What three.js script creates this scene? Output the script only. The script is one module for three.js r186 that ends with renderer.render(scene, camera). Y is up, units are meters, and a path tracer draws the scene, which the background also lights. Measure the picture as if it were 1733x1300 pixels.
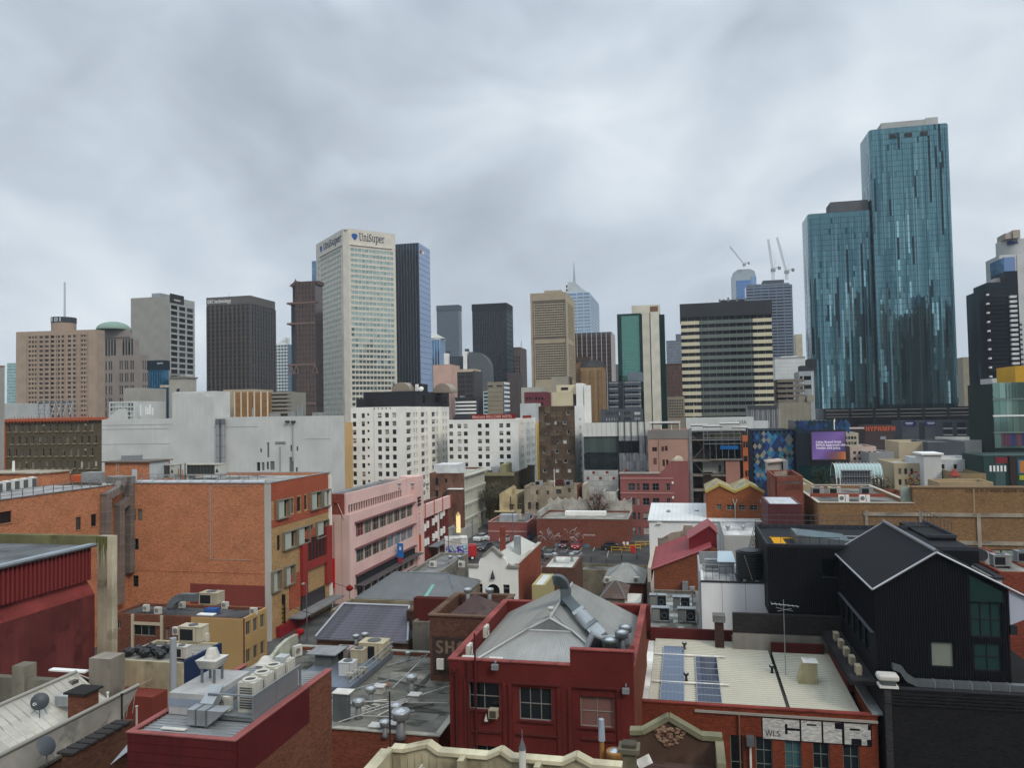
import*as THREE from 'three';
import{mergeGeometries}from 'three/addons/utils/BufferGeometryUtils.js';
import{ImprovedNoise}from 'three/addons/math/ImprovedNoise.js';
import{FontLoader}from 'three/addons/loaders/FontLoader.js';
import{TextGeometry}from 'three/addons/geometries/TextGeometry.js';
import{RoundedBoxGeometry}from 'three/addons/geometries/RoundedBoxGeometry.js';

// ---------------------------------------------------------------- camera, sky, sun, exposure
const R=Math.PI/180,FOCAL=1303,PW=1733,PH=1300,EYE=30,TH=12.5;
const scene=new THREE.Scene();
const camera=new THREE.PerspectiveCamera(2*Math.atan(650/FOCAL)/ R,PW/PH,0.5,9000);
camera.position.set(0,EYE,0);
camera.rotation.set(2.05*R,0,-1.1*R,'YXZ');
camera.updateMatrixWorld(true);
const renderer=new THREE.WebGLRenderer({antialias:true});
renderer.toneMapping=THREE.LinearToneMapping;
renderer.toneMappingExposure=1.14;
renderer.shadowMap.enabled=true;

const noise3=new ImprovedNoise();
const fbm=(x,y,z,n=5)=>{let s=0,a=0.5,f=1;for(let i=0;i<n;i++){s+=a*noise3.noise(x*f,y*f,z*f);a*=0.5;f*=2.03;}return s;};
const smooth=(a,b,x)=>{const t=Math.min(1,Math.max(0,(x-a)/(b-a)));return t*t*(3-2*t);};
const mixc=(a,b,t)=>[a[0]+(b[0]- a[0])*t,a[1]+(b[1]- a[1])*t,a[2]+(b[2]- a[2])*t];
{// overcast sky: a layered cloud deck, brighter towards the zenith as an overcast sky is
const w=2048,h=1024,data=new Float32Array(w*h*4);
const lo=[0.345,0.395,0.465],mid=[0.525,0.595,0.67],hi=[0.76,0.815,0.86];
const lumps=[[-14,21,15,-0.26],[-2,14,9,-0.16],[6,25,11,-0.14],[-30,24,9,0.1],[7,19,6,0.2],[-24,9,11,0.14],[30,14,10,0.15],[16,9,9,0.1],[-9,6,9,0.1],[22,27,9,-0.1]].map(([a,e,r,s])=>[Math.sin(a*R)*Math.cos(e*R),Math.sin(e*R),-Math.cos(a*R)*Math.cos(e*R),r*R,s]);// the larger cloud masses, by bearing and height
for(let j=0;j<h;j++){
const el=((j+0.5)/ h-0.5)*Math.PI,sy=Math.sin(el),cy=Math.cos(el);
for(let i=0;i<w;i++){
const az=((i+0.5)/ w-0.5)*2*Math.PI,dx=cy*Math.cos(az),dz=cy*Math.sin(az),yy=Math.max(sy,0);
const wx=fbm(dx*3+5,yy*4,dz*3,4),wz=fbm(dx*3,yy*4+3,dz*3+9,4);
const big=fbm(dx*2.4+wx*0.5,yy*4.2+wz*0.5,dz*2.4+2.2,3);
const fine=fbm(dx*6+wx*1.3,yy*11+wz*1.3,dz*6,6);
let d=0.5+big*0.9+fine*0.5;
for(const L of lumps){const t=Math.acos(Math.min(1,dx*L[0]+ sy*L[1]+ dz*L[2]))/ L[3];if(t<3)d+=L[4]*Math.exp(-t*t)*(1+wx*1.5);}
d=Math.min(1,Math.max(0,d));
const c=d<0.5?mixc(lo,mid,d*2):mixc(mid,hi,d*2-1);
const g=1+1.0*smooth(0.35,1.0,yy),k=(j*w+i)*4;
data[k]=c[0]*g;data[k+1]=c[1]*g;data[k+2]=c[2]*g;data[k+3]=1;
}
}
const sky=new THREE.DataTexture(data,w,h,THREE.RGBAFormat,THREE.FloatType);
sky.mapping=THREE.EquirectangularReflectionMapping;sky.magFilter=THREE.LinearFilter;sky.needsUpdate=true;
scene.background=sky;scene.environment=sky;
}
const sun=new THREE.DirectionalLight(0xfff3e4,1.45);
sun.position.set(420,620,560);sun.target.position.set(0,0,-120);
sun.castShadow=true;sun.shadow.radius=32;sun.shadow.mapSize.set(2048,2048);
Object.assign(sun.shadow.camera,{left:-700,right:700,top:700,bottom:-700,near:1,far:2600});
scene.add(sun,sun.target);

// ---------------------------------------------------------------- pixels of the photograph to rays, points and sites
const V=(x,y,z)=>new THREE.Vector3(x,y,z);
const ray=(px,py)=>V((px-PW/2)/ FOCAL,-(py-PH/2)/ FOCAL,-1).applyQuaternion(camera.quaternion);
const at=(px,py,D)=>{const d=ray(px,py);return camera.position.clone().addScaledVector(d,-D/d.z);};
const onY=(px,py,Y)=>{const d=ray(px,py);return camera.position.clone().addScaledVector(d,(Y-EYE)/ d.y);};
const onPlane=(px,py,n,p)=>{const d=ray(px,py);return camera.position.clone().addScaledVector(d,n.dot(p.clone().sub(camera.position))/ n.dot(d));};
const right=(phi)=>V(Math.cos(phi*R),0,Math.sin(phi*R)),fwd=(phi)=>V(Math.sin(phi*R),0,-Math.cos(phi*R));
let seed=7;
const rnd=(a=1,b)=>{seed=(seed+0x6d2b79f5)| 0;let t=Math.imul(seed ^(seed>>>15),1 | seed);t=(t+Math.imul(t ^(t>>>7),61 | t))^ t;const v=((t ^(t>>>14))>>>0)/ 4294967296;return b===undefined?v*a:a+v*(b-a);};

// ---------------------------------------------------------------- textures and materials
const texture=(n,metres,f,my=metres)=>{
const d=new Uint8Array(n*n*4);
for(let j=0;j<n;j++)for(let i=0;i<n;i++){const c=f(i/n,j/n),k=(j*n+i)*4;d[k]=c[0];d[k+1]=c[1];d[k+2]=c[2];d[k+3]=255;}
const t=new THREE.DataTexture(d,n,n);t.wrapS=t.wrapT=THREE.RepeatWrapping;t.magFilter=THREE.LinearFilter;t.colorSpace=THREE.SRGBColorSpace;
t.repeat.set(1/metres,1/my);t.needsUpdate=true;return t;
};
const hash=(a,b)=>{let t=Math.imul(a*374761393+b*668265263 | 0,1274126177);t ^=t>>>13;t=Math.imul(t,1274126177);return((t ^(t>>>16))>>>0)/ 4294967296;};
const lattice=(x,y,px,py,z)=>{const i=Math.floor(x),j=Math.floor(y),a=x-i,b=y-j,u=a*a*(3-2*a),v=b*b*(3-2*b),i0=i%px,i1=(i+1)% px,j0=j%py,j1=(j+1)% py,h=(p,q)=>hash(p+z*131,q+z*57);return(h(i0,j0)*(1-u)+ h(i1,j0)*u)*(1-v)+(h(i0,j1)*(1-u)+ h(i1,j1)*u)*v-0.5;};
const tile=(u,v,f,z,n,fy=f)=>{let s=0,a=0.9,p=f,q=fy;for(let i=0;i<n;i++){s+=a*lattice(u*p,v*q,p,q,z+i);a*=0.52;p*=2;q*=2;}return s;};// noise that wraps round at 1
const c8=(v)=>Math.max(0,Math.min(255,v | 0));
const grey=(v,r=0,b=0)=>[c8(v+r),c8(v),c8(v+b)];
const TEX={
brick:texture(1024,7.68,(u,v)=>{// 32 bricks by 90 courses, each with a tone of its own
const row=Math.floor(v*90),off=row & 1?0.5:0,bu=u*32+off,col=Math.floor(bu)% 32,fu=bu%1,fv=(v*90)% 1;
if(fu<0.05||fv<0.14)return grey(214+20*tile(u,v,20,3,2),-4,-4);
const t=hash(col,row),q=tile(u,v,5,1,4);return grey(222 +(t-0.5)*48*(t>0.88?1.4:1)*(t<0.1?1.4:1)+ q*18,6*(t-0.3),-8*t);}),
pbrick:texture(1024,7.68,(u,v)=>{const row=Math.floor(v*90),bu=u*32 +(row & 1?0.5:0),t=hash(Math.floor(bu)% 32,row+7),j=bu%1<0.05||(v*90)% 1<0.14;return grey(224 +(j?-14:(t-0.5)*16)+ tile(u,v,4,6,5)*34);}),
plaster:texture(1024,16,(u,v)=>{const q=tile(u,v,4,1,6),st=tile(u,v,48,3,3,3);return grey(228+q*15+st*12*Math.max(0,q+0.5),0,-2);}),
grime:texture(1024,11,(u,v)=>{const q=tile(u,v,5,1,7),st=tile(u,v,40,3,3,3),p=tile(u,v,9,4,5);return grey(218+q*56+st*34*Math.max(0,q+0.5)- 38*smooth(0.22,0.5,p),3,-5);}),
roof:texture(1024,13,(u,v)=>{const q=tile(u,v,4,11,7),p=tile(u,v,6,14,6),s=tile(u,v,3,17,5,26);return grey(206+q*70+s*26-64*smooth(0.12,0.34,p)+ 26*smooth(0.2,0.5,-p),2,-4);}),
metal:texture(512,5,(u,v)=>grey(226+tile(u,v,5,1,5)*22+tile(u,v,32,2,3,2)*18,1,0)),
asphalt:texture(512,9,(u,v)=>grey(205+tile(u,v,4,2,6)*60 +(hash(u*512 | 0,v*512 | 0)- 0.5)*34)),
};
const bumpOf=(t)=>{const b=t.clone();b.colorSpace=THREE.NoColorSpace;b.needsUpdate=true;return b;};
const BUMP={brick:bumpOf(TEX.brick),grime:bumpOf(TEX.grime),plaster:bumpOf(TEX.plaster)};
const mats=new Map();
function M(hex,t='',o={}){// t: texture name; o: r roughness, m metalness, k strength of the colour, b bump
const key=hex+t+JSON.stringify(o);
if(!mats.has(key)){
const m=new THREE.MeshPhysicalMaterial({roughness:o.r??0.9,metalness:o.m??0,specularIntensity:o.s??(o.r===undefined?0.35:1)});
m.color.set(hex).multiplyScalar((o.k??1)*(t?1.28:1));
if(t)m.map=TEX[t];
if(o.b&&BUMP[t]){m.bumpMap=BUMP[t];m.bumpScale=o.b;}
if(o.vc)m.vertexColors=true;
mats.set(key,m);
}
return mats.get(key);
}
const GL={// window glass by what is seen behind it: dark rooms, blinds, curtains
dark:[M(0x14191d,'',{r:0.07}),M(0x1d2429,'',{r:0.07}),M(0x262d31,'',{r:0.09}),M(0x101417,'',{r:0.06}),M(0x3b4143,'',{r:0.12})],
mixed:[M(0x171c20,'',{r:0.07}),M(0x23292d,'',{r:0.07}),M(0x3e4446,'',{r:0.1}),M(0x6b6d69,'',{r:0.2}),M(0x1a1f24,'',{r:0.07})],
};
const glassy=(hex,m=0.75,r=0.06)=>M(hex,'',{r,m});

// ---------------------------------------------------------------- geometry and objects
const taken=new Map();
const numbered=(n)=>{const k=taken.get(n)??0;taken.set(n,k+1);return k?n + '_' + String(k).padStart(3,'0'):n;};
function tag(o,label,category,group,kind){o.userData={label,category};if(group)o.userData.group=group;if(kind){o.userData.kind=kind;}return o;}
function thing(name,label,category,p=V(0,0,0),phi=0,group){
const o=new THREE.Group();o.name=numbered(name);o.position.copy(p);o.rotation.y=-phi*R;tag(o,label,category,group,'thing');scene.add(o);return o;
}
function mesh(parent,name,geo,mat,x=0,y=0,z=0,rx=0,ry=0,rz=0){
const m=new THREE.Mesh(geo,mat);m.name=parent===scene?numbered(name):name;m.position.set(x,y,z);m.rotation.set(rx,ry,rz);m.castShadow=m.receiveShadow=true;parent.add(m);return m;
}
const boxes=new Map();
function boxG(w,h,d){
const key=[w,h,d].map((v)=>v.toFixed(3)).join();
if(!boxes.has(key)){
const g=new THREE.BoxGeometry(w,h,d),uv=g.attributes.uv,s=[[d,h],[d,h],[w,d],[w,d],[w,h],[w,h]];
const o=rnd(0,30);
for(let i=0;i<24;i++){const[a,b]=s[i>>2];uv.setXY(i,uv.getX(i)*a+o,uv.getY(i)*b+o*0.7);}
boxes.set(key,g);
}
return boxes.get(key);
}
const bx=(p,name,mat,x0,x1,y0,y1,z0,z1)=>mesh(p,name,boxG(Math.abs(x1-x0),Math.abs(y1-y0),Math.abs(z1-z0)),mat,(x0+x1)/ 2,(y0+y1)/ 2,(z0+z1)/ 2);
const pbox=(w,h,d,x,y,z,ry=0,rx=0,rz=0)=>{const g=boxG(w,h,d).clone();if(rx)g.rotateX(rx);if(rz)g.rotateZ(rz);if(ry)g.rotateY(ry);return g.translate(x,y,z);};
const cylG=(r0,r1,h,n=14)=>new THREE.CylinderGeometry(r0,r1,h,n);
const merge=(a)=>mergeGeometries(a.map((g)=>(g.index?g.toNonIndexed():g)));
function rod(a,b,r,n=6){const d=b.clone().sub(a),l=d.length(),g=new THREE.CylinderGeometry(r,r,l,n);g.applyQuaternion(new THREE.Quaternion().setFromUnitVectors(V(0,1,0),d.normalize()));return g.translate((a.x+b.x)/ 2,(a.y+b.y)/ 2,(a.z+b.z)/ 2);}
function shapeG(pts,depth,holes=[]){// an outline in x, y with holes, extruded along -z from z = 0
const s=new THREE.Shape(pts.map((p)=>new THREE.Vector2(p[0],p[1])));
for(const[x,y,w,h]of holes)s.holes.push(new THREE.Path([[x,y],[x,y+h],[x+w,y+h],[x+w,y]].map((p)=>new THREE.Vector2(p[0],p[1]))));
return new THREE.ExtrudeGeometry(s,{depth,bevelEnabled:false}).translate(0,0,-depth);
}
function poly(pts,uvs){// a flat polygon from 3-D points, uv in metres along its own edges
const a=pts[0],e=pts[1].clone().sub(a).normalize(),n=e.clone().cross(pts[2].clone().sub(a)).normalize(),f=n.clone().cross(e);
const pos=[],uv=[],nor=[];
for(let i=1;i+1<pts.length;i++)for(const p of[a,pts[i],pts[i+1]]){pos.push(p.x,p.y,p.z);const q=p.clone().sub(a);uv.push(q.dot(e),q.dot(f));nor.push(n.x,n.y,n.z);}
const g=new THREE.BufferGeometry();g.setAttribute('position',new THREE.Float32BufferAttribute(pos,3));g.setAttribute('normal',new THREE.Float32BufferAttribute(nor,3));g.setAttribute('uv',new THREE.Float32BufferAttribute(uv,2));return g;
}
function slab(pts,t=0.08){// a polygon with thickness t downwards (pts go round counter-clockwise seen from above)
const low=pts.map((p)=>p.clone().add(V(0,-t,0))),parts=[poly(pts),poly([...low].reverse())];
pts.forEach((p,i)=>{const j=(i+1)% pts.length;parts.push(poly([low[i],low[j],pts[j],p]));});
return mergeGeometries(parts);
}
const fonts={};
for(const f of['sans_bold','sans_regular','serif_bold','serif_regular'])fonts[f]=await new FontLoader().loadAsync('fonts/droid/droid_' + f + '.typeface.json');
function text(parent,str,size,mat,x,y,z,o={}){// raised lettering, centred on x unless o.left
const g=new TextGeometry(str,{font:fonts[o.font??'sans_bold'],size,depth:o.d??0.05,curveSegments:3});g.computeBoundingBox();
const b=g.boundingBox,w=b.max.x-b.min.x;g.translate(-b.min.x -(o.left?0:w/2),0,0);g.scale(o.sx??(o.w?o.w/w:1),1,1);
return mesh(parent,o.name??'lettering',g,mat,x,y,z,o.rx??0,o.ry??0,o.rz??0);
}

// A site is a box on the ground: its front-left top corner is seen at (xl, y) at depth D, its front-right edge at xr, the far edge of the side that shows at xs.
function site(o){
const phi=o.phi??TH,r=right(phi),f=fwd(phi),A=at(o.xl,o.y,o.D),B=onPlane(o.xr,o.yr??o.y,f,A),L0=o.L??20;let W=B.clone().sub(A).dot(r),L=L0,H=A.y;
if(o.xs!==undefined){const c=o.side==='L'?A:B,p=onPlane(o.xs,o.ys??o.y,r,c);L=p.sub(c).dot(f);}
else if(!o.face){const K=A.clone().addScaledVector(f,L),u0=Math.max(0,onPlane(o.xl,o.y,f,K).sub(A).dot(r)),u1=Math.min(W,onPlane(o.xr,o.yr??o.y,f,K).sub(A).dot(r));if(u1-u0>W*0.3){A.addScaledVector(r,u0);W=u1-u0;}}// xl and xr bound the whole silhouette
return{phi,r,f,W,H,L,side:o.side??(o.xs===undefined||o.xs>o.xr?'R':'L'),k:o.D/FOCAL,pos:V(A.x,0,A.z),D:o.D};
}
// a box on face F, R or L of a site: a0..a1 along the face from its left end, y0..y1, d0..d1 outwards
function fbox(g,S,face,name,mat,a0,a1,y0,y1,d0,d1){
if(face==='F')return bx(g,name,mat,a0,a1,y0,y1,d0,d1);
if(face==='R')return bx(g,name,mat,S.W+d0,S.W+d1,y0,y1,-a1,-a0);
return bx(g,name,mat,-d1,-d0,y0,y1,-S.L+a0,-S.L+a1);
}
const faceW=(S,f)=>(f==='F'?S.W:S.L);
function onFace(m,S,face,a,y,d=0){// puts a mesh that faces +z onto a face of a site
if(face==='F')m.position.set(a,y,d);else if(face==='R'){m.position.set(S.W+d,y,-a);m.rotation.y+=Math.PI/2;}else{m.position.set(-d,y,-S.L+a);m.rotation.y-=Math.PI/2;}return m;
}
const grid=(o)=>{// windows in columns and rows: [x, y, w, h]
const out=[],cw=(o.x1-o.x0)/ o.n;
for(let j=0;j<o.m;j++)for(let i=0;i<o.n;i++)out.push([o.x0+cw*(i +(1-o.fw)/ 2),o.top-o.p*j-o.h,cw*o.fw,o.h]);
return out;
};
const planes=new Map();
const planeG=(w,h)=>{const k=w.toFixed(3)+ ',' + h.toFixed(3);if(!planes.has(k))planes.set(k,new THREE.PlaneGeometry(w,h));return planes.get(k);};
function frameG(w,h,nx,ny,t=0.06,d=0.06){// a window frame with nx by ny lights, centred
const a=[pbox(w,t,d,0,h/2-t/2,0),pbox(w,t,d,0,-h/2+t/2,0),pbox(t,h-2*t,d,-w/2+t/2,0,0),pbox(t,h-2*t,d,w/2-t/2,0,0)];
for(let i=1;i<nx;i++)a.push(pbox(t*0.8,h-2*t,d*0.8,-w/2 +(w*i)/ nx,0,0));
for(let j=1;j<ny;j++)a.push(pbox(w-2*t,t*0.8,d*0.7,0,-h/2 +(h*j)/ ny,0));
return merge(a);
}
const frameCache=new Map();
function paneSheet(rects,tones){// many panes too small to pick apart: one sheet, a tone for each pane
const pos=[],nor=[],col=[],c=new THREE.Color();
for(const[x,y,w,h]of rects){c.set(tones[Math.floor(rnd(tones.length))]);const tx=rnd(-0.012,0.012),ty=rnd(-0.012,0.012);for(const[u,v]of[[0,0],[1,0],[1,1],[0,0],[1,1],[0,1]]){pos.push(x+u*w,y+v*h,0);nor.push(tx,ty,1);col.push(c.r,c.g,c.b);}}
const g=new THREE.BufferGeometry();g.setAttribute('position',new THREE.Float32BufferAttribute(pos,3));g.setAttribute('normal',new THREE.Float32BufferAttribute(nor,3));g.setAttribute('color',new THREE.Float32BufferAttribute(col,3));return g;
}
const SHEET=M(0xffffff,'',{r:0.1,vc:1}),SHEETM=M(0xffffff,'',{r:0.08,m:0.7,vc:1});
const BLIND=[M(0x9a958a),M(0x77736c),M(0xb5b2a8)];
// One wall of a building with its openings, and the windows set back in them.
function wall(g,S,face,rects,o){
const t=o.t??0.3,base=o.base??0,W=faceW(S,face),H=o.H??S.H,cut=o.cut??0,a0=face==='L'?0:face==='R'?t:cut,a1=face==='L'?W -(cut||t):W;
const top=o.profile??[[a1,H],[a0,H]];
const inside=rects.filter((r)=>r[0]>a0+0.02&&r[0]+ r[2]<a1-0.02&&r[1]>base+0.02);
onFace(mesh(g,o.wallName??'wall',shapeG([[a0,base],[a1,base],...top],t,inside),o.wall),S,face,0,0,0);
if(o.sheet){const s=onFace(mesh(g,'window_panes',paneSheet(inside,o.sheet),o.sheetMat??SHEET),S,face,0,0,-t*0.7);s.userData.kind='stuff';return;}
for(const r of inside){
const gl=o.glass??GL.dark,p=onFace(mesh(g,o.pane??'window',planeG(r[2],r[3]),r[4]??gl[Math.floor(rnd(gl.length))]),S,face,r[0]+ r[2]/ 2,r[1]+ r[3]/ 2,-t*0.7);
if(o.frame){const k=[r[2].toFixed(2),r[3].toFixed(2),r[5]??o.nx,r[6]??o.ny,o.ft].join();if(!frameCache.has(k))frameCache.set(k,frameG(r[2],r[3],r[5]??o.nx??1,r[6]??o.ny??1,o.ft??0.06));mesh(p,'frame',frameCache.get(k),o.frame,0,0,0.03);}
if(o.blind&&rnd()<o.blind){const bh=r[3]*[0.3,0.5,0.75,0.95][Math.floor(rnd(4))];mesh(p,'blind',planeG(r[2]*0.96,bh),BLIND[Math.floor(rnd(3))],0,(r[3]- bh)/ 2,0.02);}
if(o.sill)mesh(p,'sill',boxG(r[2]+ 0.16,0.1,t*0.7+0.1),o.sill,0,-r[3]/ 2-0.051,t*0.35+0.052);
}
}
// A building: walls with openings on the faces that show, plain walls behind, a flat roof inside a parapet.
function block(name,label,s,o){
const S=s.pos?s:site(s),g=thing(name,label,o.category??'building',S.pos,S.phi,o.group),t=o.t??0.3,base=o.base??0,par=o.parapet??0.8;
const{W,H,L}=S,wm=o.wall,faces=o.faces??{};
for(const f of['F','R','L']){const fo=faces[f]??{};wall(g,S,f,fo.rects??[],{...o,...fo,t,base});}
bx(g,'wall',wm,t,W-t,base,H,-L,-L+t);
if(o.roof!==null)bx(g,'roof',o.roof??M(0x8a8a86,'grime'),t,W-t,H-par-0.3,H-par,-L+t,-t);
if(o.cap){const c=o.capW??0.12;for(const[x0,x1,z0,z1]of[[-c,W+c,-t,c],[-c,W+c,-L-c,-L+t],[-c,t,-L+t,-t],[W-t,W+c,-L+t,-t]])bx(g,'coping',o.cap,x0,x1,H,H +(o.capH??0.12),z0,z1);}
return{g,S};
}
// A tower of glass with bands and fins on it.
function tower(name,label,s,o){
const S=s.pos?s:site(s),g=thing(name,label,o.category??'skyscraper',S.pos,S.phi,o.group),{W,H,L,k}=S;
bx(g,o.coreName??'glass_wall',o.core,0,W,0,H,-L,0);
for(const f of o.on??['F',S.side]){
const fw=faceW(S,f),q={...o,...(o[f]??{})};
if(q.bands){const b=q.bands;for(let j=0;j<b.m;j++){const y=H -(b.top+b.p*j)*k;fbox(g,S,f,b.name??'spandrel',b.mat,f==='L'?0:0,f==='F'&&S.side==='R'?fw+b.d:fw,y-b.h*k,y,0,b.d);}}
if(q.bands&&q.vary!==0){const b=q.bands,n=q.fins?.n??12,rs=[],c=o.core.color,tn=[0.85,1,1,1.05,1.12,1.4].map((v)=>new THREE.Color(c.r*v,c.g*v,c.b*v).getHex());for(let j=0;j+1<b.m;j++)for(let i=0;i<n;i++)rs.push([fw*i/n,H -(b.top+b.p*(j+1))*k,fw/n,(b.p-b.h)*k]);onFace(mesh(g,'window_panes',paneSheet(rs,tn),M(0xffffff,'',{r:o.core.roughness,m:o.core.metalness,vc:1})),S,f,0,0,0.02).userData.kind='stuff';}
if(q.fins){const n=q.fins,a=n.a0??0,e=n.a1??1;for(let i=0;i<=n.n;i++){const x=fw*(a +((e-a)*i)/ n.n),w=n.w*k/2;fbox(g,S,f,n.name??'mullion',n.mat,Math.max(0,x-w),Math.min(fw,x+w),n.y1!==undefined?H-n.y1*k:0,H -(n.y0??0)*k,0,n.d);}}
}
if(o.cap)bx(g,'parapet',o.cap.mat,-0.3,W+0.3,H-o.cap.h*k,H+0.3,-L-0.3,0.5);
return{g,S};
}
const gp=(S,o)=>grid({n:o.n,m:o.m,x0:o.x0*S.k,x1:o.x1*S.k,top:S.H-o.top*S.k,p:o.p*S.k,h:o.h*S.k,fw:o.fw??0.6});
// thin rods such as masts, in metres
const pole=(g,name,mat,x,y0,y1,z,r)=>mesh(g,name,cylG(r*0.8,r,y1-y0,8),mat,x,(y0+y1)/ 2,z);
// ---------------------------------------------------------------- ground
{
const g=new THREE.PlaneGeometry(9000,9000);g.rotateX(-Math.PI/2);const uv=g.attributes.uv;for(let i=0;i<4;i++)uv.setXY(i,uv.getX(i)*9000,uv.getY(i)*9000);
mesh(scene,'ground',g,M(0x5d5d5c,'asphalt'),0,0,-3500).userData={label:'grey asphalt and paving of the city floor',kind:'structure'};
}
// ---------------------------------------------------------------- the skyline
const concrete=M(0xb5b0a4,'plaster'),paleGrey=M(0xaeb2b2,'plaster'),darkGrey=M(0x3c4046,'plaster'),black=M(0x17191d,'',{r:0.6}),white=M(0xe6e7e5,'plaster'),steel=M(0x9aa0a4,'metal',{r:0.45,m:0.5}),dull=M(0x777c80,'metal',{r:0.6,m:0.3});

{// beige hotel slab with a round sign drum and a mast
const S=site({phi:6,D:420,xl:28,y:562,xr:178,L:7}),tan=M(0xa08e7f,'plaster');
const rects=[...gp(S,{n:3,m:20,x0:49,x1:66,top:8,p:7.85,h:4,fw:0.72}),...gp(S,{n:5,m:20,x0:68,x1:118,top:8,p:7.85,h:4.4,fw:0.74}),...gp(S,{n:2,m:20,x0:119,x1:138,top:8,p:7.85,h:4.4,fw:0.66}),...gp(S,{n:3,m:20,x0:144,x1:158,top:8,p:7.85,h:4,fw:0.72})].map((r)=>[r[0]- 28*S.k*0,r[1],r[2],r[3]]).map((r)=>[r[0]- 27*S.k,r[1],r[2],r[3]]);
const{g}=block('beige_hotel_tower','beige concrete hotel tower with a round sign drum and tall mast on top',S,{category:'skyscraper',wall:tan,t:0.8,faces:{F:{rects}},sheet:[0x1e1c1c,0x2e2927,0x4a3f38,0x241f1e],roof:tan});
for(const x of[20,39.5,51,63,76,89,110,116,130])bx(g,'rib',tan,(x-0.6)*S.k,(x+0.6)*S.k,20,S.H-6*S.k,0,0.5);
const r=19*S.k,cx=71*S.k,cz=-7;
mesh(g,'drum',cylG(r,r,24*S.k,28),tan,cx,S.H+6*S.k,cz);
mesh(g,'sign_band',cylG(r+0.15,r+0.15,9.5*S.k,28),M(0x3a4046,''),cx,S.H+19.5*S.k,cz);
text(g,'I O I',6.2*S.k,M(0xd8dcdf),cx,S.H+16.4*S.k,cz+r+0.1,{font:'serif_bold',d:0.15});
pole(g,'mast',M(0xb9bfc4),cx+0.5,S.H+24*S.k,S.H+86*S.k,cz,0.55);
}
{// postmodern tower under a green dome
const S=site({D:470,xl:172,y:603,xr:238,xs:252}),st=M(0x8d8580,'plaster'),gl=[0x2b2f37,0x454a52,0x20242b];
const rects=[],rr=[];for(let j=0;j<5;j++)for(let i=0;i<6;i++){if(i===2)continue;const x=(4+i*10.5)*S.k,y=S.H -(10+j*21)*S.k;rects.push([x,y-14*S.k,3*S.k,15*S.k],[x+4*S.k,y-14*S.k,3*S.k,15*S.k]);}
for(let j=0;j<5;j++)for(let i=0;i<4;i++){const w=S.L/4;rr.push([w*(i+0.2),S.H -(24+j*21)*S.k,w*0.6,15*S.k]);}
const{g}=block('domed_office_tower','stepped stone office tower under a green copper dome',S,{category:'skyscraper',wall:st,t:0.6,faces:{F:{rects},R:{rects:rr}},sheet:gl,roof:st});
const tier=(x0,x1,y0,y1,z0,z1,nm)=>{bx(g,nm,st,x0*S.k,x1*S.k,S.H-y0*S.k,S.H-y1*S.k,z1,z0);};
tier(1.5,62,0,-26,-1.5,-S.L+2,'upper_storey');
for(let i=0;i<10;i++)if(i!==4&&i!==5)for(const q of[2,-10.5])bx(g,'window',GL.dark[i%4],(5+i*5.6)*S.k,(8.4+i*5.6)*S.k,S.H +(q+1)*S.k,S.H +(q+21)*S.k*0.5+6,-1.49,-1.42);
tier(-22,56,-26.2,-31,-2,-S.L+4,'cornice');
tier(-18,52,-31.1,-42,-4,-S.L+6,'attic');
for(let i=0;i<9;i++)bx(g,'window',GL.dark[i%4],(-14+i*7.4)*S.k,(-10+i*7.4)*S.k,S.H+33*S.k,S.H+40*S.k,-3.99,-3.93);
tier(-22,54,-42.1,-45,-3,-S.L+5,'cornice');
bx(g,'wing',st,-22*S.k,-0.2,40,S.H+26*S.k,-S.L+4,-4);
const dome=new THREE.SphereGeometry(27*S.k,28,10,0,Math.PI*2,0,Math.PI/2);dome.scale(1,0.52,1);
mesh(g,'dome',dome,M(0x7d988a,'metal',{r:0.7}),16*S.k,S.H+45*S.k,-S.L/2);
for(let i=0;i<12;i++){const a=(i/12)*Math.PI*2;mesh(g,'dome_rib',rod(V(Math.cos(a)*27*S.k,0,Math.sin(a)*27*S.k),V(Math.cos(a)*19.3*S.k,10*S.k,Math.sin(a)*19.3*S.k),0.18,4),M(0x66806f),16*S.k,S.H+45*S.k,-S.L/2);}
}
{// grey concrete tower, blank wall and a gridded side
const S=site({D:520,xl:222,y:505,xr:287,xs:330}),c=M(0x93928d,'plaster');
const R_=grid({n:3,m:20,x0:S.L*0.04,x1:S.L*0.97,top:S.H-14*S.k,p:9.9*S.k,h:6.8*S.k,fw:0.84});
const{g}=block('grey_concrete_tower','grey concrete tower with a blank front and dark windows down one side',S,{category:'skyscraper',wall:c,t:0.7,faces:{R:{rects:R_,wall:M(0xa2a5a5,'plaster')}},glass:GL.dark,roof:c});
bx(g,'side_wing',c,-7*S.k,0,0,S.H-14*S.k,-S.L+4,-6);
for(let j=0;j<7;j++)bx(g,'window',GL.dark[j%4],-6*S.k,-1*S.k,S.H -(25+j*9.9)*S.k,S.H -(18+j*9.9)*S.k,-5.99,-5.9);
bx(g,'roof_plant',steel,33*S.k,50*S.k,S.H,S.H+8*S.k,-14,-4);
bx(g,'sign_panel',M(0x2b2d33),S.W+0.02,S.W+0.4,S.H-10*S.k,S.H+2,-S.L*0.55,-0.6);
onFace(text(g,'empired',3*S.k,M(0xe0dcd0),0,0,0,{d:0.1}),S,'R',S.L*0.28,S.H-6*S.k,0.42);
}
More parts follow.
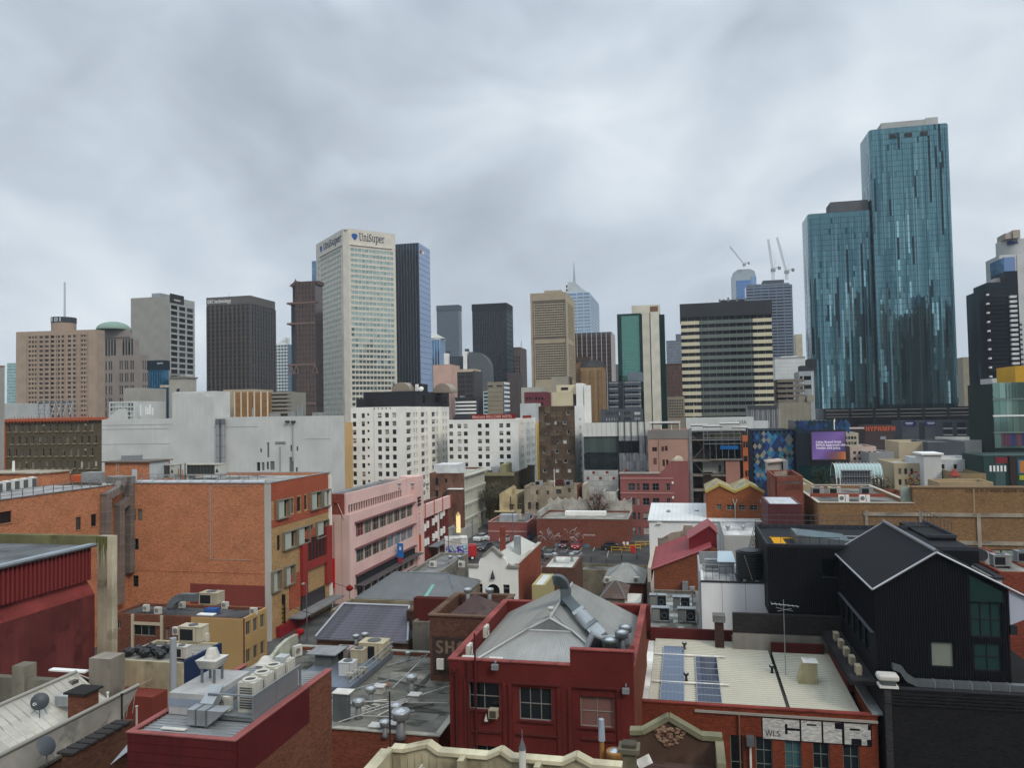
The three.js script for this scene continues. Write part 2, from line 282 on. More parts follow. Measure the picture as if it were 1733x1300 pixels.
{// brown-grey finned tower with a technology sign
const S=site({D:560,xl:351,y:505,xr:424,xs:465}),fin=M(0x5a5553,'plaster');
const{g}=tower('finned_grey_tower','dark grey tower with vertical fins and a technology sign along its top',S,{core:glassy(0x3a3635,0.35,0.15),fins:{n:10,w:1.7,d:1.1,mat:fin,y0:14},bands:{m:20,top:17,p:7.2,h:1.6,d:0.35,mat:M(0x4a4645)},R:{fins:{n:9,w:1.6,d:1.1,mat:M(0x55565a,'plaster'),y0:14}},cap:{h:13,mat:M(0x5d5a59,'plaster')}});
text(g,'DXC technology',6*S.k,M(0xd6d6d4),2*S.k,S.H-9.5*S.k,0.52,{d:0.15,left:1,w:44*S.k});
pole(g,'mast',steel,30*S.k,S.H,S.H+4,-8,0.2);
}
{// white lattice tower far behind
const S=site({D:720,xl:466,y:583,xr:486,L:20});
const{g}=tower('white_lattice_tower','distant white stepped tower of balconies between two dark towers',S,{core:glassy(0x56707f,0.5),bands:{m:24,top:0,p:5.5,h:1.7,d:1,mat:white},fins:{n:4,w:0.9,d:0.7,mat:white},on:['F']});
for(let j=0;j<4;j++)bx(g,'stepped_top',white,(4+j*4)*S.k,20*S.k,S.H+j*3*S.k,S.H +(j+0.7)*3*S.k,-8,0);
}
{// brown granite tower with gables
const S=site({D:480,xl:500,y:478,xr:546,L:10}),gr=M(0x5b4a45,'plaster'),gl=glassy(0x4f4340,0.45,0.12);
const{g}=tower('brown_granite_tower','brown granite and glass tower with small gables and diagonal bracing',S,{core:gl,bands:{m:30,top:14,p:8,h:1.7,d:0.3,mat:gr},fins:{n:6,w:1.6,d:0.45,mat:gr},on:['F']});
for(const y of[34,69,139,205])bx(g,'string_course',M(0x75625b,'plaster'),-15.5*S.k,S.W,S.H -(y+3)*S.k,S.H-y*S.k,-4.6,0.62);
bx(g,'glass_corner',glassy(0x2c3038,0.5),-15*S.k,-0.02,0,S.H-32*S.k,-9.5,-4.7);
bx(g,'corner_tower',gr,-13*S.k,-1,S.H-31.8*S.k,S.H-2,-9.4,-5.5);
for(const[x,y,w,h]of[[-7,-9,13,16],[-8,139,12,17],[2,139,12,17],[36,139,12,17]]){const s=[[-w/2,0],[w/2,0],[0,h]].map((p)=>[p[0]*S.k,p[1]*S.k]),i=s.map((p)=>[p[0]*0.62,p[1]*0.62+0.6]);const sh=new THREE.Shape(s.map((p)=>new THREE.Vector2(...p)));sh.holes.push(new THREE.Path([i[0],i[2],i[1]].map((p)=>new THREE.Vector2(...p))));mesh(g,'gable_brace',new THREE.ExtrudeGeometry(sh,{depth:0.5,bevelEnabled:false}),M(0x75625b,'plaster'),x*S.k,S.H -(y+h)*S.k,y<0?-5.4:0.65);}
const roof=new THREE.Shape([[-13,0],[40,0],[40,7],[8,7],[-2,9],[-12,2]].map((p)=>new THREE.Vector2(p[0]*S.k,p[1]*S.k)));mesh(g,'mansard_roof',new THREE.ExtrudeGeometry(roof,{depth:8,bevelEnabled:false}),M(0x5a4a46,'metal'),0,S.H-2,-9.6);
}
tower('blue_glass_sliver_tower','narrow blue glass tower edge just behind the pale corner tower',{D:640,xl:528,y:442,xr:545,L:20},{core:glassy(0x7b95ad,0.7),bands:{m:40,top:3,p:7,h:0.8,d:0.15,mat:M(0x566878)},on:['F']});
{// the pale corner tower with its name on top
const S=site({phi:-33,D:577,xl:583,y:386,xr:669,xs:535,side:'L',yr:397,ys:405}),c=M(0xc8c4ba,'plaster'),k=S.k,cut=3.4;
const F=grid({n:12,m:33,x0:S.W*0.11,x1:S.W*0.955,top:S.H-33*k,p:9.15*k,h:5.2*k,fw:0.86}),L_=grid({n:14,m:33,x0:S.L*0.16,x1:S.L*0.88,top:S.H-33*k,p:9.15*k,h:5.2*k,fw:0.8});
const{g}=block('pale_corner_tower','tall pale concrete corner tower with a blue company name along its top',S,{category:'skyscraper',wall:c,t:0.5,cut,faces:{F:{rects:F},L:{rects:[...L_,...grid({n:1,m:12,x0:S.L*0.05,x1:S.L*0.13,top:S.H-33*k,p:12*k,h:5*k,fw:0.6})]}},sheet:[0x9db3ab,0x93aaa4,0xa3b8b0,0x8aa09b],sheetMat:M(0xffffff,'',{r:0.05,m:0.85,vc:1}),roof:c});
mesh(g,'corner_pier',boxG(cut*1.414,S.H,0.5),c,cut/2+0.18,S.H/2,-cut/2-0.18,0,-Math.PI/4,0);
const ink=M(0x2b3148);
text(g,'UniSuper',13*k,ink,S.W*0.28,S.H-18.5*k,0.02,{font:'serif_regular',d:0.25,left:1,w:S.W*0.5});
onFace(text(g,'UniSuper',12*k,ink,0,0,0,{font:'serif_regular',d:0.25,left:1,w:S.L*0.62}),S,'L',S.L*0.28,S.H-18.5*k,0.02);
const shield=new THREE.Shape();shield.moveTo(-3.2,2);shield.quadraticCurveTo(0,4.6,3.2,2.2);shield.quadraticCurveTo(3.4,-1.6,0.6,-3.4);shield.quadraticCurveTo(-2.6,-1.8,-3.2,2);
const sg=new THREE.ExtrudeGeometry(shield,{depth:0.25,bevelEnabled:false}),bl=M(0x2f5796);sg.scale(0.75,0.75,1);
mesh(g,'logo',sg,bl,S.W*0.19,S.H-13*k,0.02);onFace(mesh(g,'logo',sg,bl),S,'L',S.L*0.19,S.H-14*k,0.02);
fbox(g,S,'F','sign_ledge',c,S.W*0.1,S.W*0.93,S.H-28*k,S.H-26.8*k,0.01,0.9);
fbox(g,S,'L','sign_ledge',c,S.L*0.14,S.L*0.93,S.H-28*k,S.H-26.8*k,0.01,0.9);
for(let i=0;i<4;i++)pole(g,'antenna',steel,S.W*(0.3+0.07*i),S.H-0.8,S.H+3 +(i%2),-8,0.12);
}
{// dark tower with a striped front and a mirror side
const S=site({D:640,xl:664,y:414,xr:708,xs:727});
const{g}=tower('dark_mirror_tower','dark striped glass tower with a blue mirrored side and a red logo',S,{core:glassy(0x2a333e,0.7,0.05),fins:{n:9,w:1.6,d:0.25,mat:M(0x39414c,'',{r:0.4})},on:['F']});
fbox(g,S,'R','mirror_side',glassy(0x8296b4,0.92,0.03),0.3,S.L-0.3,30,S.H,0.02,0.3);
for(let j=0;j<26;j++)fbox(g,S,'R','panel_joint',M(0x4d5a70),0.4,S.L-0.4,S.H -(6+j*9.4)*S.k,S.H -(5.5+j*9.4)*S.k,0.31,0.4);
fbox(g,S,'R','logo',M(0xb03a2c),S.L*0.14,S.L*0.24,S.H-16*S.k,S.H-10*S.k,0.42,0.6);fbox(g,S,'R','logo',M(0xd9dde0),S.L*0.26,S.L*0.42,S.H-16*S.k,S.H-11*S.k,0.42,0.6);
}
tower('slate_tower','plain slate grey tower standing alone against the sky',{D:950,xl:739,y:518,xr:776,xs:781},{core:M(0x566470,'plaster',{r:0.5}),fins:{n:14,w:0.5,d:0.2,mat:M(0x4c5964)},on:['F'],cap:{h:9,mat:M(0x49555f,'plaster')}});
{
const S=site({D:620,xl:799,y:516,xr:857,xs:867});
tower('charcoal_office_tower','charcoal glass office tower with a flat top near the slate tower',S,{core:glassy(0x262c31,0.45,0.1),bands:{m:22,top:14,p:8,h:1.5,d:0.2,mat:M(0x2e353b)},fins:{n:20,w:0.55,d:0.35,mat:M(0x343b42)},R:{fins:{n:5,w:1,d:0.3,mat:M(0x56656b)}},cap:{h:11,mat:M(0x23282c)}});
}
{
const S=site({D:820,xl:722,y:573,xr:744,xs:753});
const{g}=tower('small_blue_glass_tower','small blue glass tower with a pale peaked crown below the slate tower',S,{core:glassy(0x5c7fa8,0.75),fins:{n:5,w:1,d:0.3,mat:M(0x9db4c8)},cap:{h:3,mat:M(0xc3cbd0)}});
mesh(g,'crown',new THREE.ConeGeometry(11,6,8),M(0xb9bdb6,'metal'),S.W/2,S.H+3,-S.L/2);
}
{
const{g,S}=block('dark_office_with_shafts','dark low office with two white lift shafts and an arched side',{D:520,xl:751,y:604,xr:789,xs:801},{wall:M(0x3a4048,'plaster'),faces:{F:{rects:[]}}});
for(let i=0;i<8;i++)bx(g,'fin',M(0x59616a),(14+i*3)*S.k,(14.8+i*3)*S.k,20,S.H-1,0,0.3);
for(const x of[3.5,37]){bx(g,'lift_shaft',white,x*S.k,(x+7)*S.k,10,S.H +(x>9?7:5)*S.k,0.32,4);bx(g,'shaft_top',M(0x3c4046),(x+0.5)*S.k,(x+7.5)*S.k,S.H+5*S.k+0.02,S.H +(x>9?12:9)*S.k,-1,0.28);}
const a=new THREE.Shape();a.moveTo(0,0);a.lineTo(15,0);a.lineTo(15,14);a.absarc(2.8,14,12.2,0,Math.PI/2,false);a.lineTo(0,26.2);mesh(g,'arched_wing',new THREE.ExtrudeGeometry(a,{depth:8,bevelEnabled:false}),M(0x5a6066,'plaster'),47*S.k,S.H-24,-3);
}
block('pink_windowless_building','plain pale pink windowless building among the dark office blocks',{D:400,xl:733,y:618,xr:778,L:16},{wall:M(0xc4a498,'plaster'),cap:M(0xcdb5a8)});
{
const S=site({D:375,xl:774,y:630,xr:801,xs:815});
const{g}=tower('bronze_window_block','bronze glass office block with a grey ribbed side below the slate tower',S,{core:glassy(0x2e2a2a,0.4,0.15),bands:{m:8,top:4,p:8,h:1.4,d:0.15,mat:M(0x4d4a4a)},fins:{n:2,w:1.4,d:0.3,mat:M(0x4a4848)},on:['F']});
fbox(g,S,'R','ribbed_side',M(0x494a4f,'plaster'),0,S.L,0,S.H+0.5,0.02,0.5);for(let i=0;i<6;i++)fbox(g,S,'R','rib',M(0x5c5d62),S.L*(0.08+0.165*i),S.L*(0.12+0.165*i),0,S.H,0.52,0.8);
bx(g,'roof_plant',M(0xb9ab95,'plaster'),2*S.k,28*S.k,S.H,S.H+5*S.k,-S.L+1,-1.5);
}
{// round-ended striped block
const S=site({D:330,xl:763,y:674,xr:812,L:14}),g=thing('banded_round_block','low round-ended block with black and white horizontal bands','building',S.pos,S.phi);
const o=(y0,y1,e,nm,m)=>{const w=S.W/2+e,gg=cylG(w,w,y1-y0,28);gg.scale(1,1,0.5);mesh(g,nm,gg,m,S.W/2,(y0+y1)/ 2,-S.L/2);};
o(0,S.H,0,'wall',black);for(let j=0;j<5;j++)o(S.H -(8.5+j*6.2)*S.k,S.H -(5.5+j*6.2)*S.k,0.25,'white_band',white);o(S.H-1.5*S.k,S.H+0.4,0.3,'rim',darkGrey);
bx(g,'roof_plant',steel,10*S.k,16*S.k,S.H,S.H+4*S.k,-8,-5);
}
{
const S=site({D:370,xl:825,y:647,xr:851,xs:860}),tn=M(0x8d8474,'plaster');
const{g}=block('tan_panel_block','tan panelled block with short white side balconies',S,{wall:tn,t:0.3});
for(let j=0;j<7;j++)bx(g,'panel_joint',M(0x6a6356),0,S.W,S.H -(9.5+j*7.6)*S.k,S.H -(9+j*7.6)*S.k,0.003,0.08);
bx(g,'window',GL.dark[0],1*S.k,9.5*S.k,S.H-8*S.k,S.H-5.5*S.k,0.003,0.05);bx(g,'window',GL.dark[1],15.5*S.k,25*S.k,S.H-8*S.k,S.H-5.5*S.k,0.003,0.05);
fbox(g,S,'R','glass_side',glassy(0x2c3036,0.4),0,S.L,0,S.H-1,0.003,0.2);for(let j=0;j<7;j++)fbox(g,S,'R','balcony',white,S.L*0.1,S.L*0.9,S.H -(4+j*7.6)*S.k,S.H -(0.5+j*7.6)*S.k,0.21,1);
}
block('brown_blank_block','tall dark brown block with a blank wall beside the tan panels',{D:420,xl:858,y:631,xr:878,xs:884},{wall:M(0x504a4b,'plaster')});
{
const S=site({D:560,xl:818,y:655,xr:828,L:14});
tower('turquoise_balcony_block','slim turquoise glass block with white balcony rails between two office blocks',S,{core:glassy(0x4f8c9c,0.5),bands:{m:9,top:1,p:6.3,h:1.6,d:0.5,mat:white},fins:{n:1,w:0.8,d:0.7,mat:white},on:['F']});
}
{
const S=site({D:680,xl:866,y:588,xr:880,xs:891});
const{g}=block('brown_square_window_tower','brown concrete tower with small square windows and a lattice mast',S,{category:'skyscraper',wall:M(0x5b4f4e,'plaster'),t:0.4,faces:{F:{rects:gp(S,{n:3,m:12,x0:2,x1:15,top:16,p:6,h:3.6,fw:0.55})}},sheet:[0x1d1c20,0x2c2a2e]});
for(const[a,b]of[[0,0],[1.6,0],[0.8,1.4]])mesh(g,'mast_leg',rod(V(12*S.k+a,S.H,-8-b),V(12*S.k+0.8,S.H+12*S.k,-8.5),0.12),steel);
}
{// beige framed tower with two great window fields
const S=site({D:560,xl:897,y:497,xr:957,xs:972,yr:494}),c=M(0xa99d88,'plaster'),k=S.k;
const{g}=block('beige_framed_tower','beige concrete framed tower with two tall fields of brown windows',S,{category:'skyscraper',wall:c,t:1.2,parapet:1,sheet:[0x332e2b,0x4a4440,0x2a2725,0x5d5751],sheetMat:M(0xffffff,'',{r:0.1,m:0.3,vc:1}),
faces:{F:{rects:[...gp(S,{n:18,m:15,x0:7,x1:58,top:16,p:4.15,h:2.6,fw:0.84}),...gp(S,{n:18,m:15,x0:7,x1:58,top:86,p:4.15,h:2.6,fw:0.84})]},R:{rects:[...grid({n:6,m:15,x0:S.L*0.2,x1:S.L*0.85,top:S.H-16*k,p:4.15*k,h:2.8*k,fw:0.84}),...grid({n:6,m:15,x0:S.L*0.2,x1:S.L*0.85,top:S.H-86*k,p:4.15*k,h:2.8*k,fw:0.84})]}},roof:c});
for(const y of[0,78])for(let i=0;i<16;i++)bx(g,'panel_rib',c,(1+i*3.9)*k,(1.5+i*3.9)*k,S.H -(y +(y?8:14))*k,S.H -(y+0.5)*k,0,0.25);
for(const y of[13,76])bx(g,'inner_frame',M(0x6f665a,'plaster'),4*k,60*k,S.H -(y+1.2)*k,S.H-y*k,0.26,0.6);
for(const x of[4.5,59])bx(g,'inner_frame',M(0x6f665a,'plaster'),x*k,(x+1.2)*k,30,S.H-14.4*k,0.26,0.6);
bx(g,'roof_plant',c,23*k,52*k,S.H-1,S.H+5*k,-18,-4);
for(const x of[23,30,51])pole(g,'antenna',steel,x*k,S.H+5*k,S.H+7.5*k,-6,0.15);
}
{// pale stepped tower with a raked crown and spire
const S=site({D:780,xl:958,y:497,xr:998,xs:1013}),k=S.k,bl=M(0xa9bac9,'plaster');
const{g}=tower('pale_spire_tower','pale blue and white tower with a raked crown and a spire',S,{core:glassy(0x7f9bb5,0.6),bands:{m:24,top:4,p:5.6,h:3.1,d:0.4,mat:bl},R:{bands:{m:24,top:4,p:5.6,h:1.4,d:0.4,mat:M(0x8fa3ba)}},F:{fins:{n:2,w:1.5,d:0.6,mat:bl,a0:0.45,a1:1}}});
mesh(g,'raked_crown',shapeG([[2*k,0],[38*k,0],[28*k,7*k],[14*k,20*k],[2*k,20*k]],20),M(0xb9c2c8,'plaster'),0,S.H+0.01,-3);
for(let j=0;j<3;j++)bx(g,'crown_frame',white,-1*k,2*k,S.H +(2+j*6.5)*k,S.H +(4+j*6.5)*k,-14,-3);bx(g,'crown_frame',white,-2*k,-1.01*k,S.H,S.H+20*k,-14,-3);
mesh(g,'spire',new THREE.CylinderGeometry(0.25,1.4,34*k,8),M(0x9aa6b0),12.5*k,S.H+37*k,-9);
pole(g,'spire_tip',M(0x9aa6b0),12.5*k,S.H+54*k,S.H+58*k,-9,0.2);
}
{
const S=site({D:600,xl:968,y:565,xr:1034,xs:1039});
tower('brown_gridded_tower','dark brown window tower divided by thin white verticals',S,{core:glassy(0x3a2f2f,0.35,0.12),bands:{m:13,top:5,p:7,h:1.5,d:0.2,mat:M(0x59474a)},fins:{n:8,w:0.9,d:0.7,mat:M(0xb9b4b2)},cap:{h:4,mat:M(0x4f5258)}});
}
block('grey_slab_tower','narrow grey slab tower edge beside the green glass tower',{D:800,xl:1038,y:617,xr:1050,L:10},{wall:M(0x5e6670,'plaster')});
{// tan brick tower with a dark hipped top
const S=site({D:335,xl:982,y:622,xr:1019,xs:1025}),b=M(0x947a5c,'brick');
const{g}=block('tan_brick_tower','windowless tan brick tower with a dark hipped cap',S,{wall:b});
for(let i=0;i<3;i++)bx(g,'brick_pier',M(0x856c50,'brick'),(2+i*14)*S.k,(8+i*14)*S.k,0,S.H-1.5,0,0.5);
mesh(g,'hipped_cap',new THREE.CylinderGeometry(S.W*0.56,S.W*0.72,12*S.k,4,1).rotateY(Math.PI/4),M(0x3b3a3c,'metal'),S.W/2,S.H+6*S.k,-S.L/2).scale.z=S.L/S.W;
bx(g,'stair_tower',M(0x7d6248,'brick'),-10*S.k,-0.02,0,S.H+2,-14,-3);bx(g,'stair_cap',M(0x4d423c),-11*S.k,12*S.k,S.H+12.4*S.k,S.H+20*S.k,-16,-8);bx(g,'stair_neck',M(0xa99d88,'plaster'),-10*S.k,11*S.k,S.H+2.02,S.H+12.3*S.k,-15,-9);
}
{// dark apartments with white balcony slabs
const S=site({D:300,xl:1029,y:646,xr:1084,L:14}),k=S.k;
const{g}=tower('balcony_apartment_block','dark apartment block with pale balcony slabs in front of the green tower',S,{category:'building',core:glassy(0x343a42,0.35,0.1),fins:{n:4,w:2,d:0.8,mat:M(0x4d535c,'plaster')},on:['F']});
for(let j=0;j<5;j++){for(const[a,b]of[[2,17],[28,55]]){bx(g,'balcony_slab',M(0xa9adb0),a*k,b*k,S.H -(3.2+j*10)*k,S.H -(2+j*10)*k,0.82,1.8);bx(g,'balcony_rail',glassy(0x5a646e,0.3,0.2),a*k,b*k,S.H -(7.5+j*10)*k,S.H -(4.4+j*10)*k,1.6,1.66);}}
bx(g,'penthouse',M(0x6c7782,'plaster'),32*k,56*k,S.H,S.H+15*k,-13,-3);
}
{
const S=site({D:292,xl:1016,y:693,xr:1088,L:16});
block('charcoal_window_block','charcoal rendered block with small white windows below the balcony apartments',S,{wall:M(0x50555c,'plaster'),t:0.25,faces:{F:{rects:[...gp(S,{n:6,m:2,x0:8,x1:34,top:5,p:9,h:5,fw:0.4}),...gp(S,{n:2,m:2,x0:36,x1:70,top:5,p:9,h:5,fw:0.6})]}},glass:[M(0xb9bfc2,'',{r:0.2}),M(0x30353a,'',{r:0.1}),M(0x8a9298,'',{r:0.2})]});
}
{// green glass tower with a white lift core
const S=site({D:420,xl:1045,y:533,xr:1086,L:18}),k=S.k,gg=glassy(0x6fa294,0.75,0.05),dk=M(0x3a6259);
const{g}=tower('green_glass_tower','green mirror glass tower with a tall white lift core',S,{core:gg,vary:0,bands:{m:48,top:3,p:3.9,h:0.35,d:0.1,mat:dk},fins:{n:16,w:0.35,d:0.15,mat:dk},on:['F'],cap:{h:2,mat:M(0x263c3a)}});
bx(g,'dark_corner',glassy(0x163430,0.6),-0.3,6*k,0,S.H-2*k-0.1,0.16,0.9);bx(g,'dark_corner',glassy(0x163430,0.6),36*k,41*k,0,S.H-2*k-0.1,0.16,1.4);
bx(g,'lift_core',M(0xc6c2b4,'plaster'),23*k,70*k,S.H+0.4,S.H+16*k,-16,-4);
bx(g,'lift_core',M(0xc6c2b4,'plaster'),41.2*k,53.5*k,0,S.H+0.35,-15,3);bx(g,'lift_core',M(0xd0cdc0,'plaster'),55*k,69*k,0,S.H+0.35,-15,3.5);bx(g,'core_slot',black,53.6*k,54.9*k,0,S.H,-14,1.2);
bx(g,'sign_panel',M(0x6b5244),54*k,67*k,S.H+3*k,S.H+13*k,-3.98,-3.7);
bx(g,'glass_wing',glassy(0x1d4742,0.65),69.2*k,78*k,0,S.H-1,-14,1);
}
{
const S=site({D:450,xl:1123,y:616,xr:1158,L:12});
tower('brown_joint_block','dark brown windowless block with a fine joint grid',S,{category:'building',core:M(0x4d3c36,'plaster'),bands:{m:8,top:4,p:8,h:0.5,d:0.1,mat:M(0x6e5a51)},on:['F']});
const T=site({D:980,xl:1127,y:577,xr:1153,L:20});
const{g}=tower('hazy_apartment_tower','hazy grey stepped apartment tower seen far down the gap',T,{core:M(0x59626e,'plaster'),bands:{m:12,top:3,p:5,h:1.6,d:0.3,mat:M(0x7b8590)},fins:{n:6,w:0.9,d:0.4,mat:M(0x6a7480)},on:['F']});
bx(g,'upper_storey',M(0x5c6673,'plaster'),16*T.k,26*T.k,T.H,T.H+11*T.k,-18,-2);
const U=site({D:318,xl:1129,y:672,xr:1158,L:12});
block('tan_egg_crate_block','low tan office block with a grid of tiny windows',U,{wall:M(0x8a8273,'plaster'),t:0.3,faces:{F:{rects:gp(U,{n:10,m:7,x0:1,x1:29,top:5,p:4.6,h:3,fw:0.62})}},sheet:[0x2b2a29,0x3b3936]});
}
{// cream and green banded office slab
const S=site({D:330,xl:1151,y:516,xr:1304,L:22,yr:506}),k=S.k,cream=M(0xc6bfa6,'plaster'),sage=M(0x66706c,'plaster'),W=S.W;
const{g}=tower('cream_banded_office_slab','wide office slab with cream and sage green horizontal bands under a dark top',S,{core:glassy(0x1f2329,0.35,0.08),on:[]});
bx(g,'dark_top',M(0x3d4044,'plaster'),-0.3,W+0.3,S.H-23*k,S.H+0.2,-S.L-0.3,0.9);
for(let i=0;i<40;i++)bx(g,'top_rib',M(0x46494e),W*(i+0.5)/ 40-0.12,W*(i+0.5)/ 40+0.12,S.H-22*k,S.H-1,0.9,1.05);
for(let j=0;j<14;j++){const y=S.H -(29+11.9*j)*k,h=6*k;for(const[a,b,m]of[[0,0.205,cream],[0.205,0.795,sage],[0.795,1,cream]]){bx(g,'spandrel',m,W*a,W*b-0.02,y-h,y,0,0.8);}}
for(let i=1;i<52;i++)bx(g,'mullion',M(i%4?0x2c3036:0x6f7472),W*i/52-0.07,W*i/52+0.07,20,S.H-23*k,0,0.35);
bx(g,'roof_plant',M(0x44474a,'metal'),66*k,108*k,S.H+0.2,S.H+7*k,-16,-5);for(let i=0;i<7;i++)bx(g,'plant_unit',dull,(64+i*7)*k,(67+i*7)*k,S.H+7*k*(i%2)+ 0.21,S.H +(8 +(i%3))*k,-4.5 +(i%2?-3:0),-3 +(i%2?-3:0));
}
{// construction towers and cranes far off
const S=site({D:1150,xl:1236,y:460,xr:1275,L:30}),k=S.k,g=thing('rounded_glass_tower','far rounded tower of pale concrete and blue glass under construction','skyscraper',S.pos,S.phi);
const sh=new THREE.Shape([[0,0],[39,0],[39.5,200],[37,212],[30,216],[10,216],[2,211],[0,205]].map((p)=>new THREE.Vector2(p[0]*k,S.H-208*k +(p[1]- 5)*k)));mesh(g,'frame',new THREE.ExtrudeGeometry(sh,{depth:24,bevelEnabled:false}),M(0x9aa6b0,'plaster'),0,0,-24);
bx(g,'glass_face',glassy(0x5c86b8,0.8),7*k,30*k,10,S.H-16*k,0.01,0.8);bx(g,'glass_side',glassy(0x86a4c4,0.8),31*k,39*k,10,S.H-10*k,0.01,0.6);
for(let j=0;j<9;j++)bx(g,'floor_line',M(0x6f8299),7*k,30*k,S.H -(22+j*6)*k,S.H -(21.4+j*6)*k,0.81,0.9);
}
{
const S=site({D:820,xl:1262,y:485,xr:1338,L:18,yr:479,face:1}),k=S.k;
const{g}=tower('grey_blue_balcony_tower','grey blue balcony tower under construction with two cranes above it',S,{core:glassy(0x46566e,0.55,0.1),bands:{m:24,top:2,p:5.2,h:1.5,d:1,mat:M(0x848d97)},fins:{n:6,w:1,d:1.15,mat:M(0x6d7883)}});
bx(g,'jump_form',M(0x4c545d,'metal'),28*k,62*k,S.H,S.H+9*k,-18,-2);bx(g,'upper_floor',M(0x6d7883),2*k,70*k,S.H,S.H+3*k,-20,-1);
}
function crane(base,label,mastH,jib,ang,lean,r){// a luffing crane: mast, cab, jib, counter jib
const g=thing('tower_crane',label,'crane',base,0,'tower cranes over the far towers'),wm=M(0xc8ccd0,'',{r:0.6});
const lattice=(a,b,w,name)=>{const d=b.clone().sub(a),n=Math.round(d.length()/ w/1.4),s=V(d.y,-d.x,0).normalize().multiplyScalar(w/2),z=V(0,0,w/2),bars=[];const P=(t,i)=>a.clone().addScaledVector(d,t).addScaledVector(s,i & 1?1:-1).addScaledVector(z,i & 2?1:-1);for(let i=0;i<4;i++)bars.push(rod(P(0,i),P(1,i),r,4));for(let q=0;q<n;q++)for(const[i,j]of[[0,1],[2,3]])bars.push(rod(P(q/n,q & 1?i:j),P((q+1)/ n,q & 1?j:i),r*0.7,4));mesh(g,name,merge(bars),wm);};
lattice(V(0,0,0),V(0,mastH,0),2.2,'mast');bx(g,'cab',M(0x8d9399),-1.8,2.4,mastH,mastH+3,-1.5,1.5);
const tip=V(Math.cos(ang)*jib,mastH+3+Math.sin(ang)*jib,0);lattice(V(0.4*Math.sign(lean),mastH+3,0),tip,1.5,'jib');
const back=V(-Math.sign(Math.cos(ang))*7,mastH+5,0);lattice(V(0,mastH+3.1,0),back,1.2,'counter_jib');bx(g,'counterweight',M(0x7a8087),back.x-1.2,back.x+1.2,mastH+2,mastH+5,-1.2,1.2);
const apex=V(-Math.sign(Math.cos(ang))*3,mastH+10,0);mesh(g,'pendant_line',merge([rod(apex,tip,r*0.45,4),rod(apex,back,r*0.45,4),rod(apex,V(0,mastH+3,0),r*1.3,4)]),wm);
}
crane(at(1259,452,1140),'pale crane leaning over the rounded glass tower',2,34,128*R,-1,0.22);
crane(at(1308,474,812),'upright white crane nearer the banded office slab',9,32,97*R,-1,0.2);
crane(at(1331,474,812),'white crane leaning beside its upright twin',7,37,104*R,-1,0.2);
block('cream_slab_tower','small cream ribbed tower beside the blue glass twin towers',{D:640,xl:1343,y:566,xr:1357,L:10},{wall:M(0xb3ac98,'plaster')});
{// low cluster left of the twin towers
const S=site({D:380,xl:1303,y:608,xr:1362,L:20}),k=S.k;
const{g}=block('white_panel_building','white panelled building with a grey roof edge beside the banded slab',S,{wall:M(0xcfd3d5,'plaster'),cap:M(0x9a9ea2),capH:0.8});
for(let j=0;j<6;j++)bx(g,'panel_joint',M(0xb2b7ba),0,S.W,S.H -(8+j*6)*k,S.H -(7.7+j*6)*k,0.002,0.05);
bx(g,'roof_plant',white,12*k,38*k,S.H+0.8,S.H+5*k,-12,-4);
const T=site({D:340,xl:1306,y:643,xr:1342,L:16});
const c=tower('open_deck_carpark','brown concrete car park with open dark decks',T,{category:'building',core:M(0x7d766f,'plaster'),vary:0,bands:{m:5,top:0,p:8.5,h:5,d:4,mat:M(0x7d766f,'plaster')},on:['F']});
for(const x of[15,29])pole(c.g,'flagpole',white,x*T.k,T.H-40*T.k,T.H-2,3,0.2);
const U=site({D:345,xl:1343,y:629,xr:1377,L:16});
const d=block('grey_white_framed_block','grey and white framed block with wide dark windows',U,{wall:M(0xa3abb0,'plaster'),t:0.3,faces:{F:{rects:[[1*U.k,U.H-15*U.k,18*U.k,7*U.k],[1*U.k,U.H-30*U.k,18*U.k,7*U.k]]}}});
bx(d.g,'rooftop_hut',M(0x353a41,'plaster'),16*U.k,30*U.k,U.H-0.8,U.H+21*U.k,-10,-2);bx(d.g,'rooftop_hut',M(0x3f444b,'plaster'),4*U.k,15.8*U.k,U.H-0.8,U.H+10*U.k,-10,-2);
for(const x of[5,19])pole(d.g,'flagpole',white,x*U.k,U.H-42*U.k,U.H -(x>9?3:8)*U.k,2.5,0.18);
const Q=site({D:300,xl:1309,y:682,xr:1372,L:16});
const e=block('beige_panel_podium','beige panelled podium wall behind the blue mosaic building',Q,{wall:M(0x8b8578,'plaster')});
for(let i=1;i<6;i++)bx(e.g,'panel_joint',M(0x6c675d),i*10*Q.k-0.04,i*10*Q.k+0.04,0,Q.H-0.5,0.002,0.04);bx(e.g,'roof_plant',M(0x8a8478,'plaster'),33*Q.k,42*Q.k,Q.H,Q.H+10*Q.k,-8,-1);bx(e.g,'roof_plant',M(0x938d80,'plaster'),46*Q.k,57*Q.k,Q.H,Q.H+12*Q.k,-6,0.3);
const X=site({D:262,xl:1262,y:688,xr:1313,L:12});
const xg=block('ribbed_grey_building','grey building with vertical metal ribs below the banded slab',X,{wall:M(0x8f9192,'metal')});
for(let i=0;i<18;i++)bx(xg.g,'rib',M(i%3?0xa6a8a8:0x77797b),(1+i*2.8)*X.k,(2+i*2.8)*X.k,5,X.H-5*X.k,0,0.35);bx(xg.g,'dark_fascia',M(0x44484d),-0.2,X.W+0.2,X.H-5*X.k+0.02,X.H+0.3,-3,0.5);
}
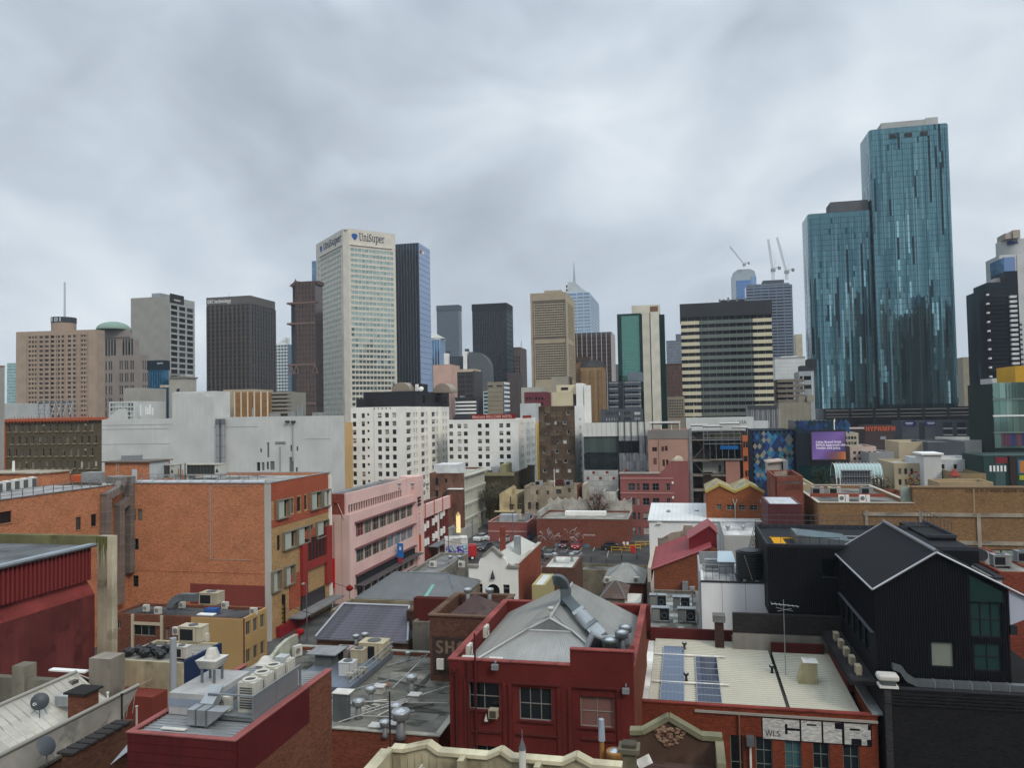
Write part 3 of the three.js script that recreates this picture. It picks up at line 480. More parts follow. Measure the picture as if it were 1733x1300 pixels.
{// the teal twin towers: curtain walls of single panes, each a little turned, with deep slots between
const D=450,k=D/FOCAL,cols=[0x638b93,0x6b939b,0x58808a,0x779da4,0x507882],A=site({D,xl:1471,y:220,xr:1604,L:24,yr:207,face:1});
const podiumTop=at(1500,690,D).y,dark=glassy(0x0f2a33,0.5,0.08);
const g=thing('teal_glass_twin_towers','tall pair of joined teal glass towers, one lower, with vertical slots','skyscraper',A.pos,A.phi);
const wing=(x0,w,H,L,zf,rad)=>{// rounded plan, from the left side round the front to the right side
const path=[],n=10,add=(x,z,nx,nz)=>path.push([x,z,nx,nz]);
const seg=1.15;for(let z=-L;z<zf-rad;z+=seg)add(x0,z,-1,0);
for(let i=0;i<=4;i++){const a=(i/4)*Math.PI/2;add(x0+rad-rad*Math.cos(a),zf-rad+rad*Math.sin(a),-Math.cos(a),Math.sin(a));}
for(let x=x0+rad+seg;x<x0+w-rad;x+=seg)add(x,zf,0,1);
for(let i=0;i<=4;i++){const a=(i/4)*Math.PI/2;add(x0+w-rad+rad*Math.sin(a),zf-rad+rad*Math.cos(a),Math.sin(a),Math.cos(a));}
for(let z=zf-rad-seg;z>-L;z-=seg)add(x0+w,z,1,0);
const s=new THREE.Shape(path.map((p)=>new THREE.Vector2(p[0],p[1]))),core=new THREE.ExtrudeGeometry(s,{depth:H-podiumTop,bevelEnabled:false});core.rotateX(Math.PI/2);core.scale(1,1,1);
const cg=core.translate(0,H,0);const c=new THREE.Vector3();cg.attributes.position;mesh(g,'tower_core',cg,dark);
const fl=3.25,nf=Math.floor((H-podiumTop)/ fl),pos=[],nor=[],col=[],cc=new THREE.Color();
for(let i=0;i+1<path.length;i++){
const[ax,az,anx,anz]=path[i],[bx_,bz,bnx,bnz]=path[i+1];let slot=0,light=0,tx=0,ty=0;const cx=(i%5===3||i%13===6);let tone=0,mul=1;
for(let j=0;j<nf;j++){
const yT=H-j*fl,low=j/nf;if(slot>0)slot--;else if(rnd()<(cx?0.04:0.006))slot=Math.floor(rnd(3,cx?15:6));
if(light>0)light--;else if(low>0.3&&rnd()<0.014)light=Math.floor(rnd(4,12));
if(slot>0)continue;const out=0.3 +(light?0.25:0);
if(rnd()<0.14){tx=rnd(-0.02,0.02);ty=rnd(-0.022,0.012);tone=Math.floor(rnd(cols.length));mul=rnd(0.86,1.08);}cc.set(light?0x9dc3c8:cols[tone]).multiplyScalar(mul*rnd(0.96,1.03));if(!light&&rnd()<0.012)cc.set(0x2a5560);
const dx=bx_-ax,dz=bz-az,len=Math.hypot(dx,dz)||1,gx=dx/len*0.05,gz=dz/len*0.05,y1=yT-0.22,y0=yT-fl;
const P=[[ax+anx*out+gx,y0,az+anz*out+gz],[bx_+bnx*out-gx,y0,bz+bnz*out-gz],[bx_+bnx*out-gx,y1,bz+bnz*out-gz],[ax+anx*out+gx,y1,az+anz*out+gz]];
for(const q of[0,1,2,0,2,3]){pos.push(...P[q]);const b=q===1||q===2;nor.push((b?bnx:anx)+ tx,ty,(b?bnz:anz)+ tx);col.push(cc.r,cc.g,cc.b);}
}
}
const q=new THREE.BufferGeometry();q.setAttribute('position',new THREE.Float32BufferAttribute(pos,3));q.setAttribute('normal',new THREE.Float32BufferAttribute(nor,3));q.setAttribute('color',new THREE.Float32BufferAttribute(col,3));
mesh(g,'glass_panes',q,M(0xffffff,'',{r:0.05,m:0.88,vc:1})).userData.kind='stuff';
for(let i=6;i+6<path.length;i+=5){const p=path[i];if(p[3]<0.9)continue;bx(g,'fin',glassy(0x39626d,0.6,0.15),p[0]- 0.12,p[0]+ 0.12,podiumTop,H-rnd(0,12),zf+0.2,zf+0.75);}
};
wing(0,A.W,A.H,A.L,0,2.2);
const hb=at(1420,355,D).y;wing(-103*k,101*k,hb,24,-1.5,2);
bx(g,'recess',glassy(0x0b1c22,0.4,0.2),-4*k,2*k,podiumTop,hb-2,-26,-3.5);
bx(g,'roof_screen',M(0xa5a8a8,'plaster'),24*k,112*k,A.H,A.H+9*k+3,-20,-8);bx(g,'roof_screen',M(0xb1b4b4,'plaster'),95*k,114*k,A.H,A.H+11*k+3,-20,-7.9);
bx(g,'roof_screen',M(0x5a5c60,'plaster'),-64*k,-3*k,hb,hb+17*k+1.5,-20,-6);
for(let i=0;i<3;i++)for(let j=0;j<3;j++)bx(g,'louvre',black,(60+i*24-30)*k,(72+i*24-30)*k,A.H -(13+j*2.4)*k,A.H -(11.6+j*2.4)*k,0.8,0.95);
// podium
const p=thing('dark_glass_podium','dark glass podium with floor edges under the teal twin towers','building',A.pos,A.phi);
bx(p,'glass_wall',glassy(0x1a1f26,0.5,0.08),-90*k,163*k,0,podiumTop,-36,1.2);
for(const[y,h]of[[2.5,1.4],[9,1.2],[14,1.2]])bx(p,'floor_edge',M(0x74706c,'plaster'),-86*k,160*k,podiumTop -(y+h)*k,podiumTop-y*k,1.25,1.7);
for(let i=0;i<6;i++)bx(p,'pier',M(0x15181d),(-50+i*38)*k,(-46+i*38)*k,0,podiumTop,1.25,2);
}
{// dark podium wall with slots and signs
const S=site({D:395,xl:1508,y:713,xr:1642,L:20}),k=S.k,g0=M(0x474c54,'plaster');
const{g}=block('charcoal_retail_block','charcoal retail block with white window hoods and two blue signs',S,{wall:g0,t:0.3,faces:{F:{rects:[[26*k,4,9*k,S.H-5],[132*k,4,1,1]]}}});
for(let j=0;j<3;j++)for(let i=0;i<3;i++){const x=(63+i*21)*k,y=S.H -(9+j*10.8)*k;bx(g,'window',GL.dark[(i+j)% 4],x,x+13*k,y-1,y+5*k,0.003,0.08);bx(g,'window_hood',M(0xb9bcbd),x,x+13.5*k,y-1.6,y-1.02,0.003,0.9);}
for(const x of[2,35.5]){bx(g,'sign_panel',M(0x23265c),x*k,(x+20)*k -(x>9?4*k:0),S.H-8.5*k,S.H-0.3,0.003,0.25);bx(g,'sign_text_line',M(0xc8ccda),(x+3)*k,(x+15)*k,S.H-4*k,S.H-2.8*k,0.255,0.29);bx(g,'sign_text_line',M(0xc8ccda),(x+4)*k,(x+14)*k,S.H-6*k,S.H-5.3*k,0.255,0.29);}
const T=site({D:385,xl:1452,y:720,xr:1511,L:14}),q=T.k;
const b=block('brown_shop_block','brown shop building with orange lettering along its top',T,{wall:M(0x46393a,'plaster'),t:0.3,faces:{F:{rects:[[24*q,T.H-24*q,9*q,5*q],[48*q,T.H-22*q,5*q,5*q],[32*q,T.H-33*q,9*q,3*q]]}},glass:[M(0x9aa4aa,'',{r:0.15})]});
bx(b.g,'sign_panel',M(0xc2b8b4),-28*q,-1*q,T.H-6*q,T.H-3*q,0.3,0.7);bx(b.g,'sign_bracket',M(0x46393a),-28*q,2*q,T.H-10*q,T.H-6.1*q,-3,0.2);
text(b.g,'HYPNMFH',8*q,M(0xc85f3c),2*q,T.H-10*q,0.02,{left:1,d:0.3,w:45*q});
}
{// right edge: black tower, white tower
const S=site({D:370,xl:1634,y:500,xr:1696,L:18}),k=S.k,g=thing('black_glass_tower','stepped black glass tower with small white window boxes','skyscraper',S.pos,S.phi),bl=glassy(0x161b26,0.55,0.07);
bx(g,'glass_wall',bl,12*k,40*k,0,S.H+20*k,-18,0);bx(g,'glass_wall',bl,0,11.9*k,0,S.H+2,-18,-1.5);bx(g,'glass_wall',glassy(0x141a24,0.55,0.07),40.1*k,60*k,0,S.H+38*k,-18,-1);
bx(g,'mirror_top',glassy(0x7d94b8,0.85,0.04),40.1*k,57*k,S.H+38.1*k,S.H+62*k,-18,-1);
for(let j=0;j<17;j++)bx(g,'white_box',white,(11+0.35*j*0)*k,14*k,S.H -(2+j*15.4)*k,S.H +(1-j*15.4)*k,-1.4,0.35);
for(let j=0;j<24;j++)bx(g,'balcony',M(0xc9ccce,'plaster'),45*k,55.5*k,S.H -(8+j*8)*k,S.H -(4+j*8)*k,-0.98,0.6);
for(let j=0;j<40;j++)bx(g,'floor_line',M(0x252c3c),12.2*k,39.8*k,S.H +(18-j*7)*k,S.H +(18.6-j*7)*k,0.01,0.1);
bx(g,'roof_hut',M(0xb9b4b4,'plaster'),32*k,39.9*k,S.H+20.1*k,S.H+30*k,-14,-6);
const T=site({D:430,xl:1690,y:432,xr:1745,L:20,face:1}),q=T.k,wh=M(0xbfc1c1,'plaster');
const b=block('white_lettered_tower','pale grey tower with a rounded head and blue letters at its top',T,{category:'skyscraper',wall:wh,t:0.5,faces:{F:{rects:gp(T,{n:1,m:9,x0:11,x1:31,top:118,p:8.4,h:4,fw:0.95})}},sheet:[0x4b4048,0x3d3640]});
bx(b.g,'side_balcony_column',black,0.5*q,6*q,0,T.H-100*q,0.002,0.3);for(let j=0;j<12;j++)bx(b.g,'balcony',white,0.6*q,5.8*q,T.H -(120+j*8.4)*q,T.H -(116+j*8.4)*q,0.31,0.8);
mesh(b.g,'rounded_head',new THREE.CylinderGeometry(30*q,30*q,34*q,40),wh,50*q,T.H+16*q,-12-9);bx(b.g,'crown_box',M(0xa79d94,'plaster'),22*q,32*q,T.H+33*q,T.H+43*q,-22,-10);bx(b.g,'crown_box',M(0xa89e90,'plaster'),33*q,44*q,T.H+33*q,T.H+47*q,-22,-9);
text(b.g,'BRA',6*q,M(0x34386b),28*q,T.H+24*q,-21+22*q,{left:1,d:2.5});
bx(b.g,'expansion_joint',M(0x7d7f80),25.5*q,26.5*q,40,T.H-0.5,0.002,0.1);
block('tan_far_block','tan concrete block glimpsed between the teal towers and black tower',{D:620,xl:1618,y:605,xr:1640,L:14},{wall:M(0x8f8878,'plaster')});
const U=site({D:300,xl:1658,y:641,xr:1690,L:12});
block('white_grid_balcony_block','low white balcony block in front of the black tower',U,{wall:M(0xb4b6b5,'plaster'),t:0.8,faces:{F:{rects:gp(U,{n:2,m:6,x0:1,x1:31,top:5,p:9.2,h:4,fw:0.8})}}});
}
// ---------------------------------------------------------------- the middle distance
const clay=M(0xb67a5a,'brick',{b:0.003}),redBrick=M(0x80493d,'brick',{b:0.003}),brownBrick=M(0x6e5044,'brick',{b:0.003}),tanBrick=M(0x86694c,'brick',{b:0.003}),khaki=M(0x5c5240,'brick'),roofGrey=M(0x7c7c79,'roof'),roofDark=M(0x55565a,'roof'),roofPale=M(0xa9aaa6,'roof');
const px=(S,x)=>(x-S.x0)*S.k;
block('edge_office_block','grey office block with square windows at the picture edge beside the khaki building',{D:150,xl:-60,y:622,xr:9,L:1.2},{wall:M(0x9a9894,'plaster'),t:0.3,faces:{F:{rects:[0,1,2,3,4,5,6].map((j)=>[6.6,36-j*2.3,0.8,1.35])}},cap:M(0x9a6a4a),roof:roofGrey});
tower('far_curved_glass_tower','distant pale green glass tower at the picture edge',{D:800,xl:13,y:615,xr:31,L:20},{core:glassy(0x86a39f,0.6),bands:{m:22,top:3,p:5,h:1,d:0.3,mat:M(0xa9bdb8)},on:['F']});
block('edge_grey_building','low grey concrete building left of the beige hotel tower',{D:380,xl:8,y:683,xr:30,L:20},{wall:paleGrey});
{// khaki building with staggered window bays and an orange fascia
const S=site({D:230,xl:12,y:714,xr:186,L:3}),k=S.k,rects=[],sillM=M(0x8a8069,'plaster');
for(let j=0;j<6;j++)for(let i=0;i<13;i++){const x=(3+i*13.6 +(j & 1?6.8:0))*k;if(x<S.W-2)rects.push([x,S.H -(17+j*20.5)*k,5*k,12*k]);}
const{g}=block('khaki_bay_window_building','khaki brick building with staggered bay windows and an orange fascia',S,{wall:khaki,t:0.35,faces:{F:{rects}},frame:M(0x8d8873),nx:1,ny:2,blind:0.3,glass:GL.mixed,roof:roofGrey});
for(const r of rects)bx(g,'bay_sill',sillM,r[0]- 0.15,r[0]+ r[2]+ 0.15,r[1]- 0.32,r[1]- 0.03,0.002,0.45);
const og=M(0xa9583c,'plaster');bx(g,'fascia',og,-1.2,S.W+0.4,S.H,S.H+4.5*k,-2,0.9);bx(g,'corner_column',og,-1.6,-0.1,0,S.H-0.02,-1.5,0.7);
for(let i=0;i<26;i++)bx(g,'fascia_bracket',og,(i*6.5)*k,(i*6.5+1.2)*k,S.H-2.6*k,S.H-0.02,0.36,0.85);
for(let i=0;i<30;i++)bx(g,'roof_post',og,(i*5.6+1)*k,(i*5.6+1.5)*k,S.H+4.5*k,S.H +(6.5 +(i%3))*k,-0.8,-0.6);
}
{// back of a hoarding on that roof
const p=at(62,706,236),g=thing('roof_hoarding_frame','steel lattice back of a roof hoarding above the khaki building','billboard',p,TH),k=236/FOCAL,bars=[];
bx(g,'panel_back',M(0x7d868c,'metal',{r:0.6,m:0.2}),0,70*k,4,26*k,-1.2,-1);
for(let i=0;i<=6;i++){mesh(g,'strut',merge([rod(V(i*11.6*k,-1.5,1.5),V(i*11.6*k,26*k,-0.8),0.12),rod(V(i*11.6*k,-1.5,-1),V(i*11.6*k,26*k,-0.9),0.12)]),steel);if(i<6)bars.push(rod(V(i*11.6*k,i & 1?26*k:0,-0.85),V((i+1)*11.6*k,i & 1?0:26*k,-0.85),0.1));}
mesh(g,'bracing',merge(bars),steel);for(const y of[5,12,19,25])bx(g,'rail',steel,-0.4,70.4*k,y*k,(y+0.8)*k,-0.98,-0.7);
}
{// great pale grey blank building
const S=site({D:200,xl:173,y:711,xr:583,L:8,yr:703}),k=S.k,wm=M(0xc3c6c4,'plaster'),X=(x)=>(x-173)*k*S.W /(410*k),Y=(y,x=173)=>S.H +(711-0.0195*(x-173)- y)*k;
const rects=[[463,756,3,6],[475,746,4,24],[457,778,6,14],[465.5,778,5,13],[474,777,4,12],[480,776,8,14],[515,750,3.5,10],[525.5,752,3,7],[513,769,8,25],[524,785,3.5,8]].map(([x,y,w,h])=>[X(x),Y(y+h,x),w*k,h*k]);
const profile=[[583,703],[381,706],[381,672],[362,671],[362,666],[306,666],[306,708],[220,709],[219,692],[206,692],[192,702],[184,709],[173,711]].map(([x,y])=>[X(x),Y(y,x)]);profile[0][0]=S.W;profile[12][0]=0;
const{g}=block('pale_grey_blank_building','large pale grey nearly windowless building with a stepped roofline and two steel flues',S,{wall:wm,t:0.4,parapet:1,faces:{F:{rects,profile}},glass:GL.mixed,roof:roofPale});
bx(g,'stair_tower',wm,X(307),X(380),S.H-1,Y(667),-7.5,-0.41);
for(const x of[392,401]){mesh(g,'flue',cylG(3.1*k,3.1*k,100*k,14),M(0xb0b3b8,'metal',{r:0.4,m:0.6}),X(x),Y(763,x),0.75);mesh(g,'flue_cap',cylG(3.8*k,3.8*k,9*k,14),M(0x6d7078,'metal'),X(x),Y(713,x),0.78);for(let j=0;j<4;j++)mesh(g,'flue_band',cylG(3.4*k,3.4*k,0.2,14),M(0x83868c),X(x),Y(735+j*18,x),0.75);}
for(const[x,y0,y1]of[[520,712,775],[498,752,795]])bx(g,'downpipe',M(0x9b9f9f),X(x)- 0.12,X(x)+ 0.12,Y(y1,x),Y(y0,x),0.003,0.25);
for(const x of[512,522])bx(g,'floodlight',M(0x3a3d40),X(x)- 0.4,X(x)+ 0.4,Y(714,x),Y(711,x),0.003,0.9);bx(g,'vent_grille',M(0x85887f),X(490),X(507),Y(748,490),Y(744.5,490),0.003,0.2);
for(const[x0,x1,y]of[[174,300,727],[174,300,752],[382,460,722],[540,582,740],[174,306,720]])bx(g,'joint_cover',M(0xa2a5a3),X(x0),X(x1),Y(y,x0)- 0.06,Y(y,x0)+ 0.06,0.002,0.05);
for(const[x,h]of[[515,16],[522,18],[519,13],[435,12]])pole(g,'flue_pipe',steel,X(x),S.H-1.1,Y(703,x)+ h*k,-4,0.25);
for(const[x,w,h]of[[498,12,5],[465,9,4],[540,12,5]])bx(g,'roof_unit',M(0x8b8d8c,'metal'),X(x),X(x)+ w*k,S.H-1,Y(703,x)+ h*k,-7,-4);
mesh(g,'roof_dish',new THREE.SphereGeometry(0.55,10,5,0,6.3,0,1.2),darkGrey,X(311),Y(664),-1.5,1.3,0,0);
}
{// what shows above the pale grey building
const S=site({D:232,xl:185,y:680,xr:281,L:14}),k=S.k;
const{g}=block('white_framed_glass_block','white framed glass block peeping over the pale grey building',S,{wall:M(0xc3c8c8,'plaster'),t:0.25,faces:{F:{rects:gp(S,{n:16,m:4,x0:2,x1:94,top:3,p:7.5,h:5.6,fw:0.86})}},glass:[M(0x8c9694,'',{r:0.15}),M(0x5d6665,'',{r:0.12}),M(0xa9b1ae,'',{r:0.2}),M(0x434b4d,'',{r:0.1})]});
for(const x of[63,73,77,81,86])bx(g,'antenna_panel',white,x*k,(x+1.8)*k,S.H -(x%4+22)*k,S.H -(6 +(x%3)*3)*k,0.35,0.7);
const T=site({D:246,xl:210,y:657,xr:282,L:14});const t=block('concrete_plant_room','plain concrete plant room with one dark vent above the glass block',T,{wall:M(0x9c9b96,'plaster'),t:0.3,faces:{F:{rects:[[57*T.k,T.H-15*T.k,7*T.k,10*T.k],...gp(T,{n:8,m:1,x0:26,x1:66,top:17,p:5,h:4,fw:0.8})]}}});
for(const[x,c]of[[58,0xb9a98a],[66,0xb4b4ae]])bx(t.g,'roof_box',M(c,'plaster'),x*T.k,(x+6)*T.k,T.H,T.H+4*T.k,-6,-3);
const U=site({D:240,xl:288,y:641,xr:314,xs:333});const u=block('concrete_lift_tower','square concrete lift tower rising behind the pale grey building',U,{wall:M(0xa19e97,'plaster'),t:0.3,cap:M(0x77756f),capH:0.5,capW:0.3});
for(let i=0;i<12;i++)bx(u.g,'rail_post',M(0x6a6b6a),i*U.W/12,i*U.W/12+0.12,U.H+0.5,U.H+1.5,-0.4,-0.28);bx(u.g,'rail',M(0x6a6b6a),0,U.W,U.H+1.45,U.H+1.55,-0.42,-0.26);bx(u.g,'roof_unit',paleGrey,8*U.k,18*U.k,U.H-0.8,U.H+1.5,-7,-3);
const Q=site({D:290,xl:252,y:612,xr:286,L:3}),q=tower('blue_glass_office','small office with a dark top and blue glass behind the concrete lift tower',Q,{category:'building',core:glassy(0x2f6483,0.6),bands:{m:6,top:18,p:5,h:0.9,d:0.15,mat:M(0x24485c)},fins:{n:6,w:0.8,d:0.2,mat:M(0x24485c),y0:16},cap:{h:15,mat:M(0x22303c)},on:['F']});
text(q.g,'ayres',3*Q.k,M(0xc8ced2),24*Q.k,Q.H-5*Q.k,0.52,{d:0.08});
const Z=site({D:260,xl:397,y:664,xr:461,L:14}),z=block('tan_ribbed_building','tan brick building with white vertical ribs',Z,{wall:M(0x94704b,'brick')});
for(let i=0;i<6;i++)bx(z.g,'rib',M(0xd2c7b4,'plaster'),(i*12.3+0.3)*Z.k,(i*12.3+1.9)*Z.k,0,Z.H+0.05,0,0.4);
block('beige_annex','beige plastered annex with one small window beside the tan ribbed building',{D:268,xl:378,y:660,xr:427,L:14},{wall:M(0xaaa08e,'plaster')});
const Y=site({D:275,xl:461,y:664,xr:486,L:14});tower('grey_slat_carpark','grey car park with horizontal slats beside the tan ribbed building',Y,{category:'building',core:M(0x8a8880,'plaster'),vary:0,bands:{m:6,top:0,p:6.5,h:4,d:3,mat:M(0x8a8880,'plaster')},on:['F']});
block('yellow_end_wall','mustard end wall between the pale grey building and the white hotel',{D:216,xl:583,y:715,xr:597,L:1.5},{wall:M(0xc2a273,'plaster')});
}
// ---------------------------------------------------------------- orange brick building
const OB=site({D:108.5,xl:217,y:818,xr:455,xs:558,yr:815,ys:797});
{
const S=OB,k=S.k,H=S.H,tan=M(0xa98a63,'brick',{b:0.003}),red=M(0xa0553f,'brick',{b:0.003});
const XR=(p)=>(p /(1.172-0.172*p))*S.L,F=[[221,861,6.5,19],[231,861,9,19],[221,910.5,12,19],[221,972,11.5,19]].map(([x,y,w,h])=>[(x-217)*k+0.4,H -(y+h-818)*k,w*k,h*k]);
const win=(p0,p1,top,h)=>[XR(p0),H-top-h,XR(p1)- XR(p0),h];
const upper=[win(0.02,0.08,2.7,2.1),win(0.34,0.41,2.7,2.1),win(0.46,0.53,2.7,2.1),win(0.58,0.63,2.7,2.1)],mid=[win(0.02,0.08,7.3,2.1),win(0.13,0.19,7.3,2.1),win(0.68,0.73,7.3,2.1)],boxesW=[win(0.12,0.3,2.6,2.4),win(0.67,0.83,2.6,2.4),win(0.87,0.98,2.6,2.4),win(0.22,0.42,7.2,2.3),win(0.45,0.63,7.2,2.3),win(0.76,0.94,7.2,2.3),win(0.03,0.16,12,2.6),win(0.24,0.38,12,2.5)];
const{g}=block('orange_brick_building','large orange brick building with a red and tan brick street side',S,{wall:clay,t:0.35,parapet:0.4,faces:{F:{rects:F},R:{rects:[...upper,...mid,...boxesW],wall:tan}},frame:M(0x3b3f3c),nx:1,ny:1,ft:0.05,glass:GL.mixed,roof:M(0x9b9c9a,'roof'),cap:M(0x8d8f90,'metal'),capH:0.1});
fbox(g,S,'R','red_brick_upper',red,0.5,S.L-0.6,H-2.45,H-0.02,0.003,0.05);for(const[a,b]of[[0.085,0.115],[0.305,0.335],[0.415,0.455],[0.535,0.575],[0.635,0.665],[0.835,0.865]])fbox(g,S,'R','red_brick_panel',red,XR(a),XR(b),H-5.05,H-2.46,0.003,0.05);fbox(g,S,'R','red_brick_lower',red,0.5,S.L-0.6,H-6.1,H-5.06,0.003,0.05);
for(const r of boxesW){for(const[a,b,c,d]of[[r[0]- 0.15,r[0]+ r[2]+ 0.15,r[1]+ r[3],r[1]+ r[3]+ 0.12],[r[0]- 0.15,r[0]+ r[2]+ 0.15,r[1]- 0.14,r[1]- 0.02],[r[0]- 0.15,r[0]- 0.02,r[1],r[1]+ r[3]],[r[0]+ r[2]+ 0.02,r[0]+ r[2]+ 0.15,r[1],r[1]+ r[3]]])fbox(g,S,'R','box_window_surround',M(0x7f7a6c,'plaster'),a,b,c,d,0.003,0.45);fbox(g,S,'R','curtain',M(0xa9b2a9,'plaster',{r:0.4}),r[0],r[0]+ r[2]*0.6,r[1],r[1]+ r[3],0.2,0.23);}
for(const r of[...F,...upper,...mid])if(r!==F[0])0;
bx(g,'pale_corner_pier',M(0xb4b2ae,'plaster'),S.W-0.62,S.W+0.06,0,H-0.02,-0.5,0.06);
fbox(g,S,'R','end_pipe',white,S.L-0.5,S.L-0.15,0,H-0.4,0.003,0.4);
// faint raised frame line, joint and the repainted patch on the front wall
const lm=M(0xa58f80);for(const[x0,x1,y0,y1]of[[372,374,823,943],[376,377,823,942],[376,447,822,823.2],[376,447,942,943.2]])bx(g,'conduit',lm,(x0-217)*k,(x1-217)*k,H -(y1-819)*k,H -(y0-819)*k,0.003,0.06);
bx(g,'painted_patch',M(0x7d3f38,'plaster'),(335-217)*k,S.W-0.65,H -(1016-819)*k,H -(983-819)*k,0.003,0.03);
bx(g,'brick_ledge',clay,1,S.W-0.7,H-12.06,H-11.98,0.003,0.06);
// rails and foil-wrapped pipes along the edge of the roof
for(let i=0;i<14;i++)bx(g,'rail_post',dull,i*1.42+0.4,i*1.42+0.46,H+0.1,H+1.1,-2.1,-2.04);for(const y of[0.6,1.05])bx(g,'rail',dull,0.4,S.W-0.4,H+y,H+y+0.05,-2.12,-2.02);
mesh(g,'foil_pipe',cylG(0.32,0.32,S.W-2,10).rotateZ(Math.PI/2),M(0xc6c9cc,'metal',{r:0.35,m:0.5}),S.W/2,H+0.05,-0.95);
for(let i=0;i<9;i++)mesh(g,'pipe_hoop',new THREE.TorusGeometry(0.45,0.05,5,10,Math.PI),steel,1.5+i*2,H+0.1,-0.95,0,Math.PI/2,0);
// red restaurant front and its sign on the street side
const sr=M(0x8c271f,'plaster',{r:0.6});
for(const[a,b,y0,y1,d]of[[0.5,0.58,H-17,H-9.6,0.5],[0.9,0.985,H-17,H-8.2,0.5],[0.581,0.899,H-13.6,H-12.4,0.48]])fbox(g,S,'R','red_panel',sr,XR(a),XR(b),y0,y1,0.003,d);
fbox(g,S,'R','shop_glazing',glassy(0x2c2a2c,0.2,0.15),XR(0.582),XR(0.898),H-12.38,H-9.2,0.003,0.3);for(let i=0;i<6;i++)fbox(g,S,'R','shop_mullion',M(0x7a2a24),XR(0.6+i*0.055),XR(0.605+i*0.055),H-12.37,H-9.21,0.31,0.4);
fbox(g,S,'R','shop_glazing',glassy(0x3a3436,0.2,0.15),XR(0.5),XR(0.88),H-19.5,H-17.02,0.003,0.3);fbox(g,S,'R','brick_panel',red,XR(0.32),XR(0.495),H-18.2,H-13.4,0.003,0.12);fbox(g,S,'R','brick_panel',red,XR(0.5),XR(0.88),H-9.1,H-7.9,0.003,0.1);
fbox(g,S,'R','street_awning',M(0x7d7f80,'metal'),XR(0.28),XR(0.99),1.2+H-20.6+0.2,1.2+H-20.4+0.2,0.31,2.4);fbox(g,S,'R','red_shop_base',M(0x7c1d22,'plaster'),XR(0.1),XR(0.6),0,H-19.55,0.003,0.6);
// nearer wing on the left
const C=S.pos,p=onPlane(-30,846,right(TH),C),len=-p.sub(C).dot(S.f);
const w={...S,pos:C.clone().addScaledVector(S.f,-len).addScaledVector(S.r,-16),W:16,L:len-0.02,side:'R'},q=thing('orange_brick_wing','orange brick wing with steel ducts climbing beside its windows','building',w.pos,TH);
const a2=(x,y)=>{const h=onPlane(x,y,right(TH),C);return[len+h.clone().sub(C).dot(S.f),h.y];},rr=[];
for(const[x0,x1,y0,y1]of[[129,138.5,876,896],[155,164.5,871,890],[180.5,186,867,886],[201,207,863,881],[202,208,913,931],[202,207,975,993],[-5,21,868,884],[-5,21,907,914]]){const A=a2(x0,y0),B=a2(x1,y1);rr.push([A[0],B[1],B[0]- A[0],A[1]- B[1]]);}
wall(q,w,'R',rr,{wall:clay,t:0.3,H:H,glass:GL.dark,frame:M(0x3a3632),sill:M(0xa5765c)});
bx(q,'wall',clay,0,16,0,H,-0.3,0);bx(q,'roof',M(0x97989a,'grime'),0,15.7,H-0.6,H-0.3,-w.L,-0.3);bx(q,'coping',M(0x6d6a68,'metal'),15.6,16.1,H,H+0.1,-w.L,0);
for(let i=0;i<16;i++)bx(q,'rail_post',dull,15.2,15.26,H-0.3,H+1,-i*w.L/15-0.1,-i*w.L/15);for(const y of[0.4,0.95])bx(q,'rail',dull,15.18,15.28,H+y,H+y+0.05,-w.L,-0.1);
// ducts: up the wing's wall and over onto the roof
const dm=M(0x85817c,'metal',{r:0.45,m:0.45});
const duct=(pts,nm,label)=>{const t=thing('wall_duct',label,'duct',w.pos,TH,'steel ducts climbing the brick wall');for(let i=0;i+1<pts.length;i++){const[A,B]=[pts[i],pts[i+1]];const d=B.clone().sub(A),L=d.length()+ 0.9,m=mesh(t,'duct_section',boxG(0.95,L,0.95),dm);m.quaternion.setFromUnitVectors(V(0,1,0),d.clone().normalize());m.position.copy(A.clone().add(B).multiplyScalar(0.5));const n=Math.floor(L/1.4);for(let j=0;j<n;j++){const f=mesh(t,'duct_flange',boxG(1.04,0.08,1.04),M(0x9d9a95,'metal',{r:0.5,m:0.3}));f.quaternion.copy(m.quaternion);f.position.copy(A.clone().addScaledVector(d,(j+0.5)/ n));}}};
const wp=(x,y,o=0.65)=>{const h=onPlane(x,y,right(TH),C);return V(16+o,h.y,-(len+h.clone().sub(C).dot(S.f)));};
duct([wp(172,925),wp(174,840),wp(195,828),wp(199,814),wp(199,812,-1)],'','left steel duct bending over the brick parapet');
duct([wp(196,1016),wp(196,858),wp(212,845),wp(213,812),wp(212,811,-1)],'','longest steel duct running down the brick corner');
duct([wp(213,963,0.7),wp(214,812,0.7),wp(213.5,812,-1)],'','straight steel duct ending partway down the brick corner');
}
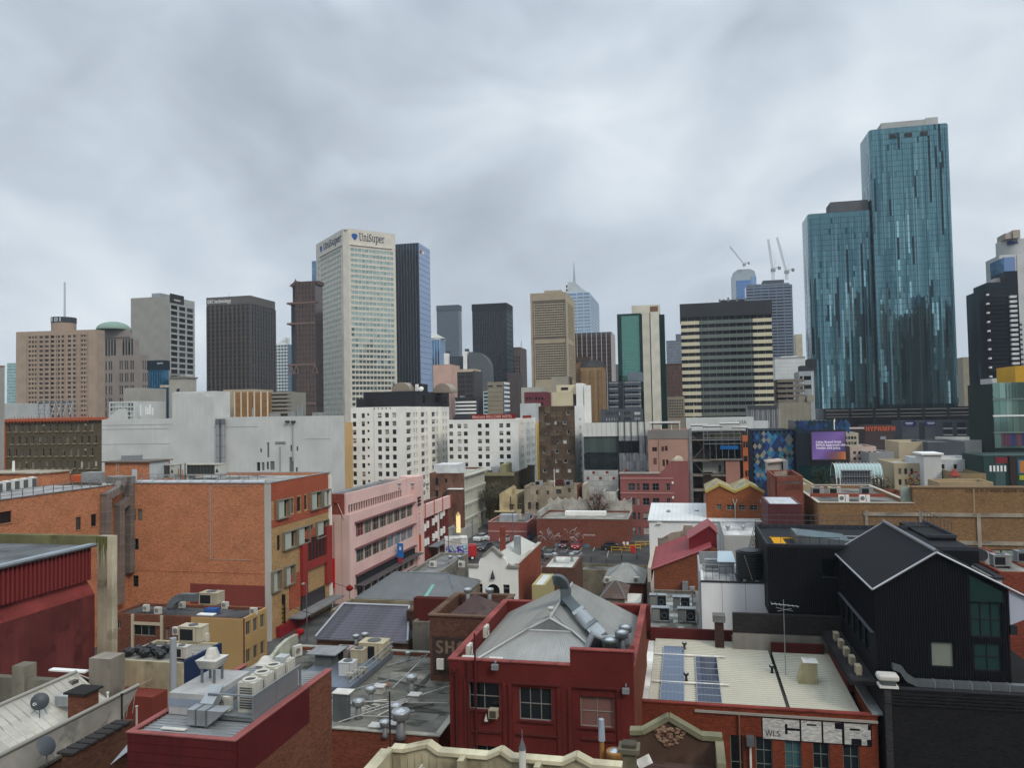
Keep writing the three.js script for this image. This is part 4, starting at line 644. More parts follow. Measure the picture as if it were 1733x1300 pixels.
{// rooftop of the orange building
const Y=OB.H-0.4,k=113/FOCAL;
const hut=at(178,806,116),g=thing('brick_roof_hut','orange brick roof hut with a white door and a flat lid','hut',V(hut.x,Y,hut.z),TH),h=2.95;
bx(g,'wall',clay,0,7.4,0,h,-5,0);bx(g,'roof',M(0x6b675f,'metal'),-0.3,7.8,h,h+0.18,-5.3,0.4);bx(g,'door',M(0xb9bcc2),4.75,5.6,0.05,1.95,0.003,0.08);bx(g,'end_panel',M(0xb1b6ba,'plaster'),7.41,7.5,0,h-0.1,-4.6,-0.3);bx(g,'water_tank',M(0x83898c,'metal'),1.2,3.4,h+0.19,h+0.9,-4,-2);
const lad=[rod(V(2.2,0,0.2),V(2.2,3.9,0.2),0.03),rod(V(2.6,0,0.2),V(2.6,3.9,0.2),0.03)];for(let i=0;i<12;i++)lad.push(rod(V(2.2,0.3+i*0.3,0.2),V(2.6,0.3+i*0.3,0.2),0.02));mesh(g,'ladder',merge(lad),M(0xb5aaa0));
const chiller=(x,y,w,label)=>{const p=at(x,y,118),c=thing('air_cooled_chiller',label,'chiller',V(p.x,Y,p.z),TH,'chillers on the brick roof');for(const a of[0.1,w-0.3])bx(c,'leg',M(0xb0b3b2),a,a+0.2,0,0.6,-1.8,0);bx(c,'base_frame',M(0x9b9f9f),0,w,0.6,0.8,-2,0.1);bx(c,'coil_bank',M(0x3a3c3b,'metal'),0.1,w-0.9,0.82,2.2,-1.8,0);bx(c,'top',M(0xa9a59a,'metal'),-0.1,w,2.21,2.35,-2.1,0.15);mesh(c,'end_cabinet',shapeG([[0,0],[0.8,0],[0.8,1.4],[0,1.4]],1.8),M(0xb4b5ae),w-0.85,0.81,0.02);mesh(c,'warning_triangle',shapeG([[0,0],[0.5,0],[0.25,0.6]],0.02),black,w-0.7,1.1,0.05);for(let i=0;i<8;i++)bx(c,'coil_bar',M(0x5b5d5b),0.15+i*(w-1.2)/ 8,0.2+i*(w-1.2)/ 8,0.85,2.15,0.01,0.04);};
chiller(271,806,2.6,'smaller dark chiller unit next to the brick roof hut');chiller(316,805,5.7,'long dark chiller unit on the brick roof');
const pipes=thing('roof_flue_pipe','tan and dark flue pipes standing between the two chillers','pipes',at(303,806,117).setY(Y),TH);for(const[x,hh,c]of[[0,1.8,0xa06a4a],[0.35,2.4,0x4b4744],[0.7,1.6,0xa06a4a],[1.1,2.6,0x33312f]])pole(pipes,'pipe',M(c),x,0,hh,0,0.09);
// row of packaged air conditioners along the wing
for(let i=0;i<9;i++){const x=5+i*14.5,y=838-i*2.6 +(i===8?0:0),p=onY(x,y-2,Y+0.05),c=thing('rooftop_condenser',['first','second','third','fourth','fifth','sixth','seventh','eighth','ninth'][i]+ ' white condenser in the row along the brick wing, counted from the picture edge','air conditioner',V(p.x,Y,p.z).addScaledVector(right(TH),-0.9),TH,'condensers along the brick wing roof');bx(c,'case',M(0xc9cac6,'metal'),-0.5,0.5,0.12,1.5,-0.45,0.4);bx(c,'coil_panel',M(0x55595a),0.505,0.52,0.2,1.35,-0.4,0.35);for(const z of[-0.22,0.2])mesh(c,'fan_cowl',cylG(0.2,0.2,0.1,12),M(0xdcdcd8),0,1.55,z);bx(c,'plinth',M(0x8c8c88),-0.5,0.5,0,0.115,-0.4,0.35);}
const hp=onY(2,826,Y),hb=thing('orange_brick_plant_room','low orange brick plant room at the picture edge on the brick roof','hut',at(-40,820,112).setY(Y),TH);bx(hb,'wall',clay,0,11.4,0,1.9,-5,0);bx(hb,'roof',M(0xa19b8e,'grime'),-0.2,11.7,1.9,2.05,-5.2,0.3);bx(hb,'yellow_light_strip',M(0xd8b93a),6.9,8.1,1.1,1.25,0.003,0.08);pole(hb,'vent_pipe',white,4.5,2.05,3.6,-2,0.2);
const sk=thing('grey_roof_tank','grey box tank with an orange lid behind the condenser row','tank',at(138,812,116).setY(Y),TH);bx(sk,'tank',M(0x8f9496,'metal'),0,3.6,0,1.5,-2,0);bx(sk,'orange_cover',M(0xc2623c),-2,-0.1,0,1.1,-1.8,-0.2);
}
// ---------------------------------------------------------------- pink ribbon-window building and its neighbours down the street
{
const S=site({D:124,xl:540,y:871,xr:591,xs:713,ys:828}),H=S.H,pink=M(0xd8b6b1,'plaster'),pale=M(0xccb1ab,'plaster'),L=S.L,z=(t)=>t*L;
const rib=(top,h,n)=>{const out=[];for(let i=0;i<n;i++){const a=z(0.075),b=z(0.855),w=(b-a)/ n;out.push([a+i*w+0.04,H-top-h,w-0.08,h]);}return out;};
const r2=rib(1.7,2.35,8),r3=rib(5.9,2.3,8);r2[0][4]=M(0x6d3236,'plaster');for(let i=4;i<8;i++)r3[i][4]=M(0x6f8798,'',{r:0.1,m:0.3});for(const r of[...r2,...r3]){r[4]=r[4]??[M(0x3d4340,'',{r:0.12}),M(0x4a504b,'',{r:0.15}),M(0x343a3a,'',{r:0.1}),M(0x5d625b,'',{r:0.2})][Math.floor(rnd(4))];r[5]=3;r[6]=2;}
const shop=[];for(let i=0;i<9;i++)shop.push([z(0.08+i*0.088),0.4,z(0.075),2.2]);
const{g}=block('pink_ribbon_window_building','pink rendered art deco building with long ribbon windows down the street',S,{wall:pale,t:0.4,parapet:0.3,roof:roofDark,faces:{R:{rects:[...r2,...r3,...shop],wall:pink}},frame:M(0x9a9c94),ft:0.05});
for(const[t,h]of[[1.45,0.22],[5.65,0.22],[9.9,0.25]])fbox(g,S,'R','window_hood',M(0x6b4a4a),z(0.06),z(0.87),H-t-h,H-t,0.003,0.55);
fbox(g,S,'R','dark_shop_fascia',M(0x25282d,'plaster'),z(0.07),z(0.86),2.7,3.7,0.003,0.25);fbox(g,S,'R','awning',M(0x55504f),z(0.05),z(0.88),2.55,2.68,0.003,1.8);
// set back top storey
const up=3.3,x0=S.W-0.6;bx(g,'top_storey_front',M(0x86463c,'brick'),0,x0-0.31,H,H+up,-0.32,-0.02);
const ty=[];for(let i=0;i<24;i++)ty.push([z(0.03)+ i*z(0.7)/ 24+0.06,H+0.15,z(0.7)/ 24-0.12,1.25]);
const T={...S,W:x0,pos:S.pos};wall(g,T,'R',ty,{wall:pink,t:0.3,base:H-0.3,H:H+up,glass:[M(0x22262a,'',{r:0.08}),M(0x2d3236,'',{r:0.1})]});
bx(g,'roof',M(0x6d6e70,'grime'),0,x0-0.31,H+up-0.5,H+up-0.25,-L*0.8,-0.33);bx(g,'wall',pale,0,x0,H-0.3,H+up,-L*0.8-0.3,-L*0.8);
bx(g,'roof_flashing',M(0xc9cbca),S.W*0.15,S.W*0.17,H+up-0.24,H+up-0.2,-L*0.7,-1);
// pylon with the sign letters
bx(g,'sign_pylon',pink,S.W-3.2,S.W+0.5,0,H+3.4,-L-0.02,-z(0.885));for(let i=0;i<3;i++)bx(g,'pylon_fin',M(0x3c3030),S.W+0.51,S.W+0.8,H-1-i*0.65,H-0.65-i*0.65,-z(0.93),-z(0.89));
onFace(text(g,'ENTERTAINMENT'.split('').join('\n'),0.42,M(0xa98a86),0,0,0,{d:0.06}),S,'R',z(0.915),H-3.4,0.52);
onFace(mesh(g,'red_sign_panel',boxG(0.9,3.2,0.12),M(0xb5502f)),S,'R',z(0.92),4.3,0.6);
bx(g,'side_pipe',M(0xb99a94),2.6,2.75,0,H-1,0.003,0.15);for(const x of[1.1,3.9])bx(g,'wall_seam',M(0xb2948f),x,x+0.06,0,H,0.003,0.05);
bx(g,'rainwater_head',M(0x8a4a40),x0-1.6,x0-1,H+1.9,H+2.2,-0.018,0.3);mesh(g,'downpipe',rod(V(x0-1.3,H+1.9,0.15),V(x0-0.2,H-0.6,0.15),0.07),M(0xc7a5a0));
onFace(mesh(g,'red_banner',boxG(1.2,4.6,0.12),M(0xc4161c)),S,'F',S.W-3.05,4.9,0.2);
const bs=thing('blue_street_sign','blue vertical shop sign hung on the pink facade','sign',V(S.pos.x,0,S.pos.z).addScaledVector(S.r,S.W+0.6).addScaledVector(S.f,z(0.56)).setY(3.75),TH);bx(bs,'panel',M(0x1c6bb8,'',{r:0.5}),-0.05,1.1,0,2.6,-0.1,0.1);bx(bs,'red_foot',M(0xa83240),0.1,0.9,-0.9,-0.02,-0.08,0.08);bx(bs,'bracket',steel,-0.6,-0.06,1.2,1.35,-0.05,0.05);bx(bs,'white_mark',white,0.4,0.75,1.4,2,0.101,0.12);
// maroon column building next along
const q=site({D:157,xl:690,y:857,xr:714,xs:758,ys:843}),mr=M(0x6b302c,'plaster');
const rr=[];for(let i=0;i<9;i++)rr.push([q.L*(0.05+i*0.103),2.5,q.L*0.055,q.H-5]);
const b=block('maroon_column_building','maroon building with tall window strips under a pink top band',q,{wall:M(0x6a4a45,'plaster'),t:0.5,roof:roofGrey,faces:{R:{rects:rr,wall:mr}}});
fbox(b.g,q,'R','pink_top_band',pink,0,q.L,q.H-2.4,q.H+0.3,0.003,0.6);for(let i=0;i<4;i++)fbox(b.g,q,'R','band_joint',M(0xb0604a),q.L*i/3.05,q.L*i/3.05+0.3,q.H-2.5,q.H+0.5,0.61,0.75);fbox(b.g,q,'R','white_pipe',white,q.L*0.56,q.L*0.58,0,q.H-2.5,0.003,0.3);
for(const[i,y]of[[0,6],[1,6.4],[3,6.4],[4,6.8],[6,7],[7,7.4],[0,3],[1,3],[3,3.2],[4,3.4],[6,3.4],[7,3.6]])fbox(b.g,q,'R','white_window_box',white,q.L*(0.045+i*0.103),q.L*(0.115+i*0.103),y,y+1.4,-0.2,0.2);
fbox(b.g,q,'R','awning',M(0x7b7f82,'metal'),q.L*0.2,q.L,2.4,2.55,0.003,2.2);
}
{// brown brick flank and white ornate front
const S=site({D:190,xl:727,y:801,xr:785,xs:820,yr:798,ys:797}),H=S.H,orn=M(0xb9bab0,'plaster'),rows=[];
for(let j=0;j<4;j++)for(let i=0;i<8;i++)rows.push([S.L*(0.07+i*0.115),H-3.4-j*3.5,S.L*0.045,1.9]);
const k=S.k,{g}=block('ornate_white_terrace','white ornate terrace front with rows of small windows and a worn brown brick flank',S,{wall:M(0x705448,'grime'),t:0.35,parapet:0.5,roof:roofPale,faces:{F:{rects:[[10,8,5,12],[27,9,4,7],[10,29,5,11],[27,31,3.5,10],[37,50,4,7],[38,76,3,6]].map(([x,y,w,h])=>[x*k,H -(y+h)*k,w*k,h*k])},R:{rects:rows,wall:orn}},glass:GL.mixed});
for(let j=0;j<4;j++){fbox(g,S,'R','cornice',M(0xc5c6bd,'plaster'),0,S.L,H-0.9-j*3.5,H-0.5-j*3.5,0.003,j?0.35:0.8);fbox(g,S,'R','string_course',orn,0,S.L,H-1.35-j*3.5,H-1.1-j*3.5,0.003,0.2);}
for(const r of rows)fbox(g,S,'R','window_pilaster',orn,r[0]- 0.55,r[0]- 0.2,r[1]- 0.3,r[1]+ 2.1,0.003,0.12);
bx(g,'brick_buttress',M(0x6a4a40,'grime'),35*k,S.W-0.02,0,H-26*k,0.003,1.6);bx(g,'white_ledge',white,34.5*k,S.W,H-26*k,H-25*k,0.003,1.8);
bx(g,'roof_plant',M(0xc8cccd,'metal'),S.W-9,S.W-3,H-0.5,H+1.8,-12,-4);
const T=site({D:182,xl:757,y:894,xr:786,L:12});block('low_grey_shop','low grey shop roof between the maroon columns and the ornate terrace',T,{wall:M(0x9ea09c,'plaster'),roof:roofGrey});
const n=thing('lit_shop_lantern','tall glowing yellow shop sign standing before the low grey shop','sign',at(776,905,180),TH);mesh(n,'glow_panel',new RoundedBoxGeometry(1,4.2,0.5,2,0.2),new THREE.MeshStandardMaterial({color:0xe8d9a8,emissive:0xffd98a,emissiveIntensity:0.55,roughness:0.5}),0,2.1+0.4,0);mesh(n,'cap',new THREE.ConeGeometry(0.6,0.8,8),M(0xc0a070),0,4.95,0);bx(n,'post',steel,-0.1,0.1,-at(776,905,180).y,0.5,-0.1,0.1);
// mesh-clad car park behind
const U=site({D:218,xl:818,y:800,xr:905,L:30,yr:800}),c=block('brown_mesh_carpark','brown mesh clad car park with cars on its top deck',U,{wall:M(0x57503f,'grime'),t:0.3,parapet:1,roof:roofGrey});
for(let i=0;i<30;i++)bx(c.g,'mesh_strip',M(0x49432f,'grime'),i*U.W/30,i*U.W/30+0.12,0,U.H-1,0.003,0.12);bx(c.g,'deck_edge',M(0x8d866a,'plaster'),0,U.W,U.H-0.9,U.H+0.1,0.003,0.3);bx(c.g,'stair_hut',M(0x8d8a68,'plaster'),U.W*0.44,U.W*0.62,U.H-1,U.H+2,-12,-4);bx(c.g,'roof_plant',M(0x9ba1a4,'metal'),0,U.W*0.3,U.H-1,U.H+1,-16,-9);
}
// ---------------------------------------------------------------- white hotels
{
const S=site({D:220,xl:594,y:690,xr:683,xs:760,yr:687,ys:690}),H=S.H,k=S.k,wt=M(0xe6e5e0,'plaster'),F=[],R_=[];
for(let j=0;j<11;j++){const y=H -(10+j*14)*k;for(const[x,w,h]of[[1,6.5,8],[19,6,8],[29,4,4],[48,7,8],[61,7,8],[74,7,8]])F.push([Math.max(0.5,x*k),y-h*k,w*k,h*k]);for(const[p,w]of[[0.05,0.09],[0.19,0.025],[0.24,0.025],[0.31,0.11],[0.45,0.025],[0.56,0.1],[0.69,0.03],[0.78,0.03],[0.84,0.03],[0.91,0.03]])R_.push([S.L*p,y-8*k,S.L*w,8*k]);}
for(let i=0;i<5;i++)F.push([(41+i*7)*k,H-4*k,2.6*k,2.6*k]);
const{g}=block('white_hotel_block','tall white hotel with a grid of dark square windows below a charcoal penthouse',S,{wall:wt,t:0.45,faces:{F:{rects:F},R:{rects:R_}},glass:[M(0x1b1a1c,'',{r:0.1}),M(0x262426,'',{r:0.1}),M(0x141416,'',{r:0.08}),M(0x3c3a39,'',{r:0.15})],blind:0.35,roof:roofGrey});
bx(g,'vertical_joint',M(0xbcbbb4),41*k,41.6*k,0,H,0.002,0.06);
for(const p of[0.27,0.5,0.74])fbox(g,S,'R','wall_pier',wt,S.L*p,S.L*(p+0.02),0,H,0.003,0.8);
const T=site({D:232,xl:615,y:664,xr:702,xs:760,ys:668}),ck=M(0x2e2f34,'plaster'),p=block('charcoal_hotel_penthouse','charcoal penthouse with two barrel vaults on the white hotel',T,{wall:ck,t:0.3,base:H-1,roof:ck,faces:{R:{rects:[0.2,0.55,0.85].map((q)=>[T.L*q,T.H-3.6,T.L*0.07,2.4])}}});
for(const[x,z]of[[62,-6],[106,-22]]){mesh(p.g,'barrel_vault',new THREE.CylinderGeometry(3,3,7,18,1,false,Math.PI/2,Math.PI).rotateX(Math.PI/2),M(0xa39685,'metal',{r:0.4,m:0.4}),x*T.k,T.H-0.2,z);}
bx(p.g,'upper_box',ck,38*T.k,84*T.k,T.H,T.H+14*T.k,-16,-7);bx(p.g,'side_box',ck,-1,12*T.k,H-1,T.H-2,0.5,3);for(const x of[10,14,17,22])pole(p.g,'antenna',steel,x*T.k,T.H-0.8,T.H+rnd(1,3.5),-3,0.1);for(const x of[84,87])bx(p.g,'white_flue',white,x*T.k,(x+2)*T.k,T.H-0.8,T.H+12*T.k,-5,-4.4);mesh(p.g,'white_dish',new THREE.SphereGeometry(1,12,5,0,6.3,0,1),white,96*T.k,T.H+0.4,-4,1.1,0,0);
const U=site({D:238,xl:757,y:711,xr:877,xs:906,yr:707,ys:706}),q=U.k,rw=[],rs=[];
for(let j=0;j<8;j++){const y=U.H -(7+j*12.9)*q;for(const x of[3,17.5,28.5,53,66,90,102])rw.push([x*q,y-7*q,6.8*q,7*q]);for(const p of[0.12,0.22,0.46,0.56,0.78,0.88])rs.push([U.L*p,y-7.2*q,U.L*0.05,7*q]);}
const m=block('white_sign_hotel','lower white hotel with a red rooftop name sign',U,{wall:M(0xe7e8e6,'plaster'),blind:0.35,t:0.4,faces:{F:{rects:rw},R:{rects:rs}},glass:[M(0x35332f,'',{r:0.12}),M(0x4a4742,'',{r:0.2}),M(0x1d1c1c,'',{r:0.1})],roof:roofPale});
bx(m.g,'sign_board',M(0x7c1d1f,'plaster'),43*q,U.W-1,U.H+0.02,U.H+8.5*q,-0.7,-0.3);fbox(m.g,U,'R','sign_board',M(0x8e2a22,'plaster'),U.L*0.35,U.L*0.8,U.H+0.02,U.H+5*q,-0.7,-0.3);
text(m.g,'Mercure WELCOME HOTEL',5*q,M(0xd9a79a),44*q,U.H+1.9*q,-0.29,{left:1,d:0.08,w:68*q});
for(const[x0,x1,y0]of[[0,120,3],[0,120,55]])bx(m.g,'wall_joint',M(0xbfc0be),x0*q,U.W,U.H -(y0+0.3)*q,U.H-y0*q,0.002,0.05);
mesh(m.g,'roof_vault',new THREE.CylinderGeometry(2.2,2.2,6,14,1,false,0,Math.PI).rotateZ(Math.PI/2),ck,22*q,U.H-0.8,-5);
bx(m.g,'yellow_plant_wall',M(0xc9a84a,'plaster'),U.W+0.5,U.W+2,0,U.H-1.5,-U.L-4,-U.L+1);
}
// ---------------------------------------------------------------- centre and right of the middle distance
{// brown panel tower with framed windows
const S=site({D:212,xl:911,y:688,xr:972,xs:989,ys:690}),k=S.k,H=S.H,wm=M(0x5a4d42,'grime'),F=[];
for(let j=0;j<8;j++)for(const x of j%2?[13,27,41]:[6,27,47.5])F.push([x*k,H -(15+j*16.1)*k,6.4*k,6.6*k,(j*3+x)% 5<1?M(0xc3cbc8,'',{r:0.3}):undefined]);
const{g}=block('brown_panel_tower','brown panelled tower with rows of small white framed windows and a white side',S,{wall:wm,t:0.3,faces:{F:{rects:F},R:{rects:[],wall:white}},glass:GL.mixed,frame:M(0xb9b4aa),ft:0.12,roof:roofGrey});
for(let i=0;i<34;i++){const c=Math.floor(rnd(6)),r=Math.floor(rnd(12));bx(g,'cladding_panel',M([0x66584c,0x4f4339,0x6f6154,0x554a3f][i%4],'grime'),c*10.2*k+0.05,(c+1)*10.2*k-0.05,Math.max(0,H -(8.5+r*8.05)*k-3.4*k*0-2*k),H -(8.5+r*8.05)*k+1.2,0.002+i*0.0004,0.03+i*0.0004);}
for(let j=0;j<9;j++)fbox(g,S,'R','side_vent',M(0xb5b8b6),S.L*0.42,S.L*0.58,H-4-j*2.2,H-3.4-j*2.2,0.003,0.1);
bx(g,'white_riser',white,S.W+0.02,S.W+1.9,0,H+38*k,-S.L-1.5,-S.L-0.02);
const T=site({D:232,xl:934,y:664,xr:977,L:10}),c=M(0xc6bca0,'plaster'),b=block('cream_stepped_block','cream stepped block rising behind the brown panel tower',T,{wall:c,t:0.3,roof:c});
bx(b.g,'upper_block',M(0xcfc6ac,'plaster'),7*T.k,50*T.k,T.H-0.8,T.H+12*T.k,-9,-1);bx(b.g,'vent',black,15*T.k,27*T.k,T.H+0.6,T.H+1.4,-0.99,-0.9);bx(b.g,'white_fin',white,42*T.k,52*T.k,0,T.H+14*T.k,-9,1.2);
const U=site({D:300,xl:887,y:664,xr:932,L:14}),u=block('maroon_window_block','maroon office block with small dark windows behind the hotels',U,{wall:M(0x6d3840,'plaster'),t:0.3,faces:{F:{rects:gp(U,{n:8,m:3,x0:2,x1:44,top:9,p:9,h:4.5,fw:0.6})}}});
block('grey_flat_block','pale grey flat roofed block above the maroon office block',{D:330,xl:882,y:656,xr:926,L:14},{wall:M(0xa9a9a2,'plaster')});block('white_low_annex','low white annex between the hotel sign and maroon block',{D:285,xl:880,y:683,xr:915,L:10},{wall:M(0xb9bec0,'plaster')});block('beige_far_block','plain beige block below the framed tower',{D:340,xl:933,y:638,xr:968,L:12},{wall:M(0x9b9588,'plaster')});
}
{// metal and glass studio building
const S=site({D:205,xl:986,y:716,xr:1097,L:20}),k=S.k,H=S.H,g=thing('metal_glass_studio','studio building with a white panel top, wide dark window and grey metal wall','building',S.pos,S.phi);
bx(g,'body',M(0x3a4040,'plaster'),0.3,S.W-0.3,0,H-0.3,-20,-0.6);
for(let i=0;i<14;i++)bx(g,'white_panel',M(0xc9cbc8,'plaster'),i*7.9*k+0.02,(i+1)*7.9*k-0.02,H-23*k,H,-0.6,0);
for(let i=0;i<5;i++)for(let j=0;j<2;j++)bx(g,'glass_pane',M(j?[0x262d31,0x2b3337][i%2]:[0x4f5c58,0x566460][i%2],'',{r:0.06,m:0.2}),(0.5+i*11.2)*k,(11.5+i*11.2)*k,H -(50+j*28)*k,H -(23.5+j*28)*k,-0.55,-0.45);
for(let i=0;i<7;i++)for(let j=0;j<6;j++)bx(g,'tile',M([0xb2b4b2,0xabadab,0xbabcba][(i*2+j)% 3],'plaster'),(0.3+i*8.2)*k,(8.3+i*8.2)*k,H -(88.5+j*9)*k,H -(79.8+j*9)*k,-0.55,-0.05);
for(const[x,y]of[[5,91],[14.5,81.5],[26,91],[37,81],[48,91]])bx(g,'red_square',M(0x7b2f36),x*k,(x+4)*k,H -(y+4)*k,H-y*k,-0.045,0.02);
for(let i=0;i<9;i++)for(let j=0;j<5;j++){if(j===1&&i<6||j===0&&i<6)continue;bx(g,'metal_panel',M([0x8c9093,0x9a9da0,0x7f8386,0xa4a7a9][Math.floor(rnd(4))],'metal',{r:0.5,m:0.3}),(60+i*5.6)*k,(65.4+i*5.6)*k,H -(37+j*14)*k,H -(23.3+j*14)*k,-0.55,-0.05 +(i%3)*0.03);}
bx(g,'window',GL.dark[1],60*k,93.3*k,H-51*k,H-31*k,-0.55,-0.3);bx(g,'metal_panel',M(0x9a9da0,'metal',{r:0.5,m:0.3}),60*k,93.3*k,H-30.9*k,H-23.3*k,-0.55,-0.08);
for(const x of[59,69.5,80.5,91.5,102.5])bx(g,'steel_fin',M(0x2e3236),x*k,(x+1)*k,H-54*k,H+1,0.06,0.35);bx(g,'lower_wall',M(0x6c5a4e,'grime'),0,58*k,0,H-126*k,-0.6,0);
}
{// salmon building with dishes, red pink building in front
const S=site({D:194,xl:1096,y:729,xr:1165,L:16}),k=S.k,H=S.H,sal=M(0xa9877a,'plaster');
const F=[[6.5,28,8,7],[22,27,4,8],[27.5,26,4.5,8],[8,46,5.5,11],[23,49,4,11],[29,49,4,11]].map(([x,y,w,h])=>[x*k,H -(y+h)*k,w*k,h*k]);
const{g}=block('salmon_building','salmon rendered building with a grey top band and satellite dishes',S,{wall:sal,t:0.3,faces:{F:{rects:F}},frame:M(0x7a3f34),nx:2,ny:2,roof:roofGrey,glass:GL.dark});
bx(g,'grey_top_band',M(0x807c79,'plaster'),-0.05,S.W+0.05,H-14*k,H+0.1,0.003,0.15);bx(g,'brown_shutter',M(0x6b4636),8*k,13.5*k,H-57*k,H-46*k,-0.2,0.02);
bx(g,'pilaster',sal,18*k,20*k,0,H-14*k,0.003,0.25);bx(g,'edge_gutter',M(0x7c8084,'metal'),S.W+0.02,S.W+0.7,0,H+0.4,-3,0.3);
for(const[x,y,r]of[[42,52,0.95],[50,50,1.25]]){const d=thing('satellite_dish',x<45?'smaller pale satellite dish on the salmon wall':'larger pale round satellite dish on the salmon wall','satellite dish',S.pos.clone().addScaledVector(S.r,x*k).addScaledVector(S.f,-0.9).setY(H-y*k),TH,'dishes on the salmon wall');mesh(d,'dish',new THREE.SphereGeometry(r*1.6,18,6,0,6.3,0,0.68).translate(0,-r*1.25,0),M(0xb5ab97,'metal'),0,0,0.2,Math.PI/2-0.3,0,x<45?0.6:-0.4);mesh(d,'arm',rod(V(0,-0.4,-0.9),V(0,0,0.1),0.08),dull);mesh(d,'feed',rod(V(0,-0.5,0.1),V(0.1,0.1,r*1.1),0.05),dull);}
const ter=thing('rooftop_bar_pergola','white rooftop bar pergola with dark blinds on the salmon building','pergola',S.pos.clone().setY(H-0.8),TH);for(const x of[0.6,3.2,5.8,7.8])bx(ter,'post',white,x,x+0.12,0,2.6,-2,-1.88);bx(ter,'beam',white,0.4,8,2.6,2.85,-2.1,-1.8);bx(ter,'blind',black,0.8,7.6,2.25,2.5,-1.79,-1.7);bx(ter,'counter',M(0x8c8a86),0.6,7.8,0,0.95,-2.6,-2.2);bx(ter,'roof_sheet',white,0.3,8.1,2.86,2.95,-5,-1.7);
const T=site({D:186,xl:1049,y:802,xr:1165,L:18}),q=T.k,h=T.H,pk=M(0x8a5654,'plaster'),W2=[];
for(let j=0;j<5;j++)for(const[x,w]of[[13.5,11],[28,4],[37,11],[53,11],[76,6]])W2.push([x*q,h -(28+j*24.4)*q,w*q,12*q]);
const prof=[[T.W,h+21*q],[T.W-30*q,h+21*q],[T.W-31*q,h+17*q],[T.W-38*q,h+12*q],[T.W-39*q,h+8*q],[T.W-46*q,h+2*q],[T.W-47*q,h],[0,h]];
const b=block('dusty_red_building','dusty red rendered building with a stepped parapet and two pale bands',T,{wall:pk,t:0.35,faces:{F:{rects:W2,profile:prof}},frame:M(0x7d7f80),nx:2,ny:2,glass:GL.mixed,blind:0.3,roof:roofGrey});
for(const y of[7,31.5])bx(b.g,'pale_band',M(0xc08f8a),0,88*q,h -(y+1.4)*q,h-y*q,0.003,0.15);bx(b.g,'parapet_coping',M(0xa9a39e,'plaster'),-0.2,T.W-47*q,h,h+0.35,-0.6,0.25);
for(let j=0;j<3;j++){bx(b.g,'corner_window',GL.mixed[j],-0.02,0.06,h -(28+j*24.4)*q,h -(16+j*24.4)*q,-1.5,-0.3);bx(b.g,'meter_box',white,85*q,88*q,h -(16.5+j*24.4)*q,h -(13+j*24.4)*q,0.003,0.3);}
}
